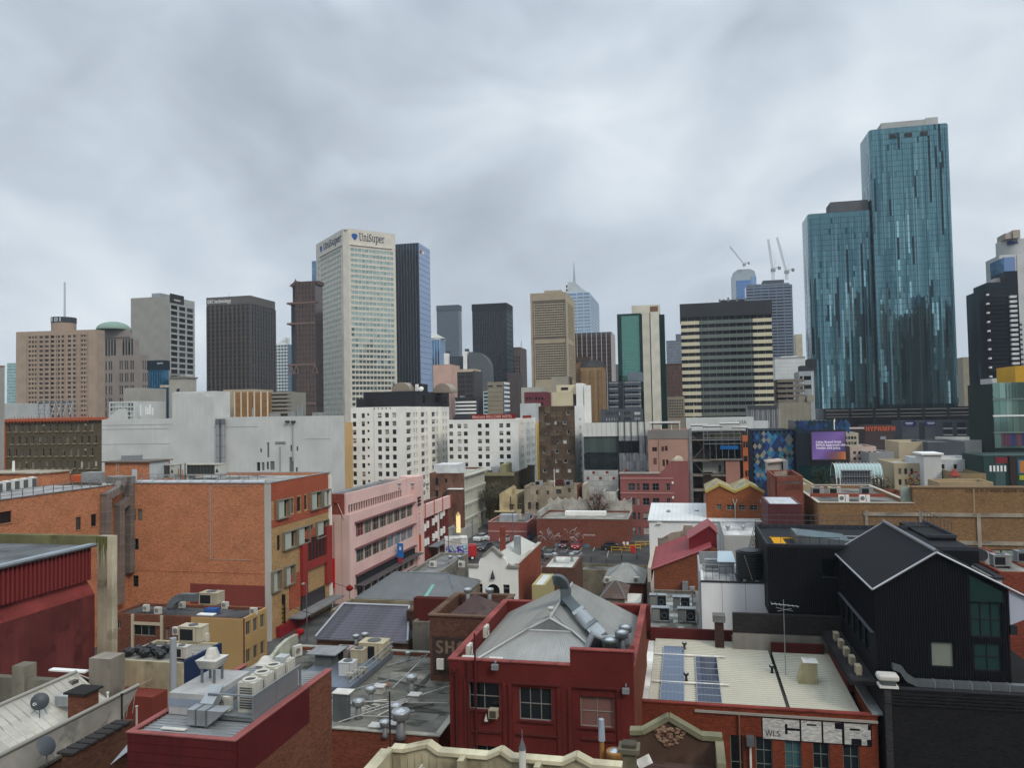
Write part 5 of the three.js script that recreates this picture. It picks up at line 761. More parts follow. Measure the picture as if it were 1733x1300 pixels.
{// open stair and rooftop bar building
const S=site({D:198,xl:1166,y:722,xr:1264,L:16}),k=S.k,H=S.H,g=thing('open_stair_building','tall building with open stairs, roof terraces and an orange end wall','building',S.pos,S.phi),cm=M(0x5f5c58,'grime'),con=M(0x86827b,'grime');
bx(g,'back_wall',M(0x4d4b49,'grime'),0,S.W,0,H-10*k,-16,-4.2);
for(const[x0,x1,y]of[[0,33,56],[0,33,81],[20,57,81],[0,27,106]])bx(g,'landing',con,x0*k,x1*k,H -(y+3)*k,H-y*k,-4.2,0);for(const[x0,x1,y]of[[0,33,50],[20,57,74]]){bx(g,'rail',M(0x3f4244),x0*k,x1*k,H-y*k,H-y*k+0.08,-0.1,0);for(let i=0;i<9;i++)bx(g,'baluster',M(0x3f4244),x0*k +(x1-x0)*k*i/9,x0*k +(x1-x0)*k*i/9+0.05,H -(y+6)*k,H-y*k,-0.08,-0.03);}
for(const[y0,y1,f]of[[56,36,1],[36,16,-1],[81,59,-1]]){const st=[];for(let i=0;i<10;i++){const t=i/10;st.push(pbox(0.32,0.35,1.4,(4 +(f>0?t:1-t)*18)*k,H -(y0 +(y1-y0)*t)*k,-2.2));}mesh(g,'stair_flight',merge(st),M(0x6b6a69,'grime'));}
bx(g,'white_panel',M(0xb8bbba,'plaster'),20*k,36*k,H-78*k,H-57*k,-2.6,-2.4);bx(g,'door',black,46*k,50*k,H-77*k,H-66*k,-2.3,-2.2);bx(g,'pale_wall',M(0xb4b2ad,'plaster'),36.1*k,55*k,H-80*k,H-57*k,-2.7,-2.45);
bx(g,'salmon_wall',M(0xa1776a,'plaster'),57*k,80*k,0,H-57*k,-3,-0.2);bx(g,'salmon_wall',M(0x96786e,'plaster'),20*k,56.9*k,0,H-85*k,-3.4,-2.8);bx(g,'window',GL.dark[0],50*k,55*k,H-105*k,H-94*k,-2.79,-2.7);
bx(g,'orange_end_wall',M(0xb0623f,'plaster'),85*k,S.W,0,H-17*k,-8,0.4);for(const[x,y,h]of[[86,26,10],[90,26,10],[86,50,9],[89,50,9],[88,74,10],[92,74,10]])bx(g,'window',GL.dark[1],x*k,(x+3)*k,H -(y+h)*k,H-y*k,0.402,0.45);
bx(g,'dark_glazing',GL.dark[3],33*k,46*k,H-55*k,H-38*k,-1,-0.9);bx(g,'blue_awning',M(0x1f5f9a,'plaster'),49*k,78*k,H-39*k,H-33*k,-1.4,0.2);bx(g,'deck_back',M(0x23282c,'plaster'),49*k,84*k,H-55*k,H-39.1*k,-3.2,-3);bx(g,'deck',con,32*k,85*k,H-57*k,H-55.1*k,-4.2,0.2);
for(let i=0;i<7;i++)bx(g,'steel_post',M(0x7d8387),(22+i*10)*k,(22.6+i*10)*k,H-55*k,H-12*k,-0.1,0.05);for(const y of[12,19,23,29])bx(g,'steel_beam',M(0x7d8387),21*k,85*k,H -(y+1)*k,H-y*k,-0.15,0.1);
bx(g,'planter_hedge',M(0x4a4d36,'grime'),32*k,84*k,H-18*k,H-13.2*k,-0.8,-0.2);bx(g,'roof_deck',con,0,85*k,H-24*k,H-23*k,-8,-0.2);
for(const[x0,x1,y]of[[2,30,-3],[22,54,-1],[50,82,-5],[70,95,2]]){bx(g,'shade_canopy',black,x0*k,x1*k,H -(y+3)*k,H -(y+1.4)*k,-4,-1.6);bx(g,'canopy_edge',white,x0*k,x1*k,H -(y+1.38)*k,H-y*k,-4.2,-1.5);for(const x of[x0+1,x1-1])bx(g,'canopy_post',M(0x9a9c9c),x*k,(x+0.5)*k,H-24*k,H -(y+3)*k,-2,-1.8);}
bx(g,'corner_gutter',M(0x7a8086,'metal'),0,0.5,0,H-10*k,-0.6,0.3);
}
{// white wall with an A
const S=site({D:240,xl:1160,y:708,xr:1275,L:12});const{g}=block('white_letter_wall','long white wall with a grey letter A behind the rooftop bars',S,{wall:M(0xc6cac9,'plaster'),roof:roofPale});text(g,'VIA',6*S.k,M(0x5c6266),92*S.k,S.H-11*S.k,0.003,{d:0.06,font:'sans_regular'});pole(g,'flagpole',M(0xc9c3a8),14*S.k,S.H-0.8,S.H+24*S.k,-3,0.12);
const T=site({D:245,xl:1272,y:713,xr:1300,L:8});block('white_link_block','small white block between the letter wall and mosaic building',T,{wall:M(0xbfc4c6,'plaster')});
}
{// blue mosaic building: every lozenge a panel of its own
const S=site({D:215,xl:1262,y:729,xr:1342,L:22}),k=S.k,H=S.H,g=thing('blue_mosaic_building','building clad in blue, teal and sand lozenge panels','building',S.pos,S.phi),cols=[0x1b3f86,0x16336f,0x2b6aa6,0x2f8aa8,0x8a8d86,0x9a9788,0x13284f,0x1f4a58,0x3d7d9c];
bx(g,'wall',M(0x14202e,'plaster'),0,S.W,0,H,-22,-0.1);
const lz=new THREE.ExtrudeGeometry(new THREE.Shape([[0,-0.98],[0.78,0],[0,0.98],[-0.78,0]].map((p)=>new THREE.Vector2(p[0]*4.6*k,p[1]*5.3*k))),{depth:0.12,bevelEnabled:false});
for(let j=0;j<22;j++)for(let i=0;i<12;i++){const x=(3.8+i*7.3 +(j & 1?3.65:0))*k,y=H -(5.5+j*5.3)*k;if(x>S.W-0.4||y<2)continue;const low=j>14;mesh(g,'lozenge_panel',lz,M(cols[(low&&rnd()<0.7)?[6,7,1][Math.floor(rnd(3))]:Math.floor(rnd(cols.length))],'plaster',{r:0.5}),x,y,-0.08+rnd(0,0.03));}
const T=site({D:209,xl:1333,y:713,xr:1410,L:16}),q=T.k,d=thing('dark_screen_building','dark glass corner building carrying a large advertising screen','building',T.pos,T.phi);
bx(d,'wall',M(0x0f1926,'plaster',{r:0.35}),0,T.W,0,T.H,-16,0);for(let j=0;j<4;j++)for(let i=0;i<12;i++)mesh(d,'lozenge_panel',lz,M([0x122745,0x1b3a6b,0x10343c,0x24507a][Math.floor(rnd(4))],'plaster',{r:0.4}),(2+i*7 +(j & 1)*3.5)*q,T.H -(3+j*4.6)*q,0.01);bx(d,'white_edge',white,T.W,T.W+0.25,T.H-20*q,T.H+0.1,-0.6,0.2);
bx(d,'shop_glazing',glassy(0x17383a,0.3,0.1),0.5,T.W-0.2,2,T.H-75*q,0.003,0.08);
// the screen
const cv=document.createElement('canvas');cv.width=512;cv.height=430;const c=cv.getContext('2d'),gr=c.createLinearGradient(0,0,420,430);gr.addColorStop(0,'#5c4a86');gr.addColorStop(0.55,'#7d62a8');gr.addColorStop(1,'#3d3260');c.fillStyle=gr;c.fillRect(0,0,512,430);const o2=c.createLinearGradient(180,330,512,430);o2.addColorStop(0,'rgba(120,70,60,0)');o2.addColorStop(1,'#d8803c');c.fillStyle=o2;c.fillRect(150,310,362,120);c.fillStyle='#f4f0f6';c.font='bold 46px sans-serif';c.fillText('Coles Brand fresh',60,175);c.fillText('RSPCA Approved chick',60,222);c.fillText('Tender and juicy.',60,269);
const tx=new THREE.CanvasTexture(cv);tx.colorSpace=THREE.SRGBColorSpace;const sm=new THREE.MeshStandardMaterial({color:0x111111,roughness:0.3,emissive:0xffffff,emissiveIntensity:0.62,emissiveMap:tx});
const sc=thing('advertising_screen','purple advertising screen with white slogan on the dark corner building','screen',T.pos.clone().addScaledVector(T.r,24*q).addScaledVector(T.f,-0.02).setY(T.H-65*q),TH);bx(sc,'housing',black,-0.3,53*q+0.1,-0.3,47*q+0.4,0.01,0.3);mesh(sc,'screen_face',new THREE.PlaneGeometry(52.5*q,46*q),sm,26.3*q,23.4*q,0.31);
}
{// brick sawtooth sheds
const S=site({D:128,xl:1191,y:834,xr:1292,L:14}),k=S.k,H=S.H,br=M(0x8f5637,'brick',{b:0.003}),cr=M(0xb5a45e,'plaster'),g=thing('twin_gable_brick_shed','orange brick shed with two mustard edged gables','building',S.pos,S.phi);
const pts=[[0,0],[S.W,0],[S.W,H],[S.W*0.77,H+12*k],[S.W*0.5,H],[S.W*0.24,H+12*k],[0,H]],holes=[[17,19,8,9],[33,20,13,9],[52,20,11,9],[70,20,13,9],[87,19,10,9]].map(([x,y,w,h])=>[x*k,H -(y+h)*k,w*k,h*k]);
mesh(g,'wall',shapeG(pts,0.35,holes),br);for(const r of holes){const p=mesh(g,'window',planeG(r[2],r[3]),GL.mixed[Math.floor(rnd(4))],r[0]+ r[2]/ 2,r[1]+ r[3]/ 2,-0.25);mesh(p,'frame',frameG(r[2],r[3],2,2,0.07),M(0x9aa09c),0,0,0.03);}
const tops=[[0,H],[S.W*0.24,H+12*k],[S.W*0.5,H],[S.W*0.77,H+12*k],[S.W,H]];
for(let i=0;i<4;i++){const[a,b]=[tops[i],tops[i+1]];mesh(g,'roof_slope',slab([V(a[0],a[1]+ 0.05,-0.4),V(b[0],b[1]+ 0.05,-0.4),V(b[0],b[1]+ 0.05,-14),V(a[0],a[1]+ 0.05,-14)],0.1),M(0x9a9276,'grime'));const d=V(b[0]- a[0],b[1]- a[1],0),m=mesh(g,'gable_coping',boxG(d.length()+ 0.2,0.4,0.7),cr);m.position.set((a[0]+ b[0])/ 2,(a[1]+ b[1])/ 2+0.2,-0.1);m.rotation.z=Math.atan2(d.y,d.x);mesh(g,'skylight',slab([V(a[0]+ d.x*0.25,a[1]+ d.y*0.25+0.14,-2),V(a[0]+ d.x*0.75,a[1]+ d.y*0.75+0.14,-2),V(a[0]+ d.x*0.75,a[1]+ d.y*0.75+0.14,-5),V(a[0]+ d.x*0.25,a[1]+ d.y*0.25+0.14,-5)],0.05),M(0x8d9798,'',{r:0.2}));}
for(const x of[0.5,0.97]){mesh(g,'downpipe',merge([rod(V(S.W*x,H-2,0.15),V(S.W*x,0,0.15),0.08),rod(V(S.W*x,H-2,0.15),V(S.W*x-0.35,H-1,0.15),0.08),rod(V(S.W*x,H-2,0.15),V(S.W*x+0.35,H-1,0.15),0.08)]),M(0xb5b2a8));}
// brick stub with a worn mural
const T=site({D:126,xl:1297,y:796,xr:1341,xs:1358,ys:798}),q=T.k,b=block('brick_mural_stub','tall weathered brick stub with a peeling patch and painted dark mural',T,{wall:M(0x7d4b40,'grime'),t:0.3,roof:roofGrey});
mesh(b.g,'plaster_patch',new THREE.ExtrudeGeometry(new THREE.Shape([[12,-2],[32,-1],[34,-12],[26,-20],[20,-12],[13,-14]].map((p)=>new THREE.Vector2(p[0]*q,T.H+p[1]*q))),{depth:0.03,bevelEnabled:false}),M(0x9b8d80,'grime'),0,0,0.004);const mu=new THREE.Shape();mu.absellipse(37*q,T.H-44*q,13*q,14*q,0,6.28);mesh(b.g,'mural',new THREE.ExtrudeGeometry(mu,{depth:0.02,bevelEnabled:false,curveSegments:10}),M(0x33302e,'grime'),0,0,0.004).scale.x=0.92;bx(b.g,'white_pipe',white,15*q,16.5*q,0,T.H-8*q,0.03,0.2);
bx(b.g,'roof_hut',M(0xa9a49c,'plaster'),4*q,26*q,T.H-0.8,T.H+14*q,-6,-1.5);bx(b.g,'roof_hut',M(0x7d8388,'metal'),28*q,36*q,T.H-0.8,T.H+15*q,-6,-1);mesh(b.g,'hut_roof',slab([V(2*q,T.H+13*q,-1),V(28*q,T.H+16*q,-1),V(28*q,T.H+16*q,-6.5),V(2*q,T.H+13*q,-6.5)],0.2),M(0xb5a59c,'metal'));
}
{// cream and beige old warehouses
const S=site({D:194,xl:845,y:836,xr:890,L:12}),k=S.k,H=S.H,cr=M(0xb8aa86,'grime'),g=thing('cream_gabled_warehouse','weathered cream warehouse with a half gable and two dark windows','building',S.pos,S.phi),holes=[[17,17,7,9],[30,17,8,9]].map(([x,y,w,h])=>[x*k,H -(y+h)*k,w*k,h*k]);
mesh(g,'wall',shapeG([[0,0],[S.W,0],[S.W,H+11*k],[S.W*0.85,H+15*k],[S.W*0.7,H+12*k],[0,H]],0.35,holes),cr);for(const r of holes){const p=mesh(g,'window',planeG(r[2],r[3]),GL.dark[1],r[0]+ r[2]/ 2,r[1]+ r[3]/ 2,-0.25);mesh(p,'frame',frameG(r[2],r[3],2,2,0.06),M(0x8f8468),0,0,0.03);}
bx(g,'body',M(0x9c9178,'grime'),0,S.W,0,H-0.1,-12,-0.36);bx(g,'ledge',M(0xc2b793,'plaster'),-1.2,4,H-30*k,H-28*k,0,0.6);bx(g,'lamp_bracket',M(0x3a3530),S.W-1.5,S.W-1.35,H-28*k,H-4*k,0.02,0.2);
const T=site({D:192,xl:887,y:823,xr:976,xs:985}),q=T.k,b=block('beige_render_warehouse','weathered beige rendered warehouse with scattered small windows',T,{wall:M(0x938a79,'grime'),t:0.35,roof:roofGrey,frame:M(0x6f6a5e),nx:2,ny:2,faces:{F:{rects:[[20,7,3.5,7],[38,7,4,7],[54,5,9,8],[74,3,5,7],[6,27,5,12],[19,27,5,13],[54,27,8,9],[66,27,8,9],[79,27,6,8]].map(([x,y,w,h])=>[x*q,T.H -(y+h)*q,w*q,h*q])},R:{rects:[],wall:M(0x70463a,'brick')}}});
bx(b.g,'rusty_tank',M(0x55332e,'grime'),52*q,65*q,T.H-0.8,T.H+10*q,-3,-1);bx(b.g,'chimney',M(0xa89a84,'grime'),41*q,50*q,T.H-0.8,T.H+6*q,-5,-3);pole(b.g,'pipe',white,50.5*q,T.H-0.8,T.H+28*q,-1,0.09);
block('white_courtyard_wall','white painted courtyard wall behind the bare tree',{D:188,xl:1020,y:832,xr:1048,L:6},{wall:M(0xb7bbb6,'grime')});block('pale_narrow_flank','narrow pale plastered flank beside the beige warehouse',{D:191,xl:985,y:820,xr:996,L:8},{wall:M(0xb3b0a4,'grime')});
}
{// car park: asphalt, walls, the brick shed behind it
const S=site({D:172,xl:908,y:878,xr:1062,xs:1070,yr:876}),k=S.k,H=S.H,{g}=block('brick_carpark_shed','long low brick shed with graffiti facing the car park',S,{wall:M(0x76473b,'brick',{b:0.003}),t:0.35,parapet:0.4,roof:M(0x8f8f8a,'grime'),cap:M(0x8a8782,'plaster')});
for(const[x0,x1,y0,y1,c]of[[30,42,40,46,0x6a8494],[57,69,40,46,0x64808f],[76,88,41,47,0x5f7f92],[0,160,46,50,0x38363a]])bx(g,'painted_base_panel',M(c,'grime'),x0*k,Math.min(S.W,x1*k),Math.max(0.01,H-y1*k),H-y0*k,0.004,0.03);
const tagm=[M(0xbcb2ae,'grime'),M(0x9d8a94,'grime'),M(0xa49a98,'grime')];
for(let i=0;i<26;i++){const x=rnd(3,75),y=rnd(20,36);const s=new THREE.TorusGeometry(rnd(0.3,0.8),0.1,3,9,rnd(2.5,5.5));s.scale(1.4,0.7,0.1);mesh(g,'graffiti_stroke',s,tagm[i%3],x*k,H-y*k,0.02+i*0.0006,0,0,rnd(6));}
text(g,'LANE OF DOGS',2.4*k,M(0xcfc6c0),78*k,H-27*k,0.004,{d:0.02,w:20*k,left:1});for(const x of[143,149])bx(g,'notice',white,x*k,(x+3.5)*k,H-41*k,H-36*k,0.004,0.04);
const jag=[];for(let i=0;i<=34;i++)jag.push([S.W*(1-i/34),H+2.2 +(i%3===0?0.7:0)+ rnd(0,0.5)]);
mesh(g,'jagged_rear_wall',shapeG([[0,H-1],[S.W,H-1],...jag],0.4),M(0xa9a8a2,'grime'),0,0,-S.L+0.2);bx(g,'white_roof_duct',white,S.W*0.25,S.W*0.72,H-0.4,H+0.5,-S.L*0.72,-S.L*0.6);bx(g,'side_parapet',M(0x9fa3a0,'grime'),0.01,0.4,H+0.15,H+1.4,-S.L,-0.5);
const P=site({D:180,xl:826,y:884,xr:911,L:14}),p=block('pink_low_shop','low dusty pink shop with a grey roof beside the brick shed',P,{wall:M(0x8a534f,'plaster'),roof:roofGrey,cap:M(0xa57d74,'plaster'),parapet:0.3});bx(p.g,'pale_band',M(0xb08a80,'plaster'),0,P.W,P.H-2.2,P.H-1.9,0.003,0.12);bx(p.g,'roof_unit',M(0x9aa0a3,'metal'),2,6,P.H-0.3,P.H+1.3,-6,-3);bx(p.g,'roof_unit',M(0x84898c,'metal'),8,9,P.H-0.3,P.H+1.7,-5,-4);
// asphalt and bay lines
const A=[onY(822,924,0.004),onY(1100,918,0.004),onY(1100,966,0.004),onY(745,966,0.004)];const lot=mesh(scene,'car_park',slab([A[3],A[2],A[1],A[0]].map((q)=>q.setY(0.02)),0.015),M(0x4c4a48,'asphalt'));lot.userData={label:'dark asphalt car park with painted bays',kind:'structure'};
const lm=M(0xb0aea8,'grime');for(const[x0,y0,x1,y1]of[[930,917,915,933],[948,921,938,931],[967,922,956,934],[989,922,978,936],[1008,924,1003,933],[1031,929,1026,946]]){const a=onY(x0,y0,0.03),b=onY(x1,y1,0.03),d=b.clone().sub(a),m=mesh(lot,'bay_line',boxG(d.length(),0.008,0.14),lm);m.position.copy(a.add(b).multiplyScalar(0.5)).setY(0.03);m.rotation.y=-Math.atan2(d.z,d.x);}
}
// cars: a lofted body with a glazed cabin, wheels and lights
const carBody=(()=>{const s=new THREE.Shape();s.moveTo(-2.15,0.32);s.lineTo(-2.2,0.72);s.quadraticCurveTo(-2.15,0.9,-1.9,0.95);s.lineTo(-1.0,1.0);s.lineTo(1.35,1.02);s.quadraticCurveTo(2.1,0.98,2.18,0.72);s.lineTo(2.15,0.32);s.lineTo(1.72,0.3);s.absarc(1.35,0.33,0.38,0,Math.PI,false);s.lineTo(-0.98,0.26);s.absarc(-1.35,0.33,0.38,0,Math.PI,false);s.lineTo(-2.15,0.32);return new THREE.ExtrudeGeometry(s,{depth:1.56,bevelEnabled:true,bevelSize:0.09,bevelThickness:0.1,bevelSegments:2,curveSegments:6}).translate(0,0,-0.78);})();
const carCabin=(()=>{const s=new THREE.Shape();s.moveTo(-1.25,1.0);s.lineTo(-0.55,1.42);s.quadraticCurveTo(-0.4,1.47,-0.2,1.47);s.lineTo(0.95,1.47);s.quadraticCurveTo(1.15,1.46,1.3,1.35);s.lineTo(1.85,1.0);s.closePath();return new THREE.ExtrudeGeometry(s,{depth:1.32,bevelEnabled:true,bevelSize:0.05,bevelThickness:0.08,bevelSegments:2}).translate(0,0,-0.66);})();
const tyreG=cylG(0.33,0.33,0.22,18).rotateX(Math.PI/2),rimG=cylG(0.2,0.2,0.24,12).rotateX(Math.PI/2);
function car(pxx,pyy,turn,hex,label,group,Y=0.02,big=1,p){
const g=thing('parked_car',label,'car',p??onY(pxx,pyy,Y),turn,group),paint=new THREE.MeshPhysicalMaterial({color:hex,roughness:0.35,clearcoat:0.8,clearcoatRoughness:0.1});
mesh(g,'body',carBody,paint);mesh(g,'cabin_glass',carCabin,M(0x14181b,'',{r:0.06}));bx(g,'roof',paint,-0.45,1.1,1.5,1.545,-0.66,0.66);
for(const x of[-1.35,1.35])for(const z of[-0.76,0.76]){const w=mesh(g,'wheel',tyreG,black,x,0.33,z);mesh(w,'rim',rimG,M(0x8d9194,'',{r:0.3,m:0.6}));}
for(const z of[-0.62,0.62]){bx(g,'headlight',M(0xd4d8d8,'',{r:0.1}),-2.31,-2.2,0.66,0.82,z-0.2,z+0.2);bx(g,'tail_light',M(0x7c1a1a,'',{r:0.2}),2.19,2.29,0.68,0.86,z-0.18,z+0.18);}bx(g,'number_plate',white,-2.31,-2.29,0.42,0.54,-0.22,0.22);
for(const z of[-0.86,0.86])bx(g,'mirror',paint,-0.95,-0.8,0.98,1.1,z-0.08,z+0.08);
g.scale.setScalar(big);return g;
}
const cg='cars in the car park';
car(956,926,-72,0x5a2f33,'dull maroon car parked at the brick shed, one bay over from the red hatchback',cg);car(977,928,-72,0x9a1420,'bright red hatchback parked nose out by the brick shed',cg);car(1037,931,188,0x16181f,'black car standing side on before the brick shed',cg,0.02,1.12);
car(931,943,105,0x66706c,'grey green car in the nearest bay row beside the white gabled house',cg);car(955,946,105,0x5c646a,'slate grey car in the middle of the nearest bay row',cg);car(975,946,105,0x9aa4ac,'silver car next to the yellow rails end of the nearest row',cg);car(911,943,100,0x1d2126,'dark car half hidden by the gable of the white house',cg);
car(815,915,-60,0xc9cccc,'white hatchback parked by the street corner',cg,0.02,1.05);car(834,913,-52,0xd0d3d3,'white four wheel drive next to the white hatchback',cg,0.02,1.15);car(822,931,-62,0x30353b,'dark grey car in front of the white hatchback',cg);car(893,914,-70,0x4a5a8a,'blue car near the brick shed end',cg);car(856,917,-70,0xa9b2b8,'pale silver car between the white and blue cars',cg);
{const p=at(838,803,222),Y=0;}
{// white truck with graffiti
const p=onY(775,948,0),g=thing('box_truck','white box truck with purple graffiti on its side','truck',p,-8);bx(g,'cargo_box',M(0xc9cdcc,'grime'),-2.6,2.0,1.0,4.6,-2.2,1);bx(g,'chassis',black,-2.6,3.6,0.6,0.98,-2,0.8);bx(g,'cab',M(0xb0282c,'',{r:0.4}),2.1,3.8,0.7,2.9,-2,0.9);bx(g,'windscreen',GL.dark[0],3.81,3.86,1.8,2.7,-1.8,0.7);for(const x of[-1.6,2.9])for(const z of[-1.9,0.75]){const w=mesh(g,'wheel',cylG(0.48,0.48,0.3,16).rotateX(Math.PI/2),black,x,0.48,z);mesh(w,'rim',cylG(0.25,0.25,0.32,10).rotateX(Math.PI/2),white);}
for(let i=0;i<40;i++){const s=new THREE.TorusGeometry(rnd(0.12,0.4),0.09,3,8,rnd(2,5));s.scale(1.5,1,0.1);mesh(g,'graffiti_stroke',s,M([0x4a3fae,0x3b2f96,0x7fb8cf,0x5b52c0][i%4]),rnd(-2.2,1.6),rnd(1.2,2.8),1.012+i*0.0005,0,0,rnd(6));}
}
{// yellow barriers and red box
for(const[i,x,y]of[[0,1052,935],[1,1066,931],[2,1092,925]]){const g=thing('yellow_barrier',['low yellow rail barrier farthest from the red box','yellow rail barrier running beside the red box','yellow rail barrier beyond the red box'][i],'barrier',onY(x,y,0.02),[20,10,-4][i],'yellow barriers at the car park');const ym=M(0xc69a2c);for(const a of[-2.2,0,2.2])bx(g,'post',ym,a-0.06,a+0.06,0,1.1,-0.06,0.06);for(const h of[0.45,1.0])bx(g,'rail',ym,-2.3,2.3,h,h+0.13,0.061,0.12);}
const r=thing('red_cabinet','bright red cabinet standing at the car park barriers','cabinet',onY(1071,936,0.02),TH);bx(r,'case',M(0xb81f1c,'',{r:0.5}),-0.45,0.45,0,1.5,-0.4,0);bx(r,'door',M(0xc02522,'',{r:0.45}),-0.4,0.4,0.08,1.42,0.002,0.04);
for(let i=0;i<7;i++){const b=thing('bollard',['first','second','third','fourth','fifth','sixth','seventh'][i]+ ' dark bollard along the near car park edge, counted from the white gabled house','bollard',onY(922+i*26,955-i*1.4,0.02),0,'car park bollards');pole(b,'post',black,0,0,1.1,0,0.09);mesh(b,'cap',new THREE.SphereGeometry(0.09,8,6),dull,0,1.1,0);}
}
{// white warehouse
const S=site({D:128,xl:1098,y:880,xr:1286,L:15,yr:878}),k=S.k,H=S.H,wt=M(0xe4e6e6,'plaster'),{g}=block('white_warehouse','white warehouse with a long sloping white roof',S,{wall:wt,t:0.3,roof:null,faces:{F:{rects:[[66*k,H-27*k,14*k,13*k]]}}});
const rise=1.0;mesh(g,'sloped_roof',slab([V(-0.2,H,0.3),V(S.W+0.2,H,0.3),V(S.W+0.2,H+rise,-15.2),V(-0.2,H+rise,-15.2)],0.15),M(0xd2d5d6,'plaster'));for(let i=1;i<24;i++)mesh(g,'roof_seam',slab([V(S.W*i/24-0.03,H+0.03,0.28),V(S.W*i/24+0.03,H+0.03,0.28),V(S.W*i/24+0.03,H+rise+0.03,-15.1),V(S.W*i/24-0.03,H+rise+0.03,-15.1)],0.03),M(0xc4c7c7));bx(g,'awning',white,58*k,70*k,H-17*k,H-16*k,0.003,0.9);bx(g,'awning',white,13*k,20*k,H-6*k,H-5*k,0.003,0.5);
const T=site({D:112,xl:1218,y:906,xr:1290,L:14}),q=block('white_roof_annex','grey walled annex with a pale flat roof before the white warehouse',T,{wall:M(0xa9acab,'plaster'),roof:M(0xb9bec0,'grime'),parapet:0.15});
}
{// red roofed brick building with a clerestory
const S=site({D:98,xl:1106,y:963,xr:1216,L:16,yr:963}),k=S.k,H=S.H,br=M(0x7d4a35,'brick',{b:0.003}),rm=M(0x94454a,'metal',{r:0.5}),g=thing('red_roof_brick_building','brick building with a pink red sloping metal roof and a raised clerestory','building',S.pos,S.phi),e=39*k,rx=0.9*S.W;
mesh(g,'gable_wall',shapeG([[0,0],[S.W,0],[S.W,H+e*0.86],[rx,H+e],[0,H]],0.3),br);bx(g,'body',br,0,S.W,0,H-0.05,-16,-0.31);
mesh(g,'roof_slope',slab([V(-0.3,H,0.25),V(rx,H+e+0.05,0.25),V(rx,H+e+0.05,-16),V(-0.3,H,-16)],0.12),rm);for(let i=1;i<20;i++)mesh(g,'roof_rib',slab([V(-0.3,H+0.05,0.2-i*0.8),V(rx,H+e+0.1,0.2-i*0.8),V(rx,H+e+0.1,0.14-i*0.8),V(-0.3,H+0.05,0.14-i*0.8)],0.05),rm);
const c0=S.W*0.56,c1=S.W,ch=14*k;mesh(g,'clerestory_wall',shapeG([[c0,H+e*0.55],[c1,H+e*0.55],[c1,H+e+ch],[c1-0.9,H+e+ch+1],[c0,H+e+ch*0.3]],6.5),M(0x6d2229,'metal'),0,0,-3.5);
mesh(g,'clerestory_roof',slab([V(c0-0.2,H+e+ch*0.3+0.02,-3.3),V(c1-0.9,H+e+ch+1.06,-3.3),V(c1-0.9,H+e+ch+1.06,-10.2),V(c0-0.2,H+e+ch*0.3+0.02,-10.2)],0.1),rm);mesh(g,'clerestory_roof',slab([V(c1-0.9,H+e+ch+1.06,-3.3),V(c1+0.2,H+e+ch,-3.3),V(c1+0.2,H+e+ch,-10.2),V(c1-0.9,H+e+ch+1.06,-10.2)],0.1),rm);
const t2=mesh(g,'parapet_wall',shapeG([[0,H-1],[8.2,H-1],[8.2,H+2.6],[5.2,H+2.6],[5,H+3.1],[3.8,H+3.1],[3.6,H+2.3],[2,H+2.0],[0.6,H+1.2],[0,H+1.2]],0.3),M(0x8b857b,'grime'),0,0,-16.3);
bx(g,'barge_gutter',M(0xb3a99b,'plaster'),-0.75,-0.31,H-1.6,H+0.2,-16,0.3);bx(g,'wall_tank',M(0x7d8284,'metal'),S.W*0.44,S.W*0.53,H-3.6,H-1.4,0.003,0.8);
}
block('maroon_metal_box','maroon metal clad box with a pale flat roof before the white warehouse',{D:92,xl:1288,y:853,xr:1356,L:8},{wall:M(0x4e2025,'metal',{r:0.6}),roof:M(0xb5babd,'metal'),parapet:0.05});
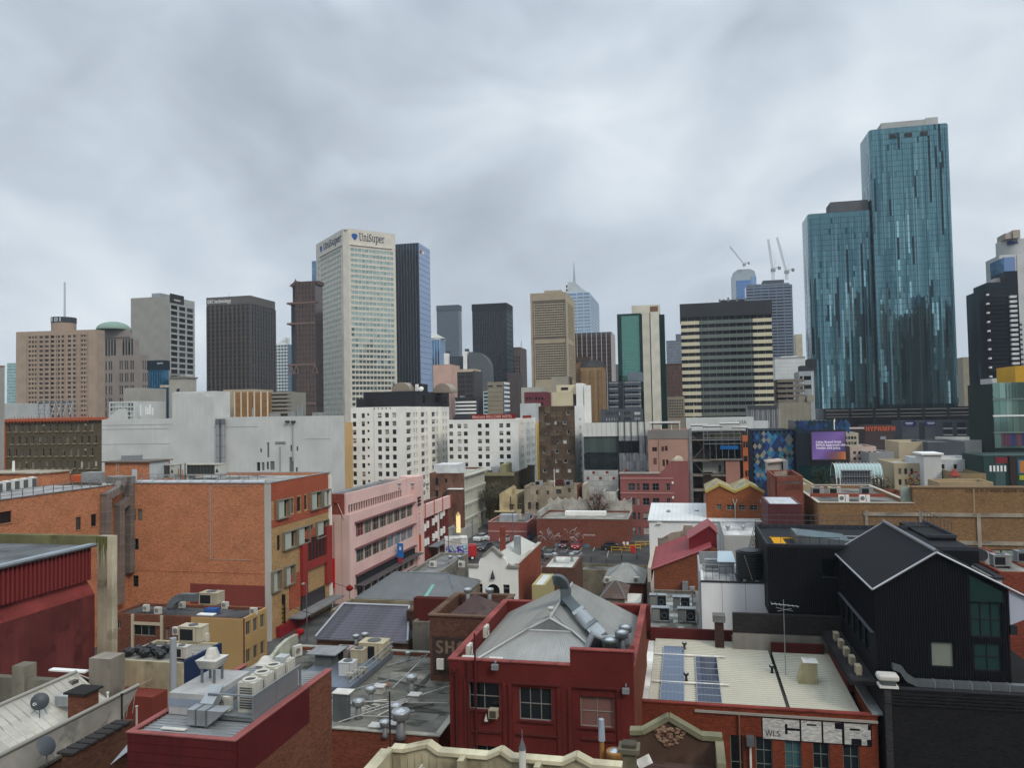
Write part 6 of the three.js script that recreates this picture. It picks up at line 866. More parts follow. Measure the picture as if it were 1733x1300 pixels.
{// tan brick factory with a concrete frame
const S=site({D:111,xl:1384,y:851,xr:1545,L:26,face:1}),k=S.k,H=S.H,con=M(0x9d968a,'grime'),g=block('tan_brick_factory','long tan brick factory wall divided by a pale concrete frame',S,{wall:tanBrick,t:0.35,roof:roofGrey,parapet:0.5,cap:M(0xb9b2a5,'plaster')}).g;
bx(g,'taller_wall',tanBrick,S.W,S.W+200*k,0,H+25*k,-3.5,0);bx(g,'coping',M(0x6d5c49,'plaster'),S.W-0.1,S.W+200*k,H+25*k,H+25*k+0.15,-1,0.1);bx(g,'red_coping',M(0x8a4a3c),0,S.W*0.85,H+0.13,H+0.6,-7,-6.6);
for(const y of[15,60])bx(g,'concrete_beam',con,70*k,S.W+200*k,H -(y+6)*k,H-y*k,0.003,0.18);for(const x of[72,154,240,330])bx(g,'concrete_column',con,x*k,(x+5.5)*k,0,H -(x>160?15:12)*k,0.003,0.2);bx(g,'wall_seam',M(0x9a8468),236*k,238.5*k,H-15*k,H+25*k,0.003,0.05);
text(g,'JODIE FLY WDS WADE DEAL KIDS',4.4*k,M(0x2b241d),224*k,H+18.5*k,0.003,{left:1,d:0.03,w:116*k,font:'sans_regular'});
// white graffiti letters low on the wall: blocky outlines
const x0=233;for(let i=0;i<4;i++){const X=(x0+i*20)*k,w=17*k;bx(g,'graffiti_outline',black,X,X+w+0.3,H-91*k,H-73*k,0.003,0.02);bx(g,'graffiti_letter',M([0x9fb5a4,0xa9aeb0,0x98a8a0,0xb4b4ae][i],'grime'),X+0.12,X+w+0.16,H-89.5*k,H-74.5*k,0.022,0.035);bx(g,'graffiti_counter',i===0?M(0x2f7d3f):M(0x3c4a44),X+w*0.3,X+w*0.62,H-87*k,H -(i===0?78:80)*k,0.037,0.05);}
bx(g,'painted_end_wall',M(0x93a39c,'grime'),131*k,S.W-0.1,H+0.15,H+26*k,-1.2,-0.9);
for(const[i,x]of[[0,37],[1,70]]){const c=thing('wall_condenser_pair',i?'white condenser pair nearer the taller tan wall':'white condenser pair near the low end of the tan wall','air conditioner',S.pos.clone().addScaledVector(S.r,x*k).addScaledVector(S.f,2).setY(H-0.5),TH,'condensers on the tan factory roof');for(const a of[0,0.95]){bx(c,'case',white,a,a +(a?0.45:0.8),0,1.4,-0.4,0);if(!a){mesh(c,'fan_grille',new THREE.TorusGeometry(0.26,0.03,5,16),M(0x4a4c4c),a+0.4,0.95,0.02);mesh(c,'fan',cylG(0.25,0.25,0.02,16).rotateX(Math.PI/2),M(0x7a7c7c),a+0.4,0.95,0.01);}}}
block('tan_factory_rear','red brick rear range of the tan factory with a metal duct',{D:128,xl:1366,y:836,xr:1540,L:8},{wall:M(0x7d4a3c,'brick'),roof:roofPale});
}
{// the jumble of low buildings beyond the factory
const B=(n,l,D,xl,xr,y,col,o={})=>{const S=site({D,xl,y,xr,L:o.L??14,face:1});return block(n,l,S,{wall:M(col,o.tex??'plaster'),roof:M(o.rf??0xa5a6a2,'grime'),t:0.3,parapet:0.5,...(o.w?{faces:{F:{rects:gp(S,o.w)}},frame:M(0x8f8d86),glass:GL.mixed}:{})});};
B('cream_corner_building','cream corner building with a small domed turret beside the screen',215,1411,1452,733,0xaaa595,{w:{n:6,m:3,x0:12,x1:40,top:6,p:9,h:5,fw:0.8}});
const tur=B('cream_turret','small cream turret at the corner beside the advertising screen',213,1408,1420,724,0xb5ae9c,{L:3});mesh(tur.g,'dome',new THREE.SphereGeometry(1.2,12,8,0,6.3,0,1.57),M(0xb0a898),tur.S.W/2,tur.S.H,-1.5);pole(tur.g,'finial',white,tur.S.W/2,tur.S.H+1,tur.S.H+2.4,-1.5,0.15);
B('pink_stepped_terrace','pinkish terrace roofs stepping down beyond the car park billboard',205,1438,1482,756,0xb7a59c,{w:{n:5,m:2,x0:3,x1:42,top:8,p:10,h:5,fw:0.6}});
B('grey_roof_plant_block','grey block crowded with roof plant beyond the billboard',195,1470,1512,766,0x8d8f90);B('cream_blank_block','large cream blank block beyond the factory',200,1520,1570,748,0xb3a78e);B('slate_roof_unit','slate grey boxed unit between the cream and white blocks',195,1569,1632,748,0x4f555d);
B('white_big_shed','big white windowless shed before the charcoal retail block',205,1630,1692,745,0xb4b5b2,{L:24});
const cr=B('cream_graffiti_house','cream house with a flat parapet and a graffiti corner',165,1512,1562,784,0xab9f86,{w:{n:3,m:2,x0:4,x1:32,top:9,p:18,h:10,fw:0.5}});for(let i=0;i<8;i++){const s=new THREE.TorusGeometry(rnd(0.4,0.9),0.16,3,8,rnd(2,5));s.scale(1,1,0.1);mesh(cr.g,'graffiti_stroke',s,M([0xa83848,0x7a7d82,0xb59a3c,0x8d2f3d][i%4]),cr.S.W*0.8+rnd(-1.6,0.6),cr.S.H-rnd(2.2,4.4),0.02+i*0.001,0,0,rnd(6));}
B('white_painted_house','white painted house with small sash windows behind the tan factory',162,1562,1660,778,0xb5b9bd,{w:{n:4,m:1,x0:20,x1:96,top:8,p:12,h:8,fw:0.28}});const wp=B('white_house_attic','pale boxed attic on the white painted house',161,1562,1592,770,0xc2c4c4,{L:6});bx(wp.g,'cornice',white,-0.4,wp.S.W+0.4,wp.S.H,wp.S.H+0.35,-6.3,0.4);
const th=B('terracotta_turret','tiny cream turret with a red conical roof behind the tan factory',140,1611,1622,806,0xb8a58c,{L:1.4});mesh(th.g,'cone_roof',new THREE.ConeGeometry(1.1,1.4,8),M(0x8a4038,'brick'),th.S.W/2,th.S.H+0.7,-0.6);
B('olive_roof_house','olive roofed house behind the tan factory',150,1625,1668,802,0x8a7a5c,{rf:0x6d5f48});B('sand_low_roof','long low sand coloured roof just behind the tan factory',128,1588,1680,816,0xa08f72,{rf:0x9a8566,L:6});B('cream_wall_hut','cream hut beside the brick mural stub',132,1358,1378,820,0xa99a7c);
// curved glass roof and billboard back
const gl=site({D:165,xl:1405,y:786,xr:1494,L:6}),k=gl.k,v=thing('curved_glass_arcade','curved glass arcade roof on thin white hoops','arcade',gl.pos,gl.phi);bx(v,'gallery',M(0x454846,'grime'),0,gl.W,0,gl.H-3.4,-6,0);mesh(v,'glass_vault',new THREE.CylinderGeometry(3,3,gl.W,16,1,true,0,Math.PI).rotateZ(Math.PI/2),M(0x8fa8a6,'',{r:0.1,m:0.3}),gl.W/2,gl.H-3,-3.2,0,0,0);for(let i=0;i<14;i++)bx(v,'hoop_post',white,i*gl.W/13.5,i*gl.W/13.5+0.14,gl.H-6,gl.H-2.6,0.003,0.12);for(let i=0;i<14;i++)mesh(v,'hoop',new THREE.TorusGeometry(3.05,0.07,4,14,Math.PI),white,i*gl.W/13.5,gl.H-3,-3.2,0,Math.PI/2,0);
const bb=site({D:140,xl:1420,y:796,xr:1473,L:2}),q=bb.k,b2=thing('billboard_back','grey back of a large billboard on a steel frame','billboard',bb.pos,bb.phi);bx(b2,'panel',M(0x5b5f63,'metal'),0,bb.W,bb.H-21*q,bb.H,-0.5,-0.2);for(let i=0;i<12;i++)bx(b2,'rib',dull,i*bb.W/11.5,i*bb.W/11.5+0.1,bb.H-21*q,bb.H,-0.199,-0.05);for(const y of[0,10,21])bx(b2,'rail',M(0x777b7e),-0.2,bb.W+0.2,bb.H-y*q-0.15,bb.H-y*q,-0.04,0.12);for(let i=0;i<6;i++){bx(b2,'leg',dull,i*bb.W/5.2,i*bb.W/5.2+0.15,0,bb.H-21*q,-0.4,-0.2);mesh(b2,'brace',rod(V(i*bb.W/5.2,bb.H-21*q,0),V(i*bb.W/5.2 +(i<5?bb.W/5.2:0),bb.H-32*q,0.8),0.08),dull);}bx(b2,'walkway',M(0x4d5052,'metal'),0,bb.W,bb.H-24*q,bb.H-23*q,-0.2,1.2);
}
{// glass building on the right edge
const S=site({D:195,xl:1679,y:648,xr:1800,L:18,face:1}),k=S.k,H=S.H,g=thing('green_glass_retail_building','green glass retail building with a white floor edge at the picture edge','building',S.pos,S.phi),cl=[0x7d9c90,0x8aa89c,0x6c8c84,0x95b3a4,0x76948c];
bx(g,'core',M(0x22302e,'plaster'),0.1,S.W,0,H-0.2,-18,-0.3);for(let j=0;j<4;j++)for(let i=0;i<12;i++)bx(g,'glass_pane',glassy(cl[(i*3+j*2)% 5],0.7,0.06),i*9.6*k+0.03,(i+1)*9.6*k-0.03,H -(28+j*28)*k+0.25,H -(j*28)*k,-0.3,0);for(let j=1;j<4;j++)bx(g,'floor_edge',j===2?white:M(0x6c7d78),-0.2,S.W,H -(j*28+1.4)*k,H-j*28*k+0.2,-0.2,0.3);
for(let i=0;i<18;i++)bx(g,'slim_mullion',M(0x55645f),(20+i*4.5)*k,(20.5+i*4.5)*k,H-27*k,H-3*k,0.02,0.15);bx(g,'yellow_box',M(0xc79a35,'plaster'),40*k,100*k,H+0.01,H+28*k,-14,-2);
for(let i=0;i<8;i++)bx(g,'coloured_banner',M([0x6a3348,0x57395e,0x38406a,0x70404c,0x423a60,0x5e4a6c,0x42466a,0x663a50][i]),(12+i*7)*k,(17.5+i*7)*k,H-107*k,H-84*k,0.01,0.1);
const T=site({D:150,xl:1664,y:772,xr:1790,L:12,face:1}),q=T.k,p=thing('poster_glass_pavilion','glass pavilion with bright posters at the picture edge','building',T.pos,T.phi);bx(p,'core',M(0x2d3c3b,'plaster'),0,T.W,0,T.H,-12,-0.2);for(let i=0;i<8;i++)bx(p,'glass_pane',glassy([0x3f5a58,0x54706c,0x2f4648][i%3],0.4,0.08),i*16*q+0.03,(i+1)*16*q-0.03,0,T.H-0.15,-0.2,0);for(const[x0,x1,y0,y1,c]of[[17,35,2,12,0x7a3038],[50,70,6,30,0x3a6a8c],[53,64,8,28,0xb57a3c],[52,70,32,40,0xa0a83c],[0,120,-3,-1,0x5f7573]])bx(p,'poster',M(c,'plaster'),x0*q,x1*q,T.H-y1*q,T.H-y0*q,0.01+x0*0.001,0.08+x0*0.001);bx(p,'dark_pier',M(0x3a2f2c),38*q,47*q,0,T.H,0.003,0.3);
for(let i=0;i<5;i++)bx(p,'white_letter',white,(8+i*5.5)*q,(11+i*5.5)*q,T.H-26*q,T.H-16*q,0.003,0.06);
}
// trees: trunk, limbs and a crown of separate small leaves or twigs
function tree(p,h,r,label,cols,n,bare){
const g=thing('street_tree',label,'tree',p,rnd(360)),bark=M(0x4a4036,'grime'),limbs=[],pos=[],nor=[],col=[],c=new THREE.Color();
const tg=new THREE.CylinderGeometry(0.09*r*0.5,0.16*r*0.5,h*0.5,8);mesh(g,'trunk',tg,bark,0,h*0.25,0);const tips=[];
for(let i=0;i<16;i++){const a=i*2.4,e=rnd(0.35,1.2),a0=V(0,h*rnd(0.3,0.5),0),b=V(Math.cos(a)*r*0.8*Math.cos(e),h*0.45+Math.sin(e)*h*0.48,Math.sin(a)*r*0.8*Math.cos(e));limbs.push(rod(a0,b,0.05*Math.sqrt(r),5));tips.push(b);for(let j=0;j<4;j++){const t=a0.clone().lerp(b,rnd(0.4,0.9)),e2=t.clone().add(V(rnd(-1,1),rnd(0,1),rnd(-1,1)).multiplyScalar(r*0.4));limbs.push(rod(t,e2,0.025*Math.sqrt(r),4));tips.push(e2);}}
mesh(g,'limbs',merge(limbs),bark);
for(let i=0;i<n;i++){const t=tips[Math.floor(rnd(tips.length))],s=r*0.26,q=V(t.x+rnd(-s,s)+ rnd(-s,s),t.y+rnd(-s,s),t.z+rnd(-s,s)+ rnd(-s,s)),l=bare?rnd(0.25,0.6):rnd(0.16,0.34),w=bare?0.035:l*0.7,d=V(rnd(-1,1),rnd(-0.4,1),rnd(-1,1)).normalize(),u=d.clone().cross(V(rnd(-1,1),rnd(-1,1),rnd(-1,1))).normalize(),m=d.clone().cross(u);c.set(cols[Math.floor(rnd(cols.length))]);for(const[a,b]of[[0,-1],[1,0],[0,1]]){const k=q.clone().addScaledVector(d,a*l).addScaledVector(u,b*w*0.5);pos.push(k.x,k.y,k.z);nor.push(m.x,m.y,m.z);col.push(c.r,c.g,c.b);}}
const f=new THREE.BufferGeometry();f.setAttribute('position',new THREE.Float32BufferAttribute(pos,3));f.setAttribute('normal',new THREE.Float32BufferAttribute(nor,3));f.setAttribute('color',new THREE.Float32BufferAttribute(col,3));const fm=M(0xffffff,'',{r:0.9,vc:1});fm.side=THREE.DoubleSide;mesh(g,bare?'twigs':'foliage',f,fm);return g;
}
const olive=[0x4d4a36,0x5a553f,0x44412f,0x666048],rust=[0x6a4634,0x5a3c2e,0x7a5440,0x4d362a];
for(const[x,y,D,r,l,c,n,b]of[[842,812,205,3,'dark olive street tree before the brown mesh car park',olive,5000],[828,815,200,3,'smaller olive tree behind the ornate terrace',olive,3500],[1010,826,184,3.6,'bare reddish tree in the courtyard beside the dusty red building',rust,4200,1],[1432,768,190,5,'rust brown bare tree left of the stepped terrace',rust,4500,1],[1483,795,150,3.5,'olive brown tree between the billboard and cream house',[0x4d4632,0x5a5038,0x3d3826],4500],[1645,785,155,4,'bare grey brown tree behind the white painted house',[0x5f5244,0x4d4236,0x6d6050],4500,1],[1412,808,150,3,'dull olive tree under the dark screen building',olive,4000],[1388,782,203,3,'dark green palm-like tree below the advertising screen',[0x1f3a2c,0x2a4a34,0x183024],3500]]){const p=at(x,y,D);tree(V(p.x,0,p.z),p.y,r,l,c,n,b);}
// ---------------------------------------------------------------- near roofs
const oxblood=M(0x642723,'pbrick'),oxPlain=M(0x512220,'plaster'),galv=M(0xa3a9ab,'metal',{r:0.4,m:0.55}),galvDark=M(0x6f7679,'metal',{r:0.45,m:0.5}),cream=M(0xb9b49e,'grime'),whiteP=M(0xd6d7d4,'grime');
function ribbed(g,name,mat,c,pitch=0.4,rise=0.05){// a metal sheet with raised ribs running from edge c0-c1 up to edge c3-c2
const parts=[slab(c,0.06)],w=c[0].distanceTo(c[1]),n=Math.max(2,Math.round(w/pitch)),up=V(0,rise,0);
for(let i=0;i<=n;i++){const t=i/n,a=c[0].clone().lerp(c[1],t),b=c[3].clone().lerp(c[2],t),e=c[1].clone().sub(c[0]).normalize().multiplyScalar(0.035);parts.push(slab([a.clone().sub(e).add(up),a.clone().add(e).add(up),b.clone().add(e).add(up),b.clone().sub(e).add(up)],rise));}
return mesh(g,name,mergeGeometries(parts),mat);
}
function cond(p,phi,label,o={}){// a split-system condenser
const w=o.w??0.85,h=o.h??0.7,d=o.d??0.34,g=thing('condenser_unit',label,'air conditioner',p,phi,o.group??'condensers on the near roofs'),m=o.m??M(0xc2c1b8,'metal');
bx(g,'case',m,-w/2,w/2,0.08,h+0.08,-d,0);for(const x of[-w*0.36,w*0.36])bx(g,'foot',dull,x-0.05,x+0.05,0,0.078,-d,0.02);
const r=Math.min(w*0.3,h*0.38);mesh(g,'fan',cylG(r,r,0.02,18).rotateX(Math.PI/2),M(0x53575a),-w*0.1,h*0.52+0.08,0.01);mesh(g,'fan_guard',merge([new THREE.TorusGeometry(r,0.015,4,18),new THREE.TorusGeometry(r*0.62,0.01,4,16),pbox(r*2,0.015,0.01,0,0,0),pbox(0.015,r*2,0.01,0,0,0)]),m,-w*0.1,h*0.52+0.08,0.035);return g;
}
function pack(p,phi,label,w,h,d,hex=0xb9b5a6,dark=1){// a packaged roof unit with a grille end
const g=thing('rooftop_plant_unit',label,'air conditioner',p,phi,'packaged plant on the near roofs');bx(g,'case',M(hex,'metal'),-w/2,w/2,0.2,h+0.2,-d,0);bx(g,'lid',M(hex,'metal'),-w/2-0.04,w/2+0.04,h+0.201,h+0.25,-d-0.04,0.04);for(const x of[-w*0.42,w*0.42])bx(g,'skid',dull,x-0.05,x+0.05,0,0.198,-d,0);if(dark)bx(g,'intake',M(0x23262a),-w*0.42,w*0.15,0.32,h*0.85+0.2,0.002,0.03);bx(g,'panel_seam',M(0x7f7d74),w*0.28,w*0.3,0.24,h+0.18,0.002,0.015);mesh(g,'fan',cylG(Math.min(w,d)*0.36,Math.min(w,d)*0.36,0.06,18),M(0x5d6062),0,h+0.285,-d/2);return g;
}
function cowl(p,label,s=1,mat=galv){// a mushroom exhaust cowl
const g=thing('exhaust_cowl',label,'vent',p,0,'exhaust cowls on the near roofs'),L=(pts)=>new THREE.LatheGeometry(pts.map((q)=>new THREE.Vector2(q[0]*s,q[1]*s)),20);
mesh(g,'stack',L([[0.001,0],[0.3,0],[0.22,0.25],[0.2,0.9],[0.001,0.9]]),mat);mesh(g,'hood',L([[0.2,0.88],[0.42,0.95],[0.46,1.25],[0.44,1.34],[0.34,1.35],[0.3,1.28],[0.001,1.2]]),mat);mesh(g,'domed_cap',L([[0.33,1.24],[0.25,1.38],[0.001,1.44]]),M(0xbcc2c6,'metal',{r:0.3,m:0.6}));return g;
}
const along=(S,x,z,y)=>S.pos.clone().addScaledVector(S.r,x).addScaledVector(S.f,-z).setY(y);
// ---- oxblood brick building with the hipped metal roof
const RB=site({D:48,xl:760,y:1116,xr:1071,xs:1087,yr:1112,ys:1030,L:15});
RB.L=15;
{
const S=RB,k=S.k,H=S.H,W=S.W,fx=W/311,X=(x)=>(x-760)*fx,Y=(y)=>H -(y-1118)*k,F=[];
const w3=[[794,847,1154,1198,GL.dark[0],2,2],[881,936,1157,1210,GL.dark[1],3,2],[983,1038,1165,1214,M(0x7d5a55,'plaster',{r:0.4}),2,2],[800,846,1256,1285,GL.dark[0],2,1],[885,940,1262,1290,GL.dark[3],2,1],[983,1010,1268,1295,GL.dark[0],1,1]];
for(const[a,b,c,d,m,nx,ny]of w3)F.push([X(a),Y(d),X(b)- X(a),Y(c)- Y(d),m,nx,ny]);
const{g}=block('oxblood_brick_building','oxblood painted brick building with a grey hipped metal roof inside its parapet',S,{wall:oxblood,t:0.32,parapet:1,roof:M(0x8d8c88,'grime'),faces:{F:{rects:F,profile:[[W,H+0.95],[X(968),H+0.95],[X(968),H],[0,H]]},R:{wall:M(0x6e3d2d,'brick',{b:0.003})}},frame:M(0x8a8480),ft:0.05,sill:oxPlain,cap:null});
const cp=M(0x8a4a48,'grime');for(const[x0,x1,y,z0,z1]of[[-0.08,X(968),H,-0.36,0.08],[X(968),W+0.08,H+0.95,-0.36,0.08],[-0.08,0.36,H,-S.L+0.3,-0.37],[W-0.36,W+0.08,H,-S.L+0.3,-0.37],[-0.08,W+0.08,H,-S.L-0.05,-S.L+0.29]])bx(g,'coping',cp,x0,x1,y,y+0.07,z0,z1);
bx(g,'tall_parapet_return',oxblood,W-0.33,W-0.01,H+0.001,H+0.94,-1.4,-0.33);
for(const[a,b]of[[787,852],[870,952],[973,1045]])bx(g,'window_recess_lintel',oxPlain,X(a),X(b),Y(1152),Y(1149),0.003,0.14);for(const x of[789,856,866,948,966,1046])bx(g,'brick_pier',oxblood,X(x)- 0.1,X(x)+ 0.1,0,Y(1153),0.003,0.1);for(const[a,b]of[[875,950],[985,1040],[800,850]])bx(g,'apron_ledge',oxPlain,X(a),X(b),Y(1234),Y(1231),0.003,0.12);
for(const[x,y0]of[[773,1132],[794,1118],[807,1072]])mesh(g,'downpipe',rod(V(X(x),0,0.14),V(X(x)+(x===807?0.0:0),Y(y0),0.14),x===807?0.06:0.07),oxPlain);bx(g,'rainwater_head',oxPlain,X(768),X(776),Y(1136),Y(1131),0.02,0.3);
// hipped roof with a gablet, sheet by sheet
const e=H-0.85,zf=-0.5,zb=-S.L+0.5,x0=0.45,x1=W-0.45,xm=W*0.5,rz=-5.3,ry=e+2.45,gz=-4.1,gy=e+1.62,gw=1.55,rm=M(0x9b9d9a,'metal',{r:0.55,m:0.25});
ribbed(g,'front_hip',rm,[V(x0,e,zf),V(x1,e,zf),V(xm+gw,gy,gz),V(xm-gw,gy,gz)],0.28,0.03);
ribbed(g,'left_slope',rm,[V(x0,e,zb),V(x0,e,zf),V(xm-0.02,ry,rz),V(xm-0.02,ry,zb)],0.3,0.03);ribbed(g,'right_slope',rm,[V(x1,e,zf),V(x1,e,zb),V(xm+0.02,ry,zb),V(xm+0.02,ry,rz)],0.3,0.03);
mesh(g,'gablet_face',shapeG([[-gw,0],[gw,0],[0,ry-gy-0.05]],0.08),M(0x85888a,'metal',{r:0.5,m:0.3}),xm,gy,gz+0.02);mesh(g,'gablet_fill',slab([V(xm-gw,gy+0.01,gz),V(xm,ry,gz),V(xm,ry,rz-0.3),V(xm-gw,gy+0.01,rz-0.3)],0.04),rm);mesh(g,'gablet_fill',slab([V(xm,ry,gz),V(xm+gw,gy+0.01,gz),V(xm+gw,gy+0.01,rz-0.3),V(xm,ry,rz-0.3)],0.04),rm);
for(const[a,b]of[[V(x0,e,zf),V(xm-gw,gy,gz)],[V(x1,e,zf),V(xm+gw,gy,gz)],[V(xm-gw,gy,gz),V(xm,ry,gz)],[V(xm+gw,gy,gz),V(xm,ry,gz)],[V(xm,ry,gz),V(xm,ry,zb)],[V(xm-gw,gy,gz),V(xm+gw,gy,gz)]])mesh(g,'ridge_capping',rod(a.clone().add(V(0,0.05,0)),b.clone().add(V(0,0.05,0)),0.09),M(0xb0b3b2,'metal',{r:0.5,m:0.3}));
bx(g,'window_air_conditioner',M(0xa39c86,'metal'),X(831),X(846),Y(1206),Y(1192),0.02,0.5);bx(g,'unit_grille',M(0x4a463d),X(833),X(844),Y(1204.5),Y(1193.5),0.502,0.52);mesh(g,'torn_sheet',new THREE.ConeGeometry(0.14,0.45,5),whiteP,X(826),Y(1206),0.3);
for(const[x,y]of[[1059,1148],[843,1122]]){bx(g,'floodlight',M(0x7f8488,'metal'),X(x)- 0.2,X(x)+ 0.2,Y(y)- 0.2,Y(y)+ 0.1,0.25,0.5);bx(g,'lamp_bracket',dull,X(x)- 0.04,X(x)+ 0.04,Y(y)+ 0.1,Y(y)+ 0.25,0.003,0.4);}
// big roof duct: bent cowl on the ridge, fan drum, intake boxes
const dct=thing('roof_exhaust_duct','big grey exhaust duct bending up over the hipped roof','duct',along(S,0,0,0),TH),bl=M(0x5f696d,'metal',{r:0.5,m:0.35}),ax=V(W*0.845,e+1.3,-2.9),bxp=V(W*0.545,ry+0.35,-8.2),dir=bxp.clone().sub(ax);
const seg=(t0,t1,w,nm,m)=>{const A=ax.clone().addScaledVector(dir,t0),B=ax.clone().addScaledVector(dir,t1),o=mesh(dct,nm,boxG(w,A.distanceTo(B),w),m);o.quaternion.setFromUnitVectors(V(0,1,0),dir.clone().normalize());o.position.copy(A.add(B).multiplyScalar(0.5));};
seg(0.66,1.02,0.68,'duct_run',bl);seg(0.6,0.66,0.85,'flange',galv);{const A=ax.clone().addScaledVector(dir,0.36),B=ax.clone().addScaledVector(dir,0.6);const o=mesh(dct,'fan_drum',cylG(0.5,0.5,A.distanceTo(B),22),galv);o.quaternion.setFromUnitVectors(V(0,1,0),dir.clone().normalize());o.position.copy(A.add(B).multiplyScalar(0.5));}seg(0.3,0.36,0.95,'flange',galvDark);seg(0.1,0.3,0.85,'silencer',galv);
const el=[];for(let i=0;i<=9;i++){const a=(i/9)*1.75;el.push(pbox(0.9,0.42,0.95,-0.75+0.75*Math.cos(a)- 0.1,1.55+0.75*Math.sin(a),0,0,0,a));}const hk=mesh(dct,'bent_cowl',merge([...el,pbox(0.92,1.5,0.97,0,0.75,0)]),bl);hk.position.copy(bxp).add(V(-0.05,-0.35,0));hk.scale.setScalar(0.72);mesh(dct,'curved_backplate',shapeG([[0,0],[0,0],[0.01,0.01]].map((p)=>p),0.01),bl,bxp.x,bxp.y,bxp.z);dct.remove(dct.children[dct.children.length-1]);
mesh(dct,'duct_stand',merge([rod(ax.clone().addScaledVector(dir,0.2),ax.clone().addScaledVector(dir,0.2).add(V(0.6,-1.6,0)),0.05),rod(ax.clone().addScaledVector(dir,0.55),ax.clone().addScaledVector(dir,0.55).add(V(0.3,-1.3,0)),0.05)]),galvDark);
for(const[i,x,z,y]of[[0,0.775,-2.6,0.95],[1,0.86,-2.9,0.6]]){const b=thing('duct_intake_box',i?'upright shiny intake box beside the roof exhaust duct':'tilted black mouthed intake box below the roof exhaust duct','duct',along(S,W*x,z,e+y),TH);const t=i?0:0.45;mesh(b,'box',boxG(0.9,i?1.5:1.2,0.9),galv,0,0.45,0,0,0.3,-t);mesh(b,'mouth',boxG(0.74,i?0.6:0.95,0.04),black,i?0.14:0.15+0.02,0.45,0.45,0,0.3,-t);mesh(b,'stand',merge([rod(V(-0.3,-0.8,0.2),V(-0.3,0.1,0.2),0.04),rod(V(0.35,-0.8,-0.2),V(0.35,0.1,-0.2),0.04)]),galvDark);}
for(const[i,x,z,h,m,s]of[[0,0.87,1.5,0.55,M(0x44504c,'metal',{r:0.4,m:0.4}),1.15],[1,0.93,1.9,1.2,galvDark,0.95],[2,0.935,4.2,0.9,galvDark,0.95]]){cowl(along(S,W*x,-z,e+h),['dark green exhaust cowl at the tall oxblood parapet','grey cowl on a maroon stack behind the tall oxblood parapet','rear grey cowl near the oxblood side parapet'][i],s,m);if(i){const q=thing('cowl_stack',i===1?'maroon flue stack under the nearer grey cowl':'maroon flue stack under the rear grey cowl','flue',along(S,W*x,-z,e-0.05),TH);bx(q,'stack',oxPlain,-0.24,0.24,0,h+0.04,-0.24,0.24);bx(q,'collar',galvDark,-0.3,0.3,h-0.1,h+0.03,-0.3,0.3);}}
cowl(along(S,W*0.5,-4.6,ry+0.04),'small pale cowl on the ridge above the gablet',0.45,whiteP);
for(const[i,x,z,ph]of[[0,0.09,0.75,0],[1,0.245,0.75,0],[2,0.05,3.0,-90],[3,0.05,7.4,-90]])cond(along(S,W*x,-z,e-0.02 +(i>1?0.1:0)),TH +(i>1?-90:0),['white condenser in the corner behind the oxblood front parapet','white condenser alone before the front hip of the metal roof','white condenser halfway up the oxblood side parapet','white condenser at the far end of the oxblood side parapet'][i],{w:0.85,h:0.75});
}
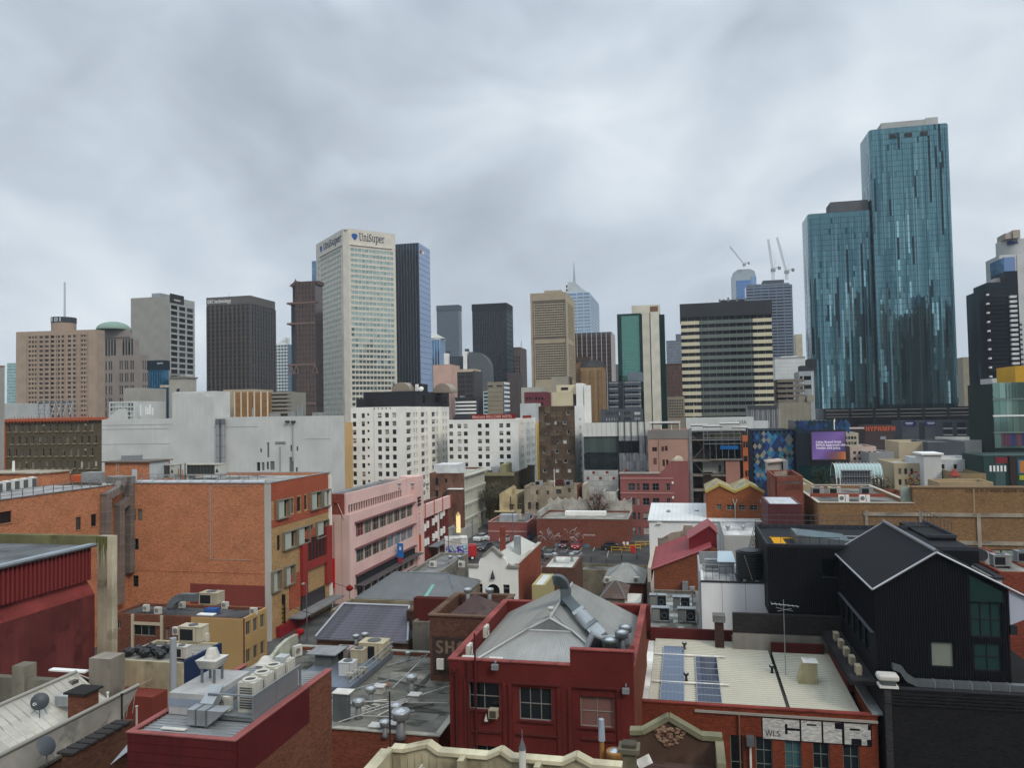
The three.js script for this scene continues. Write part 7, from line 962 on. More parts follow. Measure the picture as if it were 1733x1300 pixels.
// ---- low brick building with the cream ribbed roof and solar panels
const CR=site({D:53,xl:1074,y:1187,xr:1484,yr:1203,L:14.5,face:1});
{
const S=CR,k=S.k,H=S.H,W=S.W,fx=W/410,X=(x)=>(x-1074)*fx,br=M(0x743826,'brick',{b:0.003}),F=[];
for(const[a,b,m,nx,ny]of[[1240,1262,GL.dark[0],1,2],[1283,1311,GL.dark[1],2,4],[1332,1359,M(0x3f5f66,'',{r:0.12}),2,4],[1378,1405,GL.dark[0],2,4],[1427,1453,GL.dark[1],2,4]])F.push([X(a),H-5.4,X(b)- X(a),3.6,m,nx,ny]);
const{g}=block('cream_roof_brick_building','low red brick building with a cream ribbed roof and graffiti band',S,{wall:br,t:0.32,parapet:0.25,roof:null,faces:{F:{rects:F}},frame:M(0x6d7d74),ft:0.05,sill:M(0x8a7a6a,'plaster')});
const cm=M(0xbcb9ab,'plaster',{r:0.7}),z1=-S.L+0.4,h0=H-0.28,h1=H+0.15;
for(const[a,b]of[[0.9,X(1340)],[X(1340)+ 0.25,W-0.8]])ribbed(g,'ribbed_roof',cm,[V(b,h0,-0.35),V(b,h1,z1),V(a,h1,z1),V(a,h0,-0.35)],0.36,0.045);
bx(g,'valley_gutter',M(0x3f3d38),X(1340)+ 0.02,X(1340)+ 0.23,h0-0.1,h0-0.02,z1,-0.35);bx(g,'white_flashing',whiteP,0.34,0.88,h0-0.02,H-0.02,z1,-0.34);bx(g,'front_coping',M(0x7c3a33,'grime'),-0.05,W+0.05,H,H+0.09,-0.36,0.08);bx(g,'front_gutter',M(0x9a938b,'plaster'),X(1180),W,H-0.42,H-0.28,0.003,0.14);
bx(g,'rear_parapet',oxPlain,0.5,X(1340)+ 0.2,H-0.2,H+1.05,-S.L-0.02,-S.L+0.3);bx(g,'rear_parapet',oxPlain,X(1340)+ 0.21,W-1.2,H-0.2,H+0.85,-S.L+2.2,-S.L+2.5);bx(g,'side_parapet',oxPlain,W-0.8,W-0.35,h0,H+0.7,-S.L+0.3,-5);bx(g,'side_flashing',galv,W-0.34,W+0.3,H+0.1,H+0.28,-S.L+0.3,0.1);
for(const[i,z]of[[0,4.2],[1,10]])bx(g,'roof_strap',whiteP,0.95,X(1340)- 3.5,h0+0.1+z*0.03,h0+0.16+z*0.03,-z-0.16,-z);
mesh(g,'downpipe',rod(V(X(1256),0,0.14),V(X(1256),H-0.45,0.14),0.06),M(0x7d5a4a));bx(g,'white_downpipe',whiteP,X(1272),X(1275.5),0,H-2.2,0.003,0.2);bx(g,'floodlight',galvDark,X(1267),X(1280),H-2.25,H-1.7,0.02,0.55);
// graffiti band: four white blocks with dark strokes
const bands=[[1296,1357],[1360,1393],[1396,1426],[1430,1472]],wg=M(0xbdbcba,'brick'),ink=M(0x14131c);
bx(g,'graffiti_outline',ink,X(1294),X(1474),H-1.95,H-0.5,0.003,0.012);for(const[a,b]of bands)bx(g,'graffiti_block',wg,X(a),X(b),H-1.88,H-0.56,0.014,0.026);
for(const[a,b,y0,y1]of[[1333,1337,1.5,0.85],[1337,1357,1.25,1.1],[1369,1385,0.86,0.76],[1415,1426,0.95,0.57],[1439,1455,0.98,0.86],[1441,1457,1.87,1.5],[1466,1472,1.87,1.5],[1468,1472,0.9,0.57]])bx(g,'graffiti_stroke',ink,X(a),X(b),H-y0,H-y1,0.028,0.036);
text(g,'WLS',0.36,ink,X(1300),H-1.68,0.03,{left:1,d:0.008,font:'sans_regular'});
// solar panels
const pv=[M(0x51647c,'',{r:0.18,m:0.35}),M(0x26344c,'',{r:0.15,m:0.35})],frm=M(0xb4b9bd,'',{r:0.4,m:0.5});
for(let c=0;c<2;c++)for(let i=0;i<7;i++){const z=0.7+i*(c?1.28:1.62)+(c?0.2:0),d=c?1.24:1.58,t=thing('solar_panel',['first','second','third','fourth','fifth','sixth','seventh'][i]+(c?' panel from the front in the dark blue solar row':' panel from the front in the pale blue solar row'),'solar panel',along(S,X(c?1185:1118),-z,h0+0.12+z*0.03),TH,'solar panels on the cream roof');t.rotation.order='YXZ';t.rotation.x=0.03;bx(t,'cells',pv[c],0.03,1.62,0,0.035,-d+0.03,-0.03);for(const[a,b,e,f]of[[0,1.65,-0.03,0],[0,1.65,-d,-d+0.03],[0,0.03,-d+0.03,-0.03],[1.62,1.65,-d+0.03,-0.03]])bx(t,'frame',frm,a,b,-0.04,0.045,e,f);for(let q=1;q<6;q++)bx(t,'cell_line',M(0x8796a8),0.03+q*0.265,0.036+q*0.265,0.035,0.038,-d+0.04,-0.04);}
for(const[i,x,z]of[[0,1163,11.8],[1,1166,5],[2,1334,7.5]]){const v=cowl(along(S,X(x),-z,h0+z*0.03),['small dark spinner vent at the far end between the solar rows','small dark spinner vent nearer the front between the solar rows','small dark spinner vent alone on the cream roof'][i],0.42,M(0x3c3a3a,'metal'));}
const cab=thing('cream_roof_hood','cream ribbed metal hood standing on the cream roof','vent',along(S,X(1376),-5.6,h0+0.1),TH);mesh(cab,'sloping_side',shapeG([[0,0],[1.35,0],[1.35,1.55],[0.45,1.55]],1.1),M(0xb9b391,'grime'));for(let i=0;i<7;i++)bx(cab,'rib',M(0xc2bc9a,'grime'),0.55+i*0.115,0.6+i*0.115,0.02,1.54,0.003,0.03);bx(cab,'lid',whiteP,0.4,1.42,1.56,1.61,-1.15,0.06);
const an=thing('tv_antenna','tall television antenna on a pole above the cream roof','antenna',along(S,X(1359),-7.2,h0+0.15),TH);pole(an,'mast',galv,0,0,5.6,0,0.035);mesh(an,'boom',rod(V(-0.9,5.3,0.1),V(1.1,5.1,-0.1),0.025),galv);const els=[];for(let i=0;i<7;i++)els.push(rod(V(-0.85+i*0.3,5.3-i*0.03,-0.55+i*0.03),V(-0.85+i*0.3,5.3-i*0.03,0.6-i*0.03),0.014,4));mesh(an,'elements',merge(els),galv);mesh(an,'lower_array',merge([rod(V(-0.5,4.9,-0.4),V(0.6,4.9,0.5),0.02,4),rod(V(-0.5,4.85,0.5),V(0.6,4.85,-0.4),0.02,4)]),galv);
// dark wall rising beside the cream roof
const dw=thing('dark_boundary_wall','dark grey rendered boundary wall running back beside the cream roof','wall',along(S,W+0.35,0,0),TH);bx(dw,'wall',M(0x39383b,'brick'),0,0.4,0,H+2.5,-12.2,0.5);bx(dw,'capping',M(0x26262a),-0.05,0.45,H+2.5,H+2.58,-12.2,0.5);const rw=thing('dark_rear_wall','dark brick wall over pale concrete behind the cream roof','wall',along(S,X(1300),-12.4,0),TH);bx(rw,'concrete_base',M(0x8b8984,'grime'),-1.2,X(1484)- X(1300)+ 0.3,0,H+1.45,-0.4,0);bx(rw,'dark_brick',M(0x2f2d2e,'brick'),-1.2,X(1484)- X(1300)+ 0.3,H+1.45,H+3.0,-0.42,0.02);
for(const[x,h]of[[X(1268),0.9],[X(1297),0.9],[X(1398),1]]){const v=thing('roof_vent_pipe',['thin white vent pipe at the rear parapet beneath the white box wall','thin white vent pipe at the rear parapet beneath the dark brick','thin white vent pipe in the corner by the dark boundary wall'][[X(1268),X(1297),X(1398)].indexOf(x)],'pipe',along(S,x,-S.L+0.9,H-0.05),TH);pole(v,'pipe',whiteP,0,0,h,0,0.05);mesh(v,'cap',cylG(0.07,0.07,0.05,8),whiteP,0,h,0);}
const ch=thing('dark_chimney','dark brick chimney with a grey cap before the white box wall','chimney',along(S,X(1239),-S.L+1.6,H-0.1),TH);bx(ch,'stack',M(0x40312c,'brick'),-0.36,0.36,0,2.3,-0.36,0.36);bx(ch,'cap',M(0x77787a,'grime'),-0.5,0.5,2.3,2.85,-0.5,0.5);
}
// ---- black gabled house
{
const S=site({D:50.5,xl:1479,y:995,xr:1705,yr:1000,L:12.8,face:1}),k=S.k,H=S.H,W=S.W,bk=M(0x0e1116,'metal',{r:0.65,s:0.4}),rib=M(0x11141a,'',{r:0.55,s:0.6}),base=H-6.0,xr=W*0.475,rh=2.35,g=thing('black_gabled_house','black ribbed metal gabled house on the dark brick terrace','house',S.pos,S.phi),re=H+0.25;
const holes=[[W*0.415,base+1.1,1.35,1.6],[W*0.735,base+1.0,W*0.2,1.75],[W*0.72,base+3.1,W*0.23,2.2]];
mesh(g,'gable_wall',shapeG([[0,base],[W,base],[W,re],[xr,H+rh],[0,H]],0.3,holes),bk);
for(const[i,r]of holes.entries()){const p=mesh(g,'window',planeG(r[2],r[3]),i?M(0x1d3a38,'',{r:0.06}):M(0x7d8478,'',{r:0.25}),r[0]+ r[2]/ 2,r[1]+ r[3]/ 2,-0.16);mesh(p,'frame',frameG(r[2],r[3],i===2?3:i?2:1,i?2:1,0.06),black,0,0,0.04);}
mesh(g,'raking_window',shapeG([[W*0.72,base+5.32],[W*0.98-0.2,base+5.32],[W*0.98-0.2,re-0.25],[W*0.72,H+rh -(W*0.72-xr)*(H+rh-re)/(W-xr)- 0.35]],0.03),M(0x1a3532,'',{r:0.06}),0,0,0.03);
const n=52;for(let i=0;i<n;i++){const x=W*(i+0.5)/ n,t=x<xr?H+rh*x/xr:H+rh -(x-xr)*(H+rh-re)/(W-xr);const cuts=holes.filter((r)=>x>r[0]- 0.07&&x<r[0]+ r[2]+ 0.07).sort((a,b)=>a[1]- b[1]);let y=base;const tt=x>W*0.71&&x<W*0.98?base+5.3:t-0.12;for(const r of cuts){if(r[1]>y)bx(g,'cladding_rib',rib,x-0.025,x+0.025,y+0.02,r[1]- 0.03,0.002,0.05);y=r[1]+ r[3];}if(tt>y+0.1)bx(g,'cladding_rib',rib,x-0.025,x+0.025,y+0.03,tt,0.002,0.05);}
// left wall with a window strip
const LW=[];for(let i=0;i<5;i++)LW.push([2.0+i*1.9,base+1.2,1.5,1.7]);LW.push([1.6,H-2.3,1.2,1.5]);
wall(g,S,'L',LW,{wall:bk,t:0.3,base,H,glass:[M(0x1b2c30,'',{r:0.05}),M(0x2c4246,'',{r:0.05})],frame:black});for(let i=0;i<40;i++){const a=S.L*(i+0.5)/ 40;fbox(g,S,'L','cladding_rib',rib,a-0.025,a+0.025,base+3.05,a>1.4&&a<3?H-2.4:H-0.1,0.002,0.05);}fbox(g,S,'L','window_ledge',M(0x4b5055),1.2,S.L-0.3,base+3.0,base+3.04,0.003,0.25);
bx(g,'wall',bk,W-0.3,W,base,re-0.1,-S.L,-0.31);bx(g,'wall',bk,0.3,W-0.3,base,H,-S.L,-S.L+0.3);
const rm=M(0x17191d,'metal',{r:0.55,s:0.6});ribbed(g,'roof_slope',rm,[V(-0.15,H-0.05,-S.L-0.2),V(-0.15,H-0.05,0.2),V(xr,H+rh+0.06,0.2),V(xr,H+rh+0.06,-S.L-0.2)],0.17,0.025);ribbed(g,'roof_slope',rm,[V(W+0.9,re-0.5,0.2),V(W+0.9,re-0.5,-S.L-0.2),V(xr,H+rh+0.06,-S.L-0.2),V(xr,H+rh+0.06,0.2)],0.2,0.025);
for(const[a,b,m]of[[V(-0.15,H-0.05,0.24),V(xr,H+rh+0.06,0.24),0xb5b8bb],[V(xr,H+rh+0.06,0.24),V(W+2.2,re-1.15,0.24),0xb9bfc6],[V(-0.18,H-0.06,0.24),V(-0.18,H-0.06,-S.L-0.2),0xa9acb0],[V(xr,H+rh+0.12,0.24),V(xr,H+rh+0.12,-S.L-0.2),0x77797e],[V(-0.15,H-0.02,-S.L-0.22),V(xr,H+rh+0.08,-S.L-0.22),0x8d9094]])mesh(g,m===0x77797e?'ridge_capping':'barge_capping',rod(a,b,m===0x77797e?0.16:0.07),M(m,'metal',{r:0.4,m:0.3}));
mesh(g,'eave_soffit',shapeG([[W+0.02,re-2.3],[W+2.2,re-1.3],[W+2.2,re-1.15],[W+0.02,re-0.2]],0.25),M(0xa9aebd,'plaster'),0,0,0.1);bx(g,'soffit_bracket',black,W+0.01,W+0.4,re-2.9,re-2.32,-0.2,0.12);
// flat roofed block behind and to the left
const T=site({D:63.6,xl:1297,y:921,xr:1445,yr:922,L:11,face:1}),b=thing('black_flat_block','black ribbed flat roofed block with a roof terrace behind the gabled house','house',T.pos,T.phi),h=T.H,tb=h-5.7;
bx(b,'wall',bk,0,T.W+9,tb,h-0.25,-T.L,0);for(let i=0;i<46;i++)bx(b,'cladding_rib',rib,T.W*(i+0.5)/ 46-0.025,T.W*(i+0.5)/ 46+0.025,tb,h-0.02,0.002,0.05);bx(b,'window',GL.dark[3],T.W*0.63,T.W*0.79,h-2.5,h-1.05,0.003,0.09);bx(b,'window_sill',M(0x3a3f45),T.W*0.62,T.W*0.8,h-2.6,h-2.51,0.003,0.15);
for(const[x0,x1,z0,z1]of[[0,T.W+9,-0.15,0],[0,0.15,-T.L,-0.16],[0,T.W+9,-T.L,-T.L+0.15]])bx(b,'parapet',M(0x3a3d44,'metal'),x0,x1,h-0.249,h+0.05,z0,z1);
const tb2=[M(0x1d1f24),M(0x55585c,'metal')];for(let i=0;i<22;i++)bx(b,'rail_post',tb2[1],i*0.72,i*0.72+0.03,h-0.24,h+1.0,-T.L+0.3,-T.L+0.33);for(const y of[0.45,0.95])bx(b,'rail',tb2[1],0,15.6,h+y,h+y+0.03,-T.L+0.28,-T.L+0.35);for(let i=0;i<8;i++)bx(b,'rail_post',tb2[0],0.4+i*0.75,0.43+i*0.75,h-0.24,h+0.5,-0.5,-0.47);bx(b,'rail',tb2[0],0.4,5.7,h+0.5,h+0.54,-0.52,-0.46);
bx(b,'yellow_walkway',M(0xc9921f,'plaster'),0.75,1.7,h-0.24,h-0.17,-5,-0.3);bx(b,'yellow_walkway',M(0xc9921f,'plaster'),1.71,2.6,h-0.24,h-0.17,-5,-4.2);
const sky=thing('roof_skylight','large tilted pale skylight on the black flat roof','skylight',along(T,2.5,-1.2,h-0.25),TH);mesh(sky,'curb',shapeG([[0,0],[4.2,0],[4.2,0.35],[0,0.8]],3.8).translate(0,0,0),galvDark);mesh(sky,'glazing',slab([V(0.05,0.86,-0.05),V(4.2,0.42,-0.05),V(4.2,0.42,-3.75),V(0.05,0.86,-3.75)],0.05),M(0x8d999f,'',{r:0.12,m:0.3}));
for(let i=0;i<3;i++)bx(b,'roof_strip',M(0x8d9094,'metal',{r:0.4,m:0.4}),6.2,8.8,h-0.24,h-0.15,-2-i*2,-1.6-i*2);
const rb=site({D:66,xl:1522,y:905,xr:1617,L:9}),q=thing('black_rear_block','black ribbed rear block beyond the ridge of the gabled house','house',rb.pos,rb.phi);bx(q,'wall',bk,0,rb.W,0,rb.H-0.2,-9,0);for(let i=0;i<20;i++)bx(q,'cladding_rib',rib,rb.W*(i+0.5)/ 20-0.025,rb.W*(i+0.5)/ 20+0.025,rb.H-6,rb.H,0.002,0.06);bx(q,'parapet',M(0x3a3d44,'metal'),-0.03,rb.W+0.05,rb.H-0.199,rb.H+0.05,-0.2,0.07);bx(q,'parapet',M(0x3a3d44,'metal'),rb.W-0.12,rb.W+0.05,rb.H-0.199,rb.H+0.05,-9,-0.21);for(let i=0;i<10;i++)bx(q,'rail_post',M(0x55504a),rb.W-0.2,rb.W-0.16,rb.H,rb.H+1,-9+i*0.95,-8.96+i*0.95);bx(q,'rail',M(0x55504a),rb.W-0.22,rb.W-0.14,rb.H+1,rb.H+1.04,-9,-0.4);
// terrace: dark brick front, duct along it, condensers in the slot
const dk=thing('dark_brick_terrace','dark textured brick wall carrying the black gabled house','wall',along(S,0.05,1.3,0),TH);bx(dk,'wall',M(0x1f1f21,'brick',{b:0.02}),0,W+3,0,base-0.02,-14,0);for(let i=0;i<4;i++)bx(dk,'corbel_course',M(0x222225,'brick'),0,W+3,base-0.35-i*0.2,base-0.25-i*0.2,0.003,0.04+i*0.015);bx(dk,'capping',M(0x2c2d31,'metal'),-0.1,W+3,base-0.018,base+0.06,-0.4,0.06);
const rd=thing('terrace_duct','galvanised duct lying along the dark brick terrace edge','duct',along(S,0.4,0.75,base+0.06),TH);for(let i=0;i<6;i++){bx(rd,'duct_section',galvDark,1.7+i*1.05,2.72+i*1.05,0.02,0.42,-0.3,0.15);bx(rd,'flange',galv,2.71+i*1.05,2.76+i*1.05,0,0.45,-0.33,0.18);}mesh(rd,'rising_bend',shapeG([[1.7,0.02],[1.7,0.4],[1.2,0.75],[0.9,1.2],[0.35,1.35],[0.35,1.0],[0.75,0.85],[1.1,0.3]],0.42),galvDark,0,0,0.15);
const wv=thing('white_fan_hood','white curved exhaust fan hood at the terrace corner','vent',along(S,0.35,1.05,base+0.06),TH);mesh(wv,'hood',new RoundedBoxGeometry(1.25,0.42,0.9,3,0.16),whiteP,0,0.62,0);bx(wv,'collar',M(0x55585a),-0.42,0.42,0.15,0.42,-0.35,0.35);bx(wv,'base_plate',whiteP,-0.55,0.55,0,0.148,-0.42,0.42);
for(let i=0;i<5;i++){const p=along(S,-0.75,-1.2-i*1.9,base);cond(p,TH-90,['nearest','second','third','fourth','farthest'][i]+ ' cream condenser in the dark slot beside the black gabled house',{m:M(0xa39a84,'metal'),w:0.7,h:0.55,group:'condensers in the dark slot'});}const sl=thing('slot_deck','dark service deck in the slot beside the gabled house','deck',along(S,-1.6,0.2,base-0.3),TH);bx(sl,'deck',M(0x2a2a2c,'grime'),0,1.55,0,0.3,-12,-0.1);bx(sl,'edge',M(0x1f1f22),-0.06,-0.002,0,0.36,-12,-0.1);
// clutter on the far right roofs
const cl=site({D:66,xl:1610,y:966,xr:1760,L:12}),z=block('grey_plant_roof_building','low building with a grey roof crowded with plant behind the black house',cl,{wall:M(0x7c4033,'brick'),roof:M(0x8a8a86,'grime'),parapet:0.1});const wr=site({D:56,xl:1612,y:978,xr:1695,L:6}),wb=block('white_walled_lightwell','white walled roof lightwell with cream inner sides',wr,{wall:whiteP,roof:M(0x9a9586,'grime'),parapet:1.2,cap:M(0x2c2e33,'metal')});
for(const[i,x,zz]of[[0,1,2],[1,3.6,4],[2,4.4,1.6],[3,5.4,6]])pack(along(cl,x,-zz,cl.H-0.1),TH,['grey roof unit nearest the white lightwell','wide roof unit under the green graffiti','cream roof unit near the picture edge behind the black house','farthest roof unit before the tan factory graffiti'][i],1.4,0.9,1,[0x8c8f90,0x7a7d80,0xa89f84,0x95989a][i]);mesh(thing('round_fan_unit','round black fan on the wall before the tan factory','vent',along(cl,0.3,-5,cl.H-0.1),TH),'drum',cylG(0.55,0.55,0.5,20).rotateX(Math.PI/2),M(0x3a3d40),0,0.6,0);
}
// ---- white box with the water tank
{
const S=site({D:67.8,xl:1186,y:985,xr:1301,L:8,yr:987,face:1}),H=S.H,W=S.W,{g}=block('white_panel_box','white panelled box building under the black water tank',S,{wall:M(0xe2e4e6,'plaster'),t:0.25,parapet:0.1,roof:M(0xa9abab,'grime')});
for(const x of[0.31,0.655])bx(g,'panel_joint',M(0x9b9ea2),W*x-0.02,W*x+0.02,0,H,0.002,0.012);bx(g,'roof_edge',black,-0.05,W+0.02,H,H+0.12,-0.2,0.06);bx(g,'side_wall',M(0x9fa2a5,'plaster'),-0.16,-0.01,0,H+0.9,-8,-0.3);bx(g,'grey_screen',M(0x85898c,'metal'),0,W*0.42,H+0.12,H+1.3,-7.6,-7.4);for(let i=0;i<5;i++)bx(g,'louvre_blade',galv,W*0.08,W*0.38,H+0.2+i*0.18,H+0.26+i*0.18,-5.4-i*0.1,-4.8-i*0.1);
for(let i=0;i<5;i++)bx(g,'rail_post',M(0x33363a),W*0.08+i*W*0.1,W*0.08+i*W*0.1+0.04,H+0.05,H+1.2,-0.9,-0.86);bx(g,'rail',M(0x33363a),W*0.08,W*0.49,H+1.18,H+1.22,-0.92,-0.84);for(let i=0;i<6;i++)bx(g,'tank_bearer',M(i%2?0x2a2c2e:0x77797b),W*(0.45+i*0.09),W*(0.5+i*0.09),H+0.0,H+0.14,-3.2,-0.3);
const t=thing('water_tank','black round plastic water tank on the white box building','water tank',along(S,W*0.76,-1.75,H+0.14),TH);mesh(t,'drum',cylG(1.22,1.22,2.3,32),M(0x1e2225,'',{r:0.6}),0,1.15,0);mesh(t,'domed_lid',new THREE.SphereGeometry(1.24,28,8,0,6.3,0,0.9).scale(1,0.45,1),M(0x3a3e42,'',{r:0.55}),0,2.05,0);for(let i=0;i<9;i++)mesh(t,'ring',new THREE.TorusGeometry(1.225,0.02,4,32),M(0x1a1d20),0,0.25+i*0.25,0,Math.PI/2,0,0);mesh(t,'pipe',rod(V(-0.55,2.1,1.1),V(0.05,0,1.28),0.035),M(0x8d8466));mesh(t,'inlet',rod(V(0.9,2.1,0.2),V(1.6,2.3,0),0.09),whiteP);
const sk=thing('glass_roof_lantern','small glazed roof lantern beside the water tank','skylight',along(S,W*0.4,-4,H-0.1),TH);bx(sk,'frame',galv,-0.6,0.8,0,1.1,-1.6,0);mesh(sk,'glazing',slab([V(-0.7,1.15,0.2),V(0.9,1.15,0.2),V(0.7,1.9,-1.2),V(-0.6,1.9,-1.2)],0.05),M(0xa9b8be,'',{r:0.1,m:0.4}));
const st=thing('black_fire_stair','black lattice fire stair between the water tank and black block','stair',along(S,W*0.98,-6,H-0.1),TH),bars=[];for(let i=0;i<10;i++){bars.push(rod(V(-1.6+i*0.16,0,0),V(-0.4+i*0.12,3.9,-1),0.03,4));bars.push(rod(V(-1.6+i*0.15,i*0.38,-i*0.1),V(0.3,i*0.38+0.1,-i*0.1),0.03,4));}mesh(st,'lattice',merge(bars),black);for(let i=0;i<6;i++)bx(st,'tread',black,-0.9+i*0.3,-0.5+i*0.3,0.3+i*0.5,0.36+i*0.5,-1.2,-0.2);
}
// ---------------------------------------------------------------- near left
{// red metal clad building with plant deck
const S=site({D:36.5,xl:216,y:1240,xr:397,xs:561,yr:1246,ys:1135}),H=S.H,W=S.W,L=S.L,rd=M(0x561e20,'metal',{r:0.6,s:0.4}),br=M(0x6f4738,'brick',{b:0.005}),g=thing('red_clad_plant_building','dark red metal clad building with a galvanised plant deck on its roof','building',S.pos,S.phi);
bx(g,'front_cladding',rd,0,W,0,H,-0.2,0);for(let i=0;i<8;i++)bx(g,'cladding_joint',M(0x4a1719),0,W,H-0.45-i*0.42,H-0.42-i*0.42,0.002,0.012);bx(g,'brick_side',br,W-0.25,W,0,H-1.9,-L,-0.21);bx(g,'side_cladding',rd,W-0.25,W+0.04,H-1.88,H,-L*0.72,-0.21);bx(g,'brick_side',br,W-0.25,W+0.01,H-1.89,H,-L,-L*0.72-0.02);bx(g,'wall',br,0,0.2,0,H-0.1,-L,-0.21);bx(g,'wall',br,0.2,W-0.26,0,H-0.2,-L,-L+0.25);
for(const[x0,x1,z0,z1]of[[-0.05,W+0.1,-0.25,0.06],[W-0.3,W+0.1,-L,-0.26],[-0.05,0.25,-L,-0.26]])bx(g,'edge_flashing',M(0x8d5552,'metal'),x0,x1,H,H+0.06,z0,z1);
ribbed(g,'ribbed_roof',M(0x9ba0a2,'metal',{r:0.4,m:0.35}),[V(W-0.3,H-0.12,-0.3),V(W-0.3,H-0.12,-L+0.3),V(0.25,H-0.12,-L+0.3),V(0.25,H-0.12,-0.3)],0.3,0.05);
// deck, rails and slatted screen
const d=thing('plant_deck','galvanised plant deck with rails and a slatted screen on the red clad building','platform',along(S,0,0,H-0.07),TH),gs=M(0x8f979b,'metal',{r:0.4,m:0.5});
bx(d,'deck_floor',M(0x6f7477,'metal'),W*0.5,W-0.32,0.05,0.14,-L*0.7,-2.2);for(const[x,z]of[[W-0.4,-2.25],[W-0.4,-L*0.7],[W*0.5,-2.25],[W*0.5,-L*0.7],[W-0.4,-L*0.45]])bx(d,'post',gs,x-0.05,x+0.05,0,1.25,z-0.05,z+0.05);for(const y of[0.2,1.2]){bx(d,'side_rail',gs,W-0.44,W-0.36,y,y+0.07,-L*0.7,-2.2);bx(d,'front_rail',gs,W*0.5,W-0.45,y,y+0.07,-2.3,-2.2);}for(let i=0;i<34;i++)bx(d,'screen_slat',gs,W-0.43,W-0.37,0.28,1.19,-2.45-i*(L*0.7-2.6)/ 34,-2.35-i*(L*0.7-2.6)/ 34);
bx(d,'plant_base',M(0xa9abad,'grime'),0.35,W*0.48,0,1.05,-L*0.62,-2.5);bx(d,'plant_base_band',M(0x8791a0,'plaster'),0.34,W*0.48+0.01,0.4,0.8,-L*0.62-0.01,-2.48);
for(let i=0;i<4;i++){const c=thing('upright_condenser',['nearest','second','third','farthest'][i]+ ' tall cream condenser with a top fan on the plant deck','air conditioner',along(S,W*0.78,-2.95-i*1.1,H+0.07),TH,'condensers on the plant deck');bx(c,'case',M(0xb9b8ae,'metal'),-0.45,0.45,0,1.45,-0.8,0);for(let j=0;j<9;j++)bx(c,'louvre',M(0x4d5152),-0.34,0.34,0.2+j*0.12,0.26+j*0.12,0.002,0.02);mesh(c,'fan_ring',new THREE.TorusGeometry(0.33,0.06,6,20),M(0xc6c5ba),0,1.5,-0.4,Math.PI/2,0,0);mesh(c,'fan',cylG(0.3,0.3,0.03,18),M(0x4a4d4e),0,1.47,-0.4);}
cond(along(S,W*0.56,-2.75,H+0.07),TH,'white condenser beside the plant deck front rail');const ex=thing('exhaust_fan_hood','white square exhaust fan hood above the plant base','vent',along(S,W*0.27,-L*0.45,H+0.98),TH);mesh(ex,'hood',new THREE.CylinderGeometry(0.85,0.62,0.45,4).rotateY(Math.PI/4),whiteP,0,0.95,0);mesh(ex,'hood_top',new THREE.CylinderGeometry(0.25,0.42,0.5,4).rotateY(Math.PI/4),whiteP,0,1.42,0);for(const[x,z]of[[-0.35,-0.35],[0.35,-0.35],[-0.35,0.35],[0.35,0.35]])bx(ex,'leg',galvDark,x-0.05,x+0.05,0,0.74,z-0.05,z+0.05);
const ex2=thing('small_exhaust_hood','smaller white exhaust hood at the far end of the plant deck','vent',along(S,W*0.6,-L*0.66,H+0.07),TH);bx(ex2,'stand',galv,-0.3,0.3,0,1.2,-0.3,0.3);mesh(ex2,'hood',new THREE.CylinderGeometry(0.2,0.55,0.4,4).rotateY(Math.PI/4),whiteP,0,1.4,0);bx(ex2,'cabinet',M(0xb4b9ba,'metal'),0.75,1.3,0,1.7,-0.3,0.3);
const du=thing('square_roof_duct','square galvanised duct lying on the ribbed roof of the red clad building','duct',along(S,W*0.42,-1.15,H-0.07),TH);bx(du,'duct_section',galv,0,1.0,0.12,0.85,-0.75,0);bx(du,'flange',galvDark,1.0,1.06,0.08,0.89,-0.79,0.04);mesh(du,'angled_end',shapeG([[1.06,0.12],[1.55,0.5],[1.95,0.85],[1.06,0.85]],0.75),galv);bx(du,'flange',galvDark,0.45,0.49,0.08,0.89,-0.79,0.04);mesh(du,'rising_duct',slab([V(0.2,0.9,-0.7),V(0.9,0.9,-0.7),V(0.9,1.5,-1.6),V(0.2,1.5,-1.6)],0.5),galv);for(const x of[0.1,0.9])bx(du,'foot',galvDark,x,x+0.08,0,0.118,-0.7,-0.05);
bx(g,'loose_sheet',whiteP,W*0.22,W*0.45,H-0.05,H+0.0,-0.95,-0.7);
const fl=thing('white_flue','stout grey flue pipe with a white rim rising beyond the red clad building','flue',onY(294,1168,10).setY(0),TH);pole(fl,'pipe',M(0x9da2a8,'metal'),0,0,onY(294,1125,0).y+13.8,0,0.3);
}
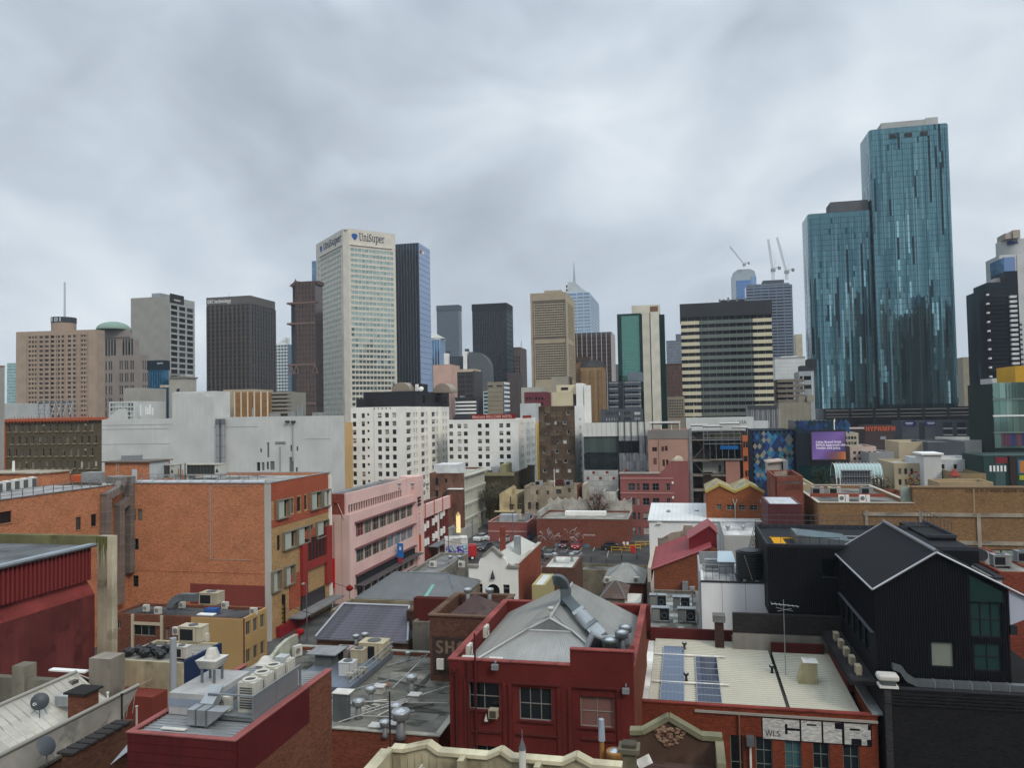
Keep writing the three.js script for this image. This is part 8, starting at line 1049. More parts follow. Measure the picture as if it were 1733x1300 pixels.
{// terrace roofs with ridges running away from the camera
const Y=14.6,f=fwd(TH),r=right(TH),o=onY(0,1195,Y),U=(x,y,h)=>onY(x,y,h).sub(o).dot(r),u=[U(0,1195,Y),U(75,1240,Y-1.5),U(117,1221,Y),U(228,1206,Y-1.5)],rm=M(0xb0b0aa,'grime',{r:0.75}),L=17,g=thing('terrace_roof_houses','row houses under pale grey ribbed gable roofs','house',o.clone().addScaledVector(f,-9).setY(0),TH),h=[Y,Y-1.5,Y,Y-1.5];
const far=[14.4,14.4,13,11.8];ribbed(g,'roof_slope',rm,[V(-4.2,Y-2.2,0),V(u[0],h[0],0),V(u[0],h[0],-far[0]),V(-4.2,Y-2.2,-far[0])].map((p)=>p),1.2,0.02);
for(let i=0;i<3;i++){const c=[V(u[i],h[i],0),V(u[i+1],h[i+1],0),V(u[i+1],h[i+1],-far[i+1]),V(u[i],h[i],-far[i])];mesh(g,'roof_slope',slab(c,0.1),rm);const n=26;for(let j=0;j<n;j++){const z=-far[i]*(j+0.5)/ n;mesh(g,'roof_rib',slab([V(u[i],h[i]+ 0.03,z),V(u[i+1],h[i+1]+ 0.03,z),V(u[i+1],h[i+1]+ 0.03,z-0.07),V(u[i],h[i]+ 0.03,z-0.07)],0.03),rm);}}
for(const i of[0,2])mesh(g,'ridge_capping',rod(V(u[i],Y+0.05,0),V(u[i],Y+0.05,-far[i]),0.11),M(0xa5a6a1,'grime'));bx(g,'gutter',M(0x6d6c66,'grime'),u[3],u[3]+ 0.18,Y-1.66,Y-1.5,-far[3],0);mesh(g,'end_hip',slab([V(u[0]- 3,Y-1.6,-far[0]- 2.2),V(u[0],Y,-far[0]),V(u[1],Y-1.5,-far[1])],0.08),rm);mesh(g,'end_hip',slab([V(u[0],Y,-far[0]),V(u[0]- 3,Y-1.6,-far[0]- 2.2),V(u[1],Y-1.55,-far[1]- 1.4)],0.08),rm);bx(g,'wall',M(0x6a4a3c,'brick'),-4,u[3]- 0.1,0,Y-1.75,-11.7,-0.1);
const C=(nm,lb,ct,x,y,hh,ph=TH)=>thing(nm,lb,ct,onY(x,y,hh),ph);
const ch=C('brick_chimney','square brick chimney with a dark slab cap on the terrace roofs','chimney',142,1216,Y-0.6);bx(ch,'stack',M(0x6b4234,'brick',{b:0.003}),-0.52,0.52,-1,1.45,-0.5,0.5);bx(ch,'cap',M(0x2f2f31,'grime'),-0.68,0.68,1.45,1.55,-0.66,0.66);
for(const[i,x,y,s]of[[0,68,1206,1],[1,80,1283,1]]){const d=C('roof_satellite_dish',i?'dark satellite dish tilted away near the front terrace roof':'dark satellite dish with white brand letters on the terrace roof','satellite dish',x,y,i?Y-0.3:Y-0.5,-32);mesh(d,'dish',new THREE.SphereGeometry(0.95,22,6,0,6.3,0,0.5).translate(0,-0.9,0),M(0x3a4046,'',{r:0.5}),0,0.62,0.1,i?0.9:1.3,0,i?-0.5:0.1);mesh(d,'stand',merge([rod(V(0,-0.3,0),V(0,0.55,0),0.03),rod(V(-0.4,0,0),V(0,0.4,0),0.02),rod(V(0.35,-0.1,0.2),V(0.05,0.5,0.1),0.02),rod(V(0,0.25,0.1),V(0.05,0.35,0.65),0.015)]),galvDark);if(!i)text(d,'OPTUS',0.15,M(0xd8dada),0,0.5,0.14,{d:0.012,rz:0.15,rx:-0.25});}
const sk=C('roof_hatch','small square roof skylight hatch above the brick chimney','skylight',113,1180,Y-0.35);bx(sk,'frame',galv,-0.5,0.5,-0.4,0.12,-0.5,0.3);bx(sk,'glass',M(0xb0b5b4,'',{r:0.2}),-0.42,0.42,0.121,0.14,-0.42,0.22);
for(const[x,y,hh,c,l]of[[183,1212,1.3,0xc9cac6,'white'],[207,1222,1.5,0x2a2b2d,'black'],[232,1224,0.9,0xb0aca2,'pale']]){const v=C('roof_vent_pipe',l + ' vent pipe standing on the terrace roof beyond the chimney','pipe',x,y,Y-1.25);pole(v,'pipe',M(c),0,-0.4,hh,0,0.06);mesh(v,'cap',cylG(0.08,0.08,0.06,8),M(c),0,hh,0);}
const pf=C('brick_parapet_end','brick party wall end with a slotted dark cap by the terrace roofs','wall',120,1300,Y-1.2);bx(pf,'wall',M(0x5c4034,'brick'),-0.3,0.3,-3,0.75,-4,0.2);for(let i=0;i<7;i++)bx(pf,'cap_tile',M(0x3d3c3d,'grime'),-0.45,0.45,0.76,0.86,-0.1-i*0.58,0.35-i*0.58);
const gl=C('white_roof_sheet','bluish white translucent roof sheet below the terrace roofs','canopy',178,1292,Y-2.2);mesh(gl,'sheet',slab([V(-0.7,0.1,0.6),V(0.5,0,0.9),V(1.2,0.7,-0.9),V(0.2,0.9,-1.3)],0.04),M(0xb4bfcb,'',{r:0.2}));bx(gl,'post',galv,-0.3,-0.2,-3,0.05,-0.3,-0.2);
const pg=thing('steel_canopy_frame','rusting white steel canopy frame with dry vines before the red clad building','frame',onY(285,1300,Y-1.6),TH),bb=[];for(let j=0;j<3;j++)for(let i=0;i<8;i++){const q=(t)=>V(-2.2+t*0.62,0.35+0.55*Math.sin(t/8*Math.PI),-j*0.8);bb.push(rod(q(i),q(i+1),0.03,4));bb.push(rod(q(i),V(q(i+1).x,0,-j*0.8),0.018,4));if(j<2)bb.push(rod(q(i),q(i).add(V(0,0,-0.8)),0.02,4));}mesh(pg,'frame',merge(bb),M(0x9a9790,'metal'));for(const x of[-2.1,2.6])bx(pg,'post',galvDark,x-0.04,x+0.04,-4,0.4,-0.04,0.04);
}
{// maroon finned building
const f=fwd(TH),r=right(TH),A=at(161,915,61.5),B=onPlane(-25,953,r,A),L=-B.clone().sub(A).dot(f),H=A.y,S={phi:TH,r,f,W:12,L,H,side:'R',k:0.045,pos:B.clone().addScaledVector(r,-12).setY(0)},mr=M(0x633231,'grime'),g=thing('maroon_fin_building','maroon rendered building with a row of vertical fins under a flat dark roof','building',S.pos,TH);
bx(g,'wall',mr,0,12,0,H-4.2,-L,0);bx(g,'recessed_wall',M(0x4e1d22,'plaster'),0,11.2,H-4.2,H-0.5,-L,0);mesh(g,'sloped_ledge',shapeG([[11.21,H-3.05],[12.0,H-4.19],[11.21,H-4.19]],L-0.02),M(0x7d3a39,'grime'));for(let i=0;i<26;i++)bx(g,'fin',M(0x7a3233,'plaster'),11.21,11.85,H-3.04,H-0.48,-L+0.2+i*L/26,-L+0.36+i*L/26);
bx(g,'roof',M(0x63686c,'grime'),0,12.1,H-0.49,H-0.36,-L,0);bx(g,'roof_edge',M(0x8f999f,'metal'),11.6,12.2,H-0.355,H-0.2,-L,0);bx(g,'rear_parapet',M(0x6a6a4c,'grime'),0,12.1,H-0.48,H+0.35,-L-0.6,-L-0.02);bx(g,'end_pier',M(0x9d9888,'grime'),12.21,13.5,0,H+0.35,-L-0.7,-L-0.02);bx(g,'pier_edge',M(0xb3ac98,'grime'),13.2,13.62,0,H+0.37,-L-0.5,-L+0.06);for(let i=0;i<9;i++)mesh(g,'moss_streak',shapeG([[0,0],[0.16,0],[0.13,-0.4 -(i*7%5)*0.3],[0.06,-0.7 -(i*7%5)*0.45],[0.02,-0.3]],0.006+i*0.001),M([0x6a6c40,0x77774f,0x5c5f38][i%3],'grime'),12.22+i*0.1,H+0.34,-L+0.012+i*0.001);
}
{// buildings between: yellow restaurant block, flat roof with blue side, wall fragments
const S=site({D:88,xl:191,y:1038,xr:412,xs:452,yr:1040,ys:1012,L:9}),k=S.k,H=S.H,W=S.W,yl=M(0xa88b5e,'plaster'),R_=[0,1,2].flatMap((i)=>[0,1].map((j)=>[S.L*(0.1+0.3*i),H-2-j*3,S.L*0.2,1.5])),{g}=block('mustard_restaurant_block','low mustard and brick restaurant block with a dark plant roof',S,{wall:M(0x6a4235,'brick'),t:0.3,parapet:0.3,roof:M(0x57585a,'roof'),frame:M(0x8a8578),nx:3,ny:1,faces:{F:{rects:[[4,12,12,14],[40,17,42,18],[100,20,9,18]].map(([x,y,w,h])=>[x*k,H -(y+h)*k,w*k,h*k])},R:{rects:R_,wall:yl}}});
bx(g,'mustard_front',yl,150*k,W-0.02,0,H-0.02,0.003,0.15);bx(g,'mustard_pier',M(0x9a7f52,'plaster'),152*k,168*k,0,H-1.2,0.152,0.6);for(const x of[38,93])bx(g,'pale_pilaster',M(0xb4a995,'plaster'),x*k,(x+4)*k,0,H,0.003,0.2);bx(g,'pale_lintel',M(0xb4a995,'plaster'),42*k,93*k,H-16.5*k,H-12*k,0.003,0.15);fbox(g,S,'R','orange_base',M(0xb5482c,'plaster'),0,S.L,0,H-6.4,0.003,0.3);
for(const[i,x,z,w]of[[0,40,2,0.7],[1,72,1.2,0.8],[2,88,4,0.7],[3,166,4.5,0.8],[4,238,2.5,0.8]])if(x*k<W)cond(along(S,x*k,-z,H-0.3),TH,['white condenser nearest the steel ducts on the mustard block roof','low white condenser at the brick edge of the mustard block','white condenser beside the bent duct on the mustard block','white condenser by the blue sheet on the mustard block roof','white condenser at the mustard block corner'][i],{w,h:0.75});pack(along(S,124*k,-5.5,H-0.3),TH,'large cream plant unit at the back of the mustard block roof',2.4,1.3,1.6,0xa8a08a);const bd=thing('bent_roof_duct','bent galvanised duct on the mustard block roof','duct',along(S,102*k,-1,H-0.3),TH);const e=[];for(let i=0;i<7;i++){const a=i/6*1.57;e.push(pbox(0.8,0.5,0.8,1-Math.cos(a),1+Math.sin(a),-i*0.1,0,0,-a));}mesh(bd,'bend',merge([pbox(0.8,1,0.8,0,0.5,0),...e,pbox(1.6,0.8,0.8,1.9,2,-0.7)]),galvDark);bx(bd,'foot',galvDark,-0.5,0.5,0,0.04,-0.5,0.5);const bs=thing('blue_roof_sheet','white board over a blue tarpaulin on the mustard block roof','board',along(S,150*k,-2,H-0.3),TH);bx(bs,'blue_tarpaulin',M(0x2f4f86),-0.3,1.2,0,0.5,-1.5,-0.6);bx(bs,'white_board',white,-0.6,1.4,0,0.1,-0.5,0.3);
// vertical sign
const sg=thing('vertical_restaurant_sign','black vertical restaurant sign with white and yellow letters','sign',onPlane(470,1072,fwd(TH),along(OB,0,-3.2,0)),TH),sh=5.3;bx(sg,'panel',M(0x15151a,'',{r:0.4}),0,1.12,0,sh,-0.25,0);[...'DYNASTY'].forEach((c,i)=>text(sg,c,0.38,M(0xdadada),0.3,sh-1.75-i*0.5,0.005,{d:0.03,name:'white_letter'}));for(let i=0;i<6;i++)for(const[a,b]of[[0.66,0.7],[0.84,0.88]]){bx(sg,'yellow_character',M(0xb59a2c),a-0.02,0.95,sh-1.75-i*0.62 +(a>0.7?0.22:0),sh-1.67-i*0.62 +(a>0.7?0.22:0),0.005+a*0.01,0.03);bx(sg,'yellow_character',M(0xb59a2c),b-0.06,b,sh-1.8-i*0.62,sh-1.35-i*0.62,0.031,0.045);}mesh(sg,'emblem',new THREE.TorusGeometry(0.22,0.05,6,16),M(0xd0d0d0),0.35,sh-0.75,0.02);for(const y of[0.8,2.6,4.4])bx(sg,'bracket',steel,-1.5,-0.005,y,y+0.1,-0.18,-0.08);
const T=site({D:66,xl:190,y:1116,xr:308,xs:376,yr:1122,ys:1087}),h=T.H,b=block('blue_sided_flat_building','low flat roofed building with a blue and red painted side',T,{wall:M(0xa9a48c,'grime'),t:0.3,parapet:0.15,roof:M(0x9fa09c,'roof'),faces:{R:{wall:M(0x1f3050,'plaster')}}});onFace(mesh(b.g,'red_mural_shape',new THREE.ExtrudeGeometry(new THREE.Shape([[0,0],[3,0],[3,2.4],[1.8,1.6]].map((p)=>new THREE.Vector2(...p))),{depth:0.02,bevelEnabled:false}),M(0x8f1f2c)),T,'R',2,h-4.2,0.003);bx(b.g,'lower_terracotta_wall',M(0x7d3d34,'plaster'),-1,T.W*0.8,0,h-2.2,0.003,1.8);
for(const[i,x,z,w,hh,d,c]of[[0,3.6,1.4,2.3,1.3,1.2,0xb8b29c],[1,6.6,1.0,1.4,0.9,0.8,0xb9b8b0]])if(x<T.W+2)pack(along(T,Math.min(x,T.W-1),-z -(i?0:4),h-0.15),TH,i?'white grilled plant unit near the blue painted side':'long cream plant unit with a black end on the flat roof',w,hh,d,c);for(const[i,x,z]of[[0,0.7,7.5],[1,1.7,7.8],[2,4.6,6]])cond(along(T,x,-z,h-0.15),TH,['white condenser beside the maroon pier on the flat roof','second white condenser from the maroon pier on the flat roof','small white condenser behind the long plant unit'][i]);for(let i=0;i<7;i++){const p=thing('rubbish_bag',['first','second','third','fourth','fifth','sixth','seventh'][i]+ ' black bag in the pile by the maroon pier, counted from the pier','bag',along(T,0.6+i*0.52,-1.3 -(i%3)*0.7,h-0.15),i*40,'black bags on the flat roof'),sgm=new THREE.IcosahedronGeometry(0.45,2),pa=sgm.attributes.position;for(let j=0;j<pa.count;j++){const n=1+0.3*noise3.noise(pa.getX(j)*4+i,pa.getY(j)*4,pa.getZ(j)*4);pa.setXYZ(j,pa.getX(j)*n*1.1,pa.getY(j)*n*0.8,pa.getZ(j)*n);}sgm.computeVertexNormals();mesh(p,'bag',sgm,M(0x16181c,'',{r:0.4}),0,0.42,0);mesh(p,'knot',new THREE.ConeGeometry(0.1,0.2,6),M(0x16181c,'',{r:0.4}),0,0.95,0);}
const wf=thing('mossy_wall_fragment','grey mossy wall with two stout chimneys below the maroon building','wall',onY(0,1180,13.2).setY(0),TH);bx(wf,'wall',M(0x6b6960,'grime'),-1,5.2,0,14.4,-0.5,0);bx(wf,'chimney',M(0x77746a,'grime'),1.1,2.0,0,15.2,-0.7,0.2);bx(wf,'chimney',M(0x87827a,'grime'),5.21,6.7,0,15.4,-2.6,-1.3);bx(wf,'white_capping',white,2.2,4.8,14.42,14.52,-1.8,-1.4);
}
{// slate, corrugated and hipped roofs along the lane, and the SHOP wall
const S=site({D:74,xl:534,y:1079,xr:690,yr:1084,L:8,face:1}),H=S.H,W=S.W,g=thing('slate_roof_house','house with a blue grey slate roof edged in white metal','house',S.pos,S.phi),sl=M(0x4c4b57,'grime',{r:0.6}),ry=H+2.1,rz=-4.3;bx(g,'wall',M(0x70584a,'grime'),0,W,0,H-0.1,-8,-0.3);
const rows=13;for(let i=0;i<rows;i++){const t=i/rows,t1=(i+1)/ rows,y=H +(ry-H)*t,y1=H +(ry-H)*t1,z=rz*t,z1=rz*t1;mesh(g,'slate_course',slab([V(t*0.9,y+0.03,z+0.02),V(W-t*1.4,y+0.03,z+0.02),V(W-t1*1.4,y1+0.02,z1),V(t1*0.9,y1+0.02,z1)],0.03),sl);}mesh(g,'rear_slope',slab([V(0.9,ry,rz),V(W-1.4,ry,rz),V(W,H,-8),V(0,H,-8)],0.06),sl);mesh(g,'hip_end',slab([V(W,H,0),V(W,H,-8),V(W-1.4,ry,rz)],0.05),sl);for(const[a,b]of[[V(0.9,ry,rz),V(W-1.4,ry,rz)],[V(W-1.4,ry,rz),V(W,H,0)],[V(0.9,ry,rz),V(0,H,0)]])mesh(g,'ridge_flashing',rod(a.clone().setY(a.y+0.08),b.clone().setY(b.y+0.08),0.12),M(0xa9adb2,'metal',{r:0.4,m:0.4}));bx(g,'chimney',M(0x5c4438,'brick'),W-0.9,W-0.1,H,H+2.3,-3,-2.2);bx(g,'gutter',M(0x6a6c70,'metal'),-0.1,W+0.1,H-0.12,H,0.06,0.2);
const hip=(nm,lb,s,ins,rise,mat,wallm,skyl)=>{const T=site({...s,face:1}),q=thing(nm,lb,'building',T.pos,T.phi),w=T.W,l=T.L,h=T.H;bx(q,'wall',wallm,0.1,w-0.1,0,h-0.05,-l+0.1,-0.1);const a=V(ins,h+rise,-l/2),b=V(w-ins,h+rise,-l/2);ribbed(q,'front_slope',mat,[V(-0.1,h,0.1),V(w+0.1,h,0.1),b,a],0.3,0.03);ribbed(q,'rear_slope',mat,[V(w+0.1,h,-l),V(-0.1,h,-l),a,b],0.5,0.03);mesh(q,'hip',slab([V(w+0.1,h,0.1),V(w+0.1,h,-l),b],0.05),mat);mesh(q,'hip',slab([V(-0.1,h,-l),V(-0.1,h,0.1),a],0.05),mat);mesh(q,'ridge_capping',rod(a,b,0.1),galvDark);for(const[c,d]of[[V(-0.1,h,0.1),a],[V(w+0.1,h,0.1),b]])mesh(q,'hip_capping',rod(c,d,0.08),galvDark);if(skyl){const t0=0.05,t1=0.55,P=(x,t)=>V(x,h+rise*t+0.07,-l/2*t);mesh(q,'green_skylight',slab([P(w*0.66,t0),P(w*0.7,t0),P(w*0.71,t1),P(w*0.68,t1)],0.03),M(0x5f9c8e,'',{r:0.2}));}return{q,T};};
hip('corrugated_hip_roof_building','long building with a grey corrugated hipped roof and a green skylight',{D:90,xl:604,y:1012,xr:772,L:11,yr:1013},2.6,1.9,M(0x696d6e,'metal',{r:0.6,m:0.2}),M(0x7d7568,'grime'),1);hip('pale_hip_roof_cottage','cottage with a pale ribbed hipped roof and vents beyond the exhaust duct',{D:104,xl:1020,y:985,xr:1090,L:9},2.3,1.7,M(0x8f918c,'metal'),M(0x6b3a30,'brick'));hip('rusty_shed_roof','rusty brown ribbed shed roof below the pale hipped cottage',{D:88,xl:1016,y:1012,xr:1058,L:7},1.2,1.2,M(0x5e514c,'grime'),M(0x7d746a,'grime'));
const fb=(nm,lb,s,wallm,rf,o={})=>block(nm,lb,s,{wall:wallm,roof:rf,t:0.3,parapet:0.4,...o});fb('grey_flat_shop','flat grey shop roof with small condensers before the pink building',{D:101,xl:690,y:968,xr:793,L:14},M(0x7d7b75,'grime'),M(0x77787a,'grime'));fb('weathered_terrace_wall','weathered pale terrace with a stained ledge behind the slate roof',{D:82,xl:560,y:1032,xr:726,L:5},M(0x7d7666,'grime'),M(0x8f8872,'grime'),{parapet:0.9});fb('graffiti_chimney_block','grey block tagged with pale graffiti beside the SHOP wall',{D:71,xl:698,y:1052,xr:728,L:4},M(0x77746d,'grime'),roofGrey);fb('white_roof_brick_shed','dark brick shed with a white roof beside the white gabled house',{D:96,xl:917,y:960,xr:986,L:8},M(0x5c4238,'brick'),M(0xb9bbb8,'grime'),{parapet:0.1});fb('cream_lean_to','cream lean-to with a white roof next to the exhaust cowl',{D:86,xl:900,y:990,xr:938,L:6},M(0xa39a70,'plaster'),M(0xc2c4c2,'plaster'),{parapet:0.05});fb('lane_back_wall','long oxblood wall behind the hipped metal roof',{D:72,xl:700,y:1012,xr:1100,L:0.8,yr:1018},oxPlain,oxPlain);fb('brown_lane_store','olive grey store wall along the lane behind the car park',{D:128,xl:905,y:962,xr:1100,L:5},M(0x6f6a5c,'grime'),roofGrey);const tent=thing('white_canvas_canopy','white canvas canopy folded over the lane roofs','canopy',onY(1067,1020,8.2).setY(0),TH);mesh(tent,'canvas',new THREE.CylinderGeometry(1.1,1.1,4,10,1,false,-1.57,3.14).rotateX(Math.PI/2),white,0,8.3,-2);for(const[x,z]of[[-1,0],[1,0],[-1,-4],[1,-4]])bx(tent,'post',galv,x-0.05,x+0.05,0,8.3,z-0.05,z+0.05);
// SHOP wall and its hipped roof
const P=site({D:61.5,xl:727,y:1042,xr:835,L:7.4,face:1}),sb=block('shop_lettered_brick_building','dark brick building with a faded SHOP painted on its wall',P,{wall:M(0x5d4036,'brick',{b:0.003}),t:0.4,parapet:0.9,roof:M(0x6a5d56,'grime'),cap:M(0x6b5547,'grime')});bx(sb.g,'painted_sign_field',M(0x3f332f,'brick'),0.2,P.W-0.4,P.H-4.6,P.H-1.6,0.003,0.008);text(sb.g,'SHOP',1.0,M(0x776558,'brick'),0.5,P.H-2.9,0.009,{left:1,d:0.008,w:3.4});bx(sb.g,'meter_box',whiteP,0.6,1.15,P.H-4.1,P.H-3.3,0.01,0.25);const c=[V(0.6,P.H-0.8,-0.6),V(P.W-0.6,P.H-0.8,-0.6),V(P.W-0.6,P.H-0.8,-6.9),V(0.6,P.H-0.8,-6.9)],ap=V(P.W/2,P.H+0.9,-3.8);for(let i=0;i<4;i++)mesh(sb.g,'hip_slope',slab([c[i],c[(i+1)% 4],ap],0.05),M(0x58494a,'grime'));
// white Spanish gable
const Q=site({D:98,xl:793,y:958,xr:876,xs:915,ys:922,yr:960}),w=Q.W,h=Q.H,wm=M(0xe2e2df,'plaster'),gh=thing('white_mission_gable_house','white house with a curved mission gable, arched door and brick side','house',Q.pos,Q.phi),bh=[];const sh=new THREE.Shape();sh.moveTo(0,0);sh.lineTo(w,0);sh.lineTo(w,h);sh.lineTo(w*0.8,h);sh.quadraticCurveTo(w*0.78,h+1.1,w*0.68,h+1.3);sh.lineTo(w*0.5,h+2.3);sh.lineTo(w*0.32,h+1.3);sh.quadraticCurveTo(w*0.22,h+1.1,w*0.2,h);sh.lineTo(0,h);const ar=new THREE.Path();ar.moveTo(w*0.37,h-6);ar.lineTo(w*0.37,h-3);ar.absarc(w*0.5,h-3,w*0.13,Math.PI,0,true);ar.lineTo(w*0.63,h-6);sh.holes.push(ar);for(const x of[0.15,0.7])sh.holes.push(new THREE.Path([[w*x,h-6],[w*x,h-2.2],[w*(x+0.13),h-2.2],[w*(x+0.13),h-6]].map((p)=>new THREE.Vector2(...p))));mesh(gh,'gable_wall',new THREE.ExtrudeGeometry(sh,{depth:0.35,bevelEnabled:false}),wm,0,0,-0.35);bx(gh,'arched_window',GL.dark[0],w*0.36,w*0.64,h-6,h-1.5,-0.4,-0.3);for(const x of[0.15,0.7]){const p=bx(gh,'window',GL.dark[1],w*(x-0.01),w*(x+0.14),h-6,h-2.1,-0.4,-0.3);for(let i=1;i<6;i++)mesh(p,'glazing_bar',boxG(w*0.14,0.06,0.05),M(0x8d8d88),0,-1.9+i*0.65,0.08);}for(const[a,b]of[[[w*0.3,h+1.3],[w*0.5,h+2.4]],[[w*0.5,h+2.4],[w*0.7,h+1.3]],[[-0.15,h+0.05],[w*0.21,h+0.05]],[[w*0.79,h+0.05],[w+0.15,h+0.05]]]){const d=Math.hypot(b[0]- a[0],b[1]- a[1]),m=mesh(gh,'gable_coping',boxG(d,0.28,0.7),M(0x8d8b84,'grime'),(a[0]+ b[0])/ 2,(a[1]+ b[1])/ 2,-0.12);m.rotation.z=Math.atan2(b[1]- a[1],b[0]- a[0]);}mesh(gh,'wall_lantern',new THREE.ConeGeometry(0.3,1.1,6),black,w*0.5,h-0.9,0.2);bx(gh,'brick_side',M(0x8a4a38,'brick',{b:0.003}),w-0.35,w,0,h+0.3,-Q.L,-0.36);bx(gh,'side_coping',M(0xb0ada4,'grime'),w-0.4,w+0.08,h+0.3,h+0.45,-Q.L,-0.36);for(const[x0,x1]of[[0.1,0.55],[1,0.55]])mesh(gh,'roof_slope',slab(x0<0.5?[V(w*x0,h-0.4,-0.36),V(w*x1,h+1.2,-0.36),V(w*x1,h+1.2,-Q.L),V(w*x0,h-0.4,-Q.L)]:[V(w*x1,h+1.2,-0.36),V(w-0.36,h,-0.36),V(w-0.36,h,-Q.L),V(w*x1,h+1.2,-Q.L)],0.1),M(0xb5b6b0,'plaster'));bx(gh,'chimney',M(0x7d4030,'brick'),w*0.42,w*0.52,h,h+4,-6.8,-6);bx(gh,'roof_duct',galv,w*0.72,w*0.84,h,h+2.8,-7,-6);
}
// ---------------------------------------------------------------- grey plant roof, front parapet, messy roof
{
const S=site({D:54.5,xl:290,y:1212,xr:742,yr:1218,L:16.5,face:1}),H=S.H,W=S.W,{g}=block('grey_plant_roof_shop','long shop with a flat grey roof crowded with plant and pipes',S,{wall:M(0x7a4535,'brick',{b:0.003}),t:0.3,parapet:0.3,roof:M(0x74756f,'roof'),cap:M(0x9a9b94,'grime'),capH:0.08}),Y=H-0.3;
for(const z of[4.5,9,13])bx(g,'roof_lap',M(0x62635f,'grime'),0.4,W-0.4,Y+0.002,Y+0.03,-z-0.1,-z);for(let i=0;i<5;i++)bx(g,'roof_patch',M([0x7c7d78,0x666661,0x5f605c][i%3],'grime'),rnd(2,W-4),W-rnd(0.5,2),Y+0.003+i*0.002,Y+0.012+i*0.002,-3-i*2.6-1.2,-3-i*2.6);
mesh(g,'curved_side_parapet',shapeG([[0,-0.4],[6,-0.4],[6,0.3],[4.6,0.35],[3.2,0.95],[1.6,1.2],[0,1.15]],0.35),M(0xa3a89b,'grime'),0.75,H,-S.L+0.4,0,-Math.PI/2,0);bx(g,'box_gutter',M(0x3b3b3a),W*0.76,W*0.78,Y+0.003,Y+0.06,-12,-0.4);
for(const[a,b]of[[[W*0.62,0.3,-1],[W*0.9,0.3,-9]],[[W*0.5,0.5,-4],[W*0.95,0.5,-5]],[[W*0.64,0.2,-3],[W*0.98,0.2,-11]],[[W*0.7,0.6,-7],[W*0.7,0.6,-15]],[[W*0.45,0.25,-2.2],[W*0.8,0.25,-2.6]]])mesh(g,'roof_pipe',rod(V(a[0],Y+a[1],a[2]),V(b[0],Y+b[1],b[2]),0.035),M(0xb0b1ae,'metal'));for(let i=0;i<8;i++)bx(g,'pipe_stand',dull,W*(0.64+0.035*i),W*(0.64+0.035*i)+ 0.05,Y,Y+0.4,-2-i*1.1,-1.95-i*1.1);
const p=(x,y)=>onY(x,y,Y);
const dk=thing('plant_walkway','blue grey steel plant walkway with handrails on the flat roof','platform',p(520,1172),TH),m=M(0x6a7480,'metal',{r:0.5,m:0.3});bx(dk,'deck',m,-2,3.4,0.25,0.35,-9,0);bx(dk,'kick_plate',m,3.4,3.46,0.1,0.55,-9,0.05);bx(dk,'kick_plate',m,-2,3.4,0.1,0.55,0,0.05);for(let i=0;i<9;i++)bx(dk,'stanchion',galv,3.4,3.45,0.552,1.35,-i*1.1,-i*1.1+0.05);for(const y of[0.9,1.33])bx(dk,'handrail',galv,3.39,3.46,y,y+0.05,-9,0);for(const[x,z]of[[-1.8,-0.2],[3.2,-0.2],[3.2,-8.6],[-1.8,-8.6]])bx(dk,'leg',dull,x-0.08,x+0.08,0,0.248,z-0.08,z+0.08);
pack(p(585,1152),TH,'white plant unit on the steel walkway with a round top fan',1.15,1.15,1.0,0xb9bcba,0);pack(p(628,1122),TH,'large cream plant unit with a black open end on the flat roof',2.2,1.4,1.6,0xb0a78c);pack(p(604,1130),TH,'weathered beige plant unit beside the large cream one',1.1,1.2,1.0,0xa39b84,0);pack(p(578,1124),TH,'pinkish grilled plant unit behind the flat canopy',1.3,1.0,1.2,0x8f8482);for(const[i,x,y]of[[0,594,1158],[1,605,1153],[2,614,1148]])cond(p(x,y),TH,['nearest','middle','farthest'][i]+ ' cream condenser of the three along the walkway rail',{w:0.7,h:0.75,m:M(0xa9a699,'metal'),group:'condensers along the walkway'});cond(p(506,1112),TH-70,'white condenser by the curved pale parapet',{h:0.9});
const cy=thing('flat_plant_canopy','flat grey metal canopy on legs over roof plant','canopy',p(545,1136),TH);bx(cy,'top',M(0x85898a,'metal'),-1.3,1.3,1.35,1.43,-2.2,0.2);bx(cy,'box',M(0x5b5e5f,'metal'),-0.7,0.7,0,1.34,-1.6,-0.2);
for(const[x,y,s,l]of[[697,1172,0.95,'wide dark cowl on a rusty cone near the brick SHOP wall'],[628,1190,0.85,'grey domed cowl in the middle of the flat roof'],[607,1216,0.95,'grey domed cowl at the front brick edge'],[671,1222,0.9,'grey cowl behind the biggest shiny cowl'],[603,1092,0.7,'small cowl at the rear edge of the flat roof'],[618,1090,0.75,'second small cowl at the rear edge of the flat roof'],[657,1112,0.7,'grey cowl beside the rear handrails'],[652,1248,0.8,'dull cowl low beside the dark pole'],[691,1118,0.55,'little cowl near the rear slate roof']])cowl(p(x,y),l,s);cowl(p(679,1250),'biggest shiny cowl with a domed mirror cap near the front parapet',1.35);
for(const[x,y,l]of[[640,1175,'small cream box vent'],[634,1244,'white box vent by the brick edge'],[700,1190,'white slab vent beside the rusty cone'],[660,1240,'grey tall box vent']]){const v=thing('roof_box_vent',l + ' on the flat grey roof','vent',p(x,y),TH);bx(v,'box',M(0xa5a6a2,'metal'),-0.35,0.35,0,0.5,-0.6,0);bx(v,'lid',M(0xb9bab6,'metal'),-0.45,0.45,0.5,0.56,-0.7,0.1);}
const pl=thing('dark_roof_pole','tall dark pole standing on the flat grey roof','pole',p(661,1290),TH);pole(pl,'pole',M(0x3a302e),0,-3,4.2,0,0.07);mesh(pl,'base',cylG(0.15,0.2,0.2,8),M(0x3a302e),0,0.1,0);
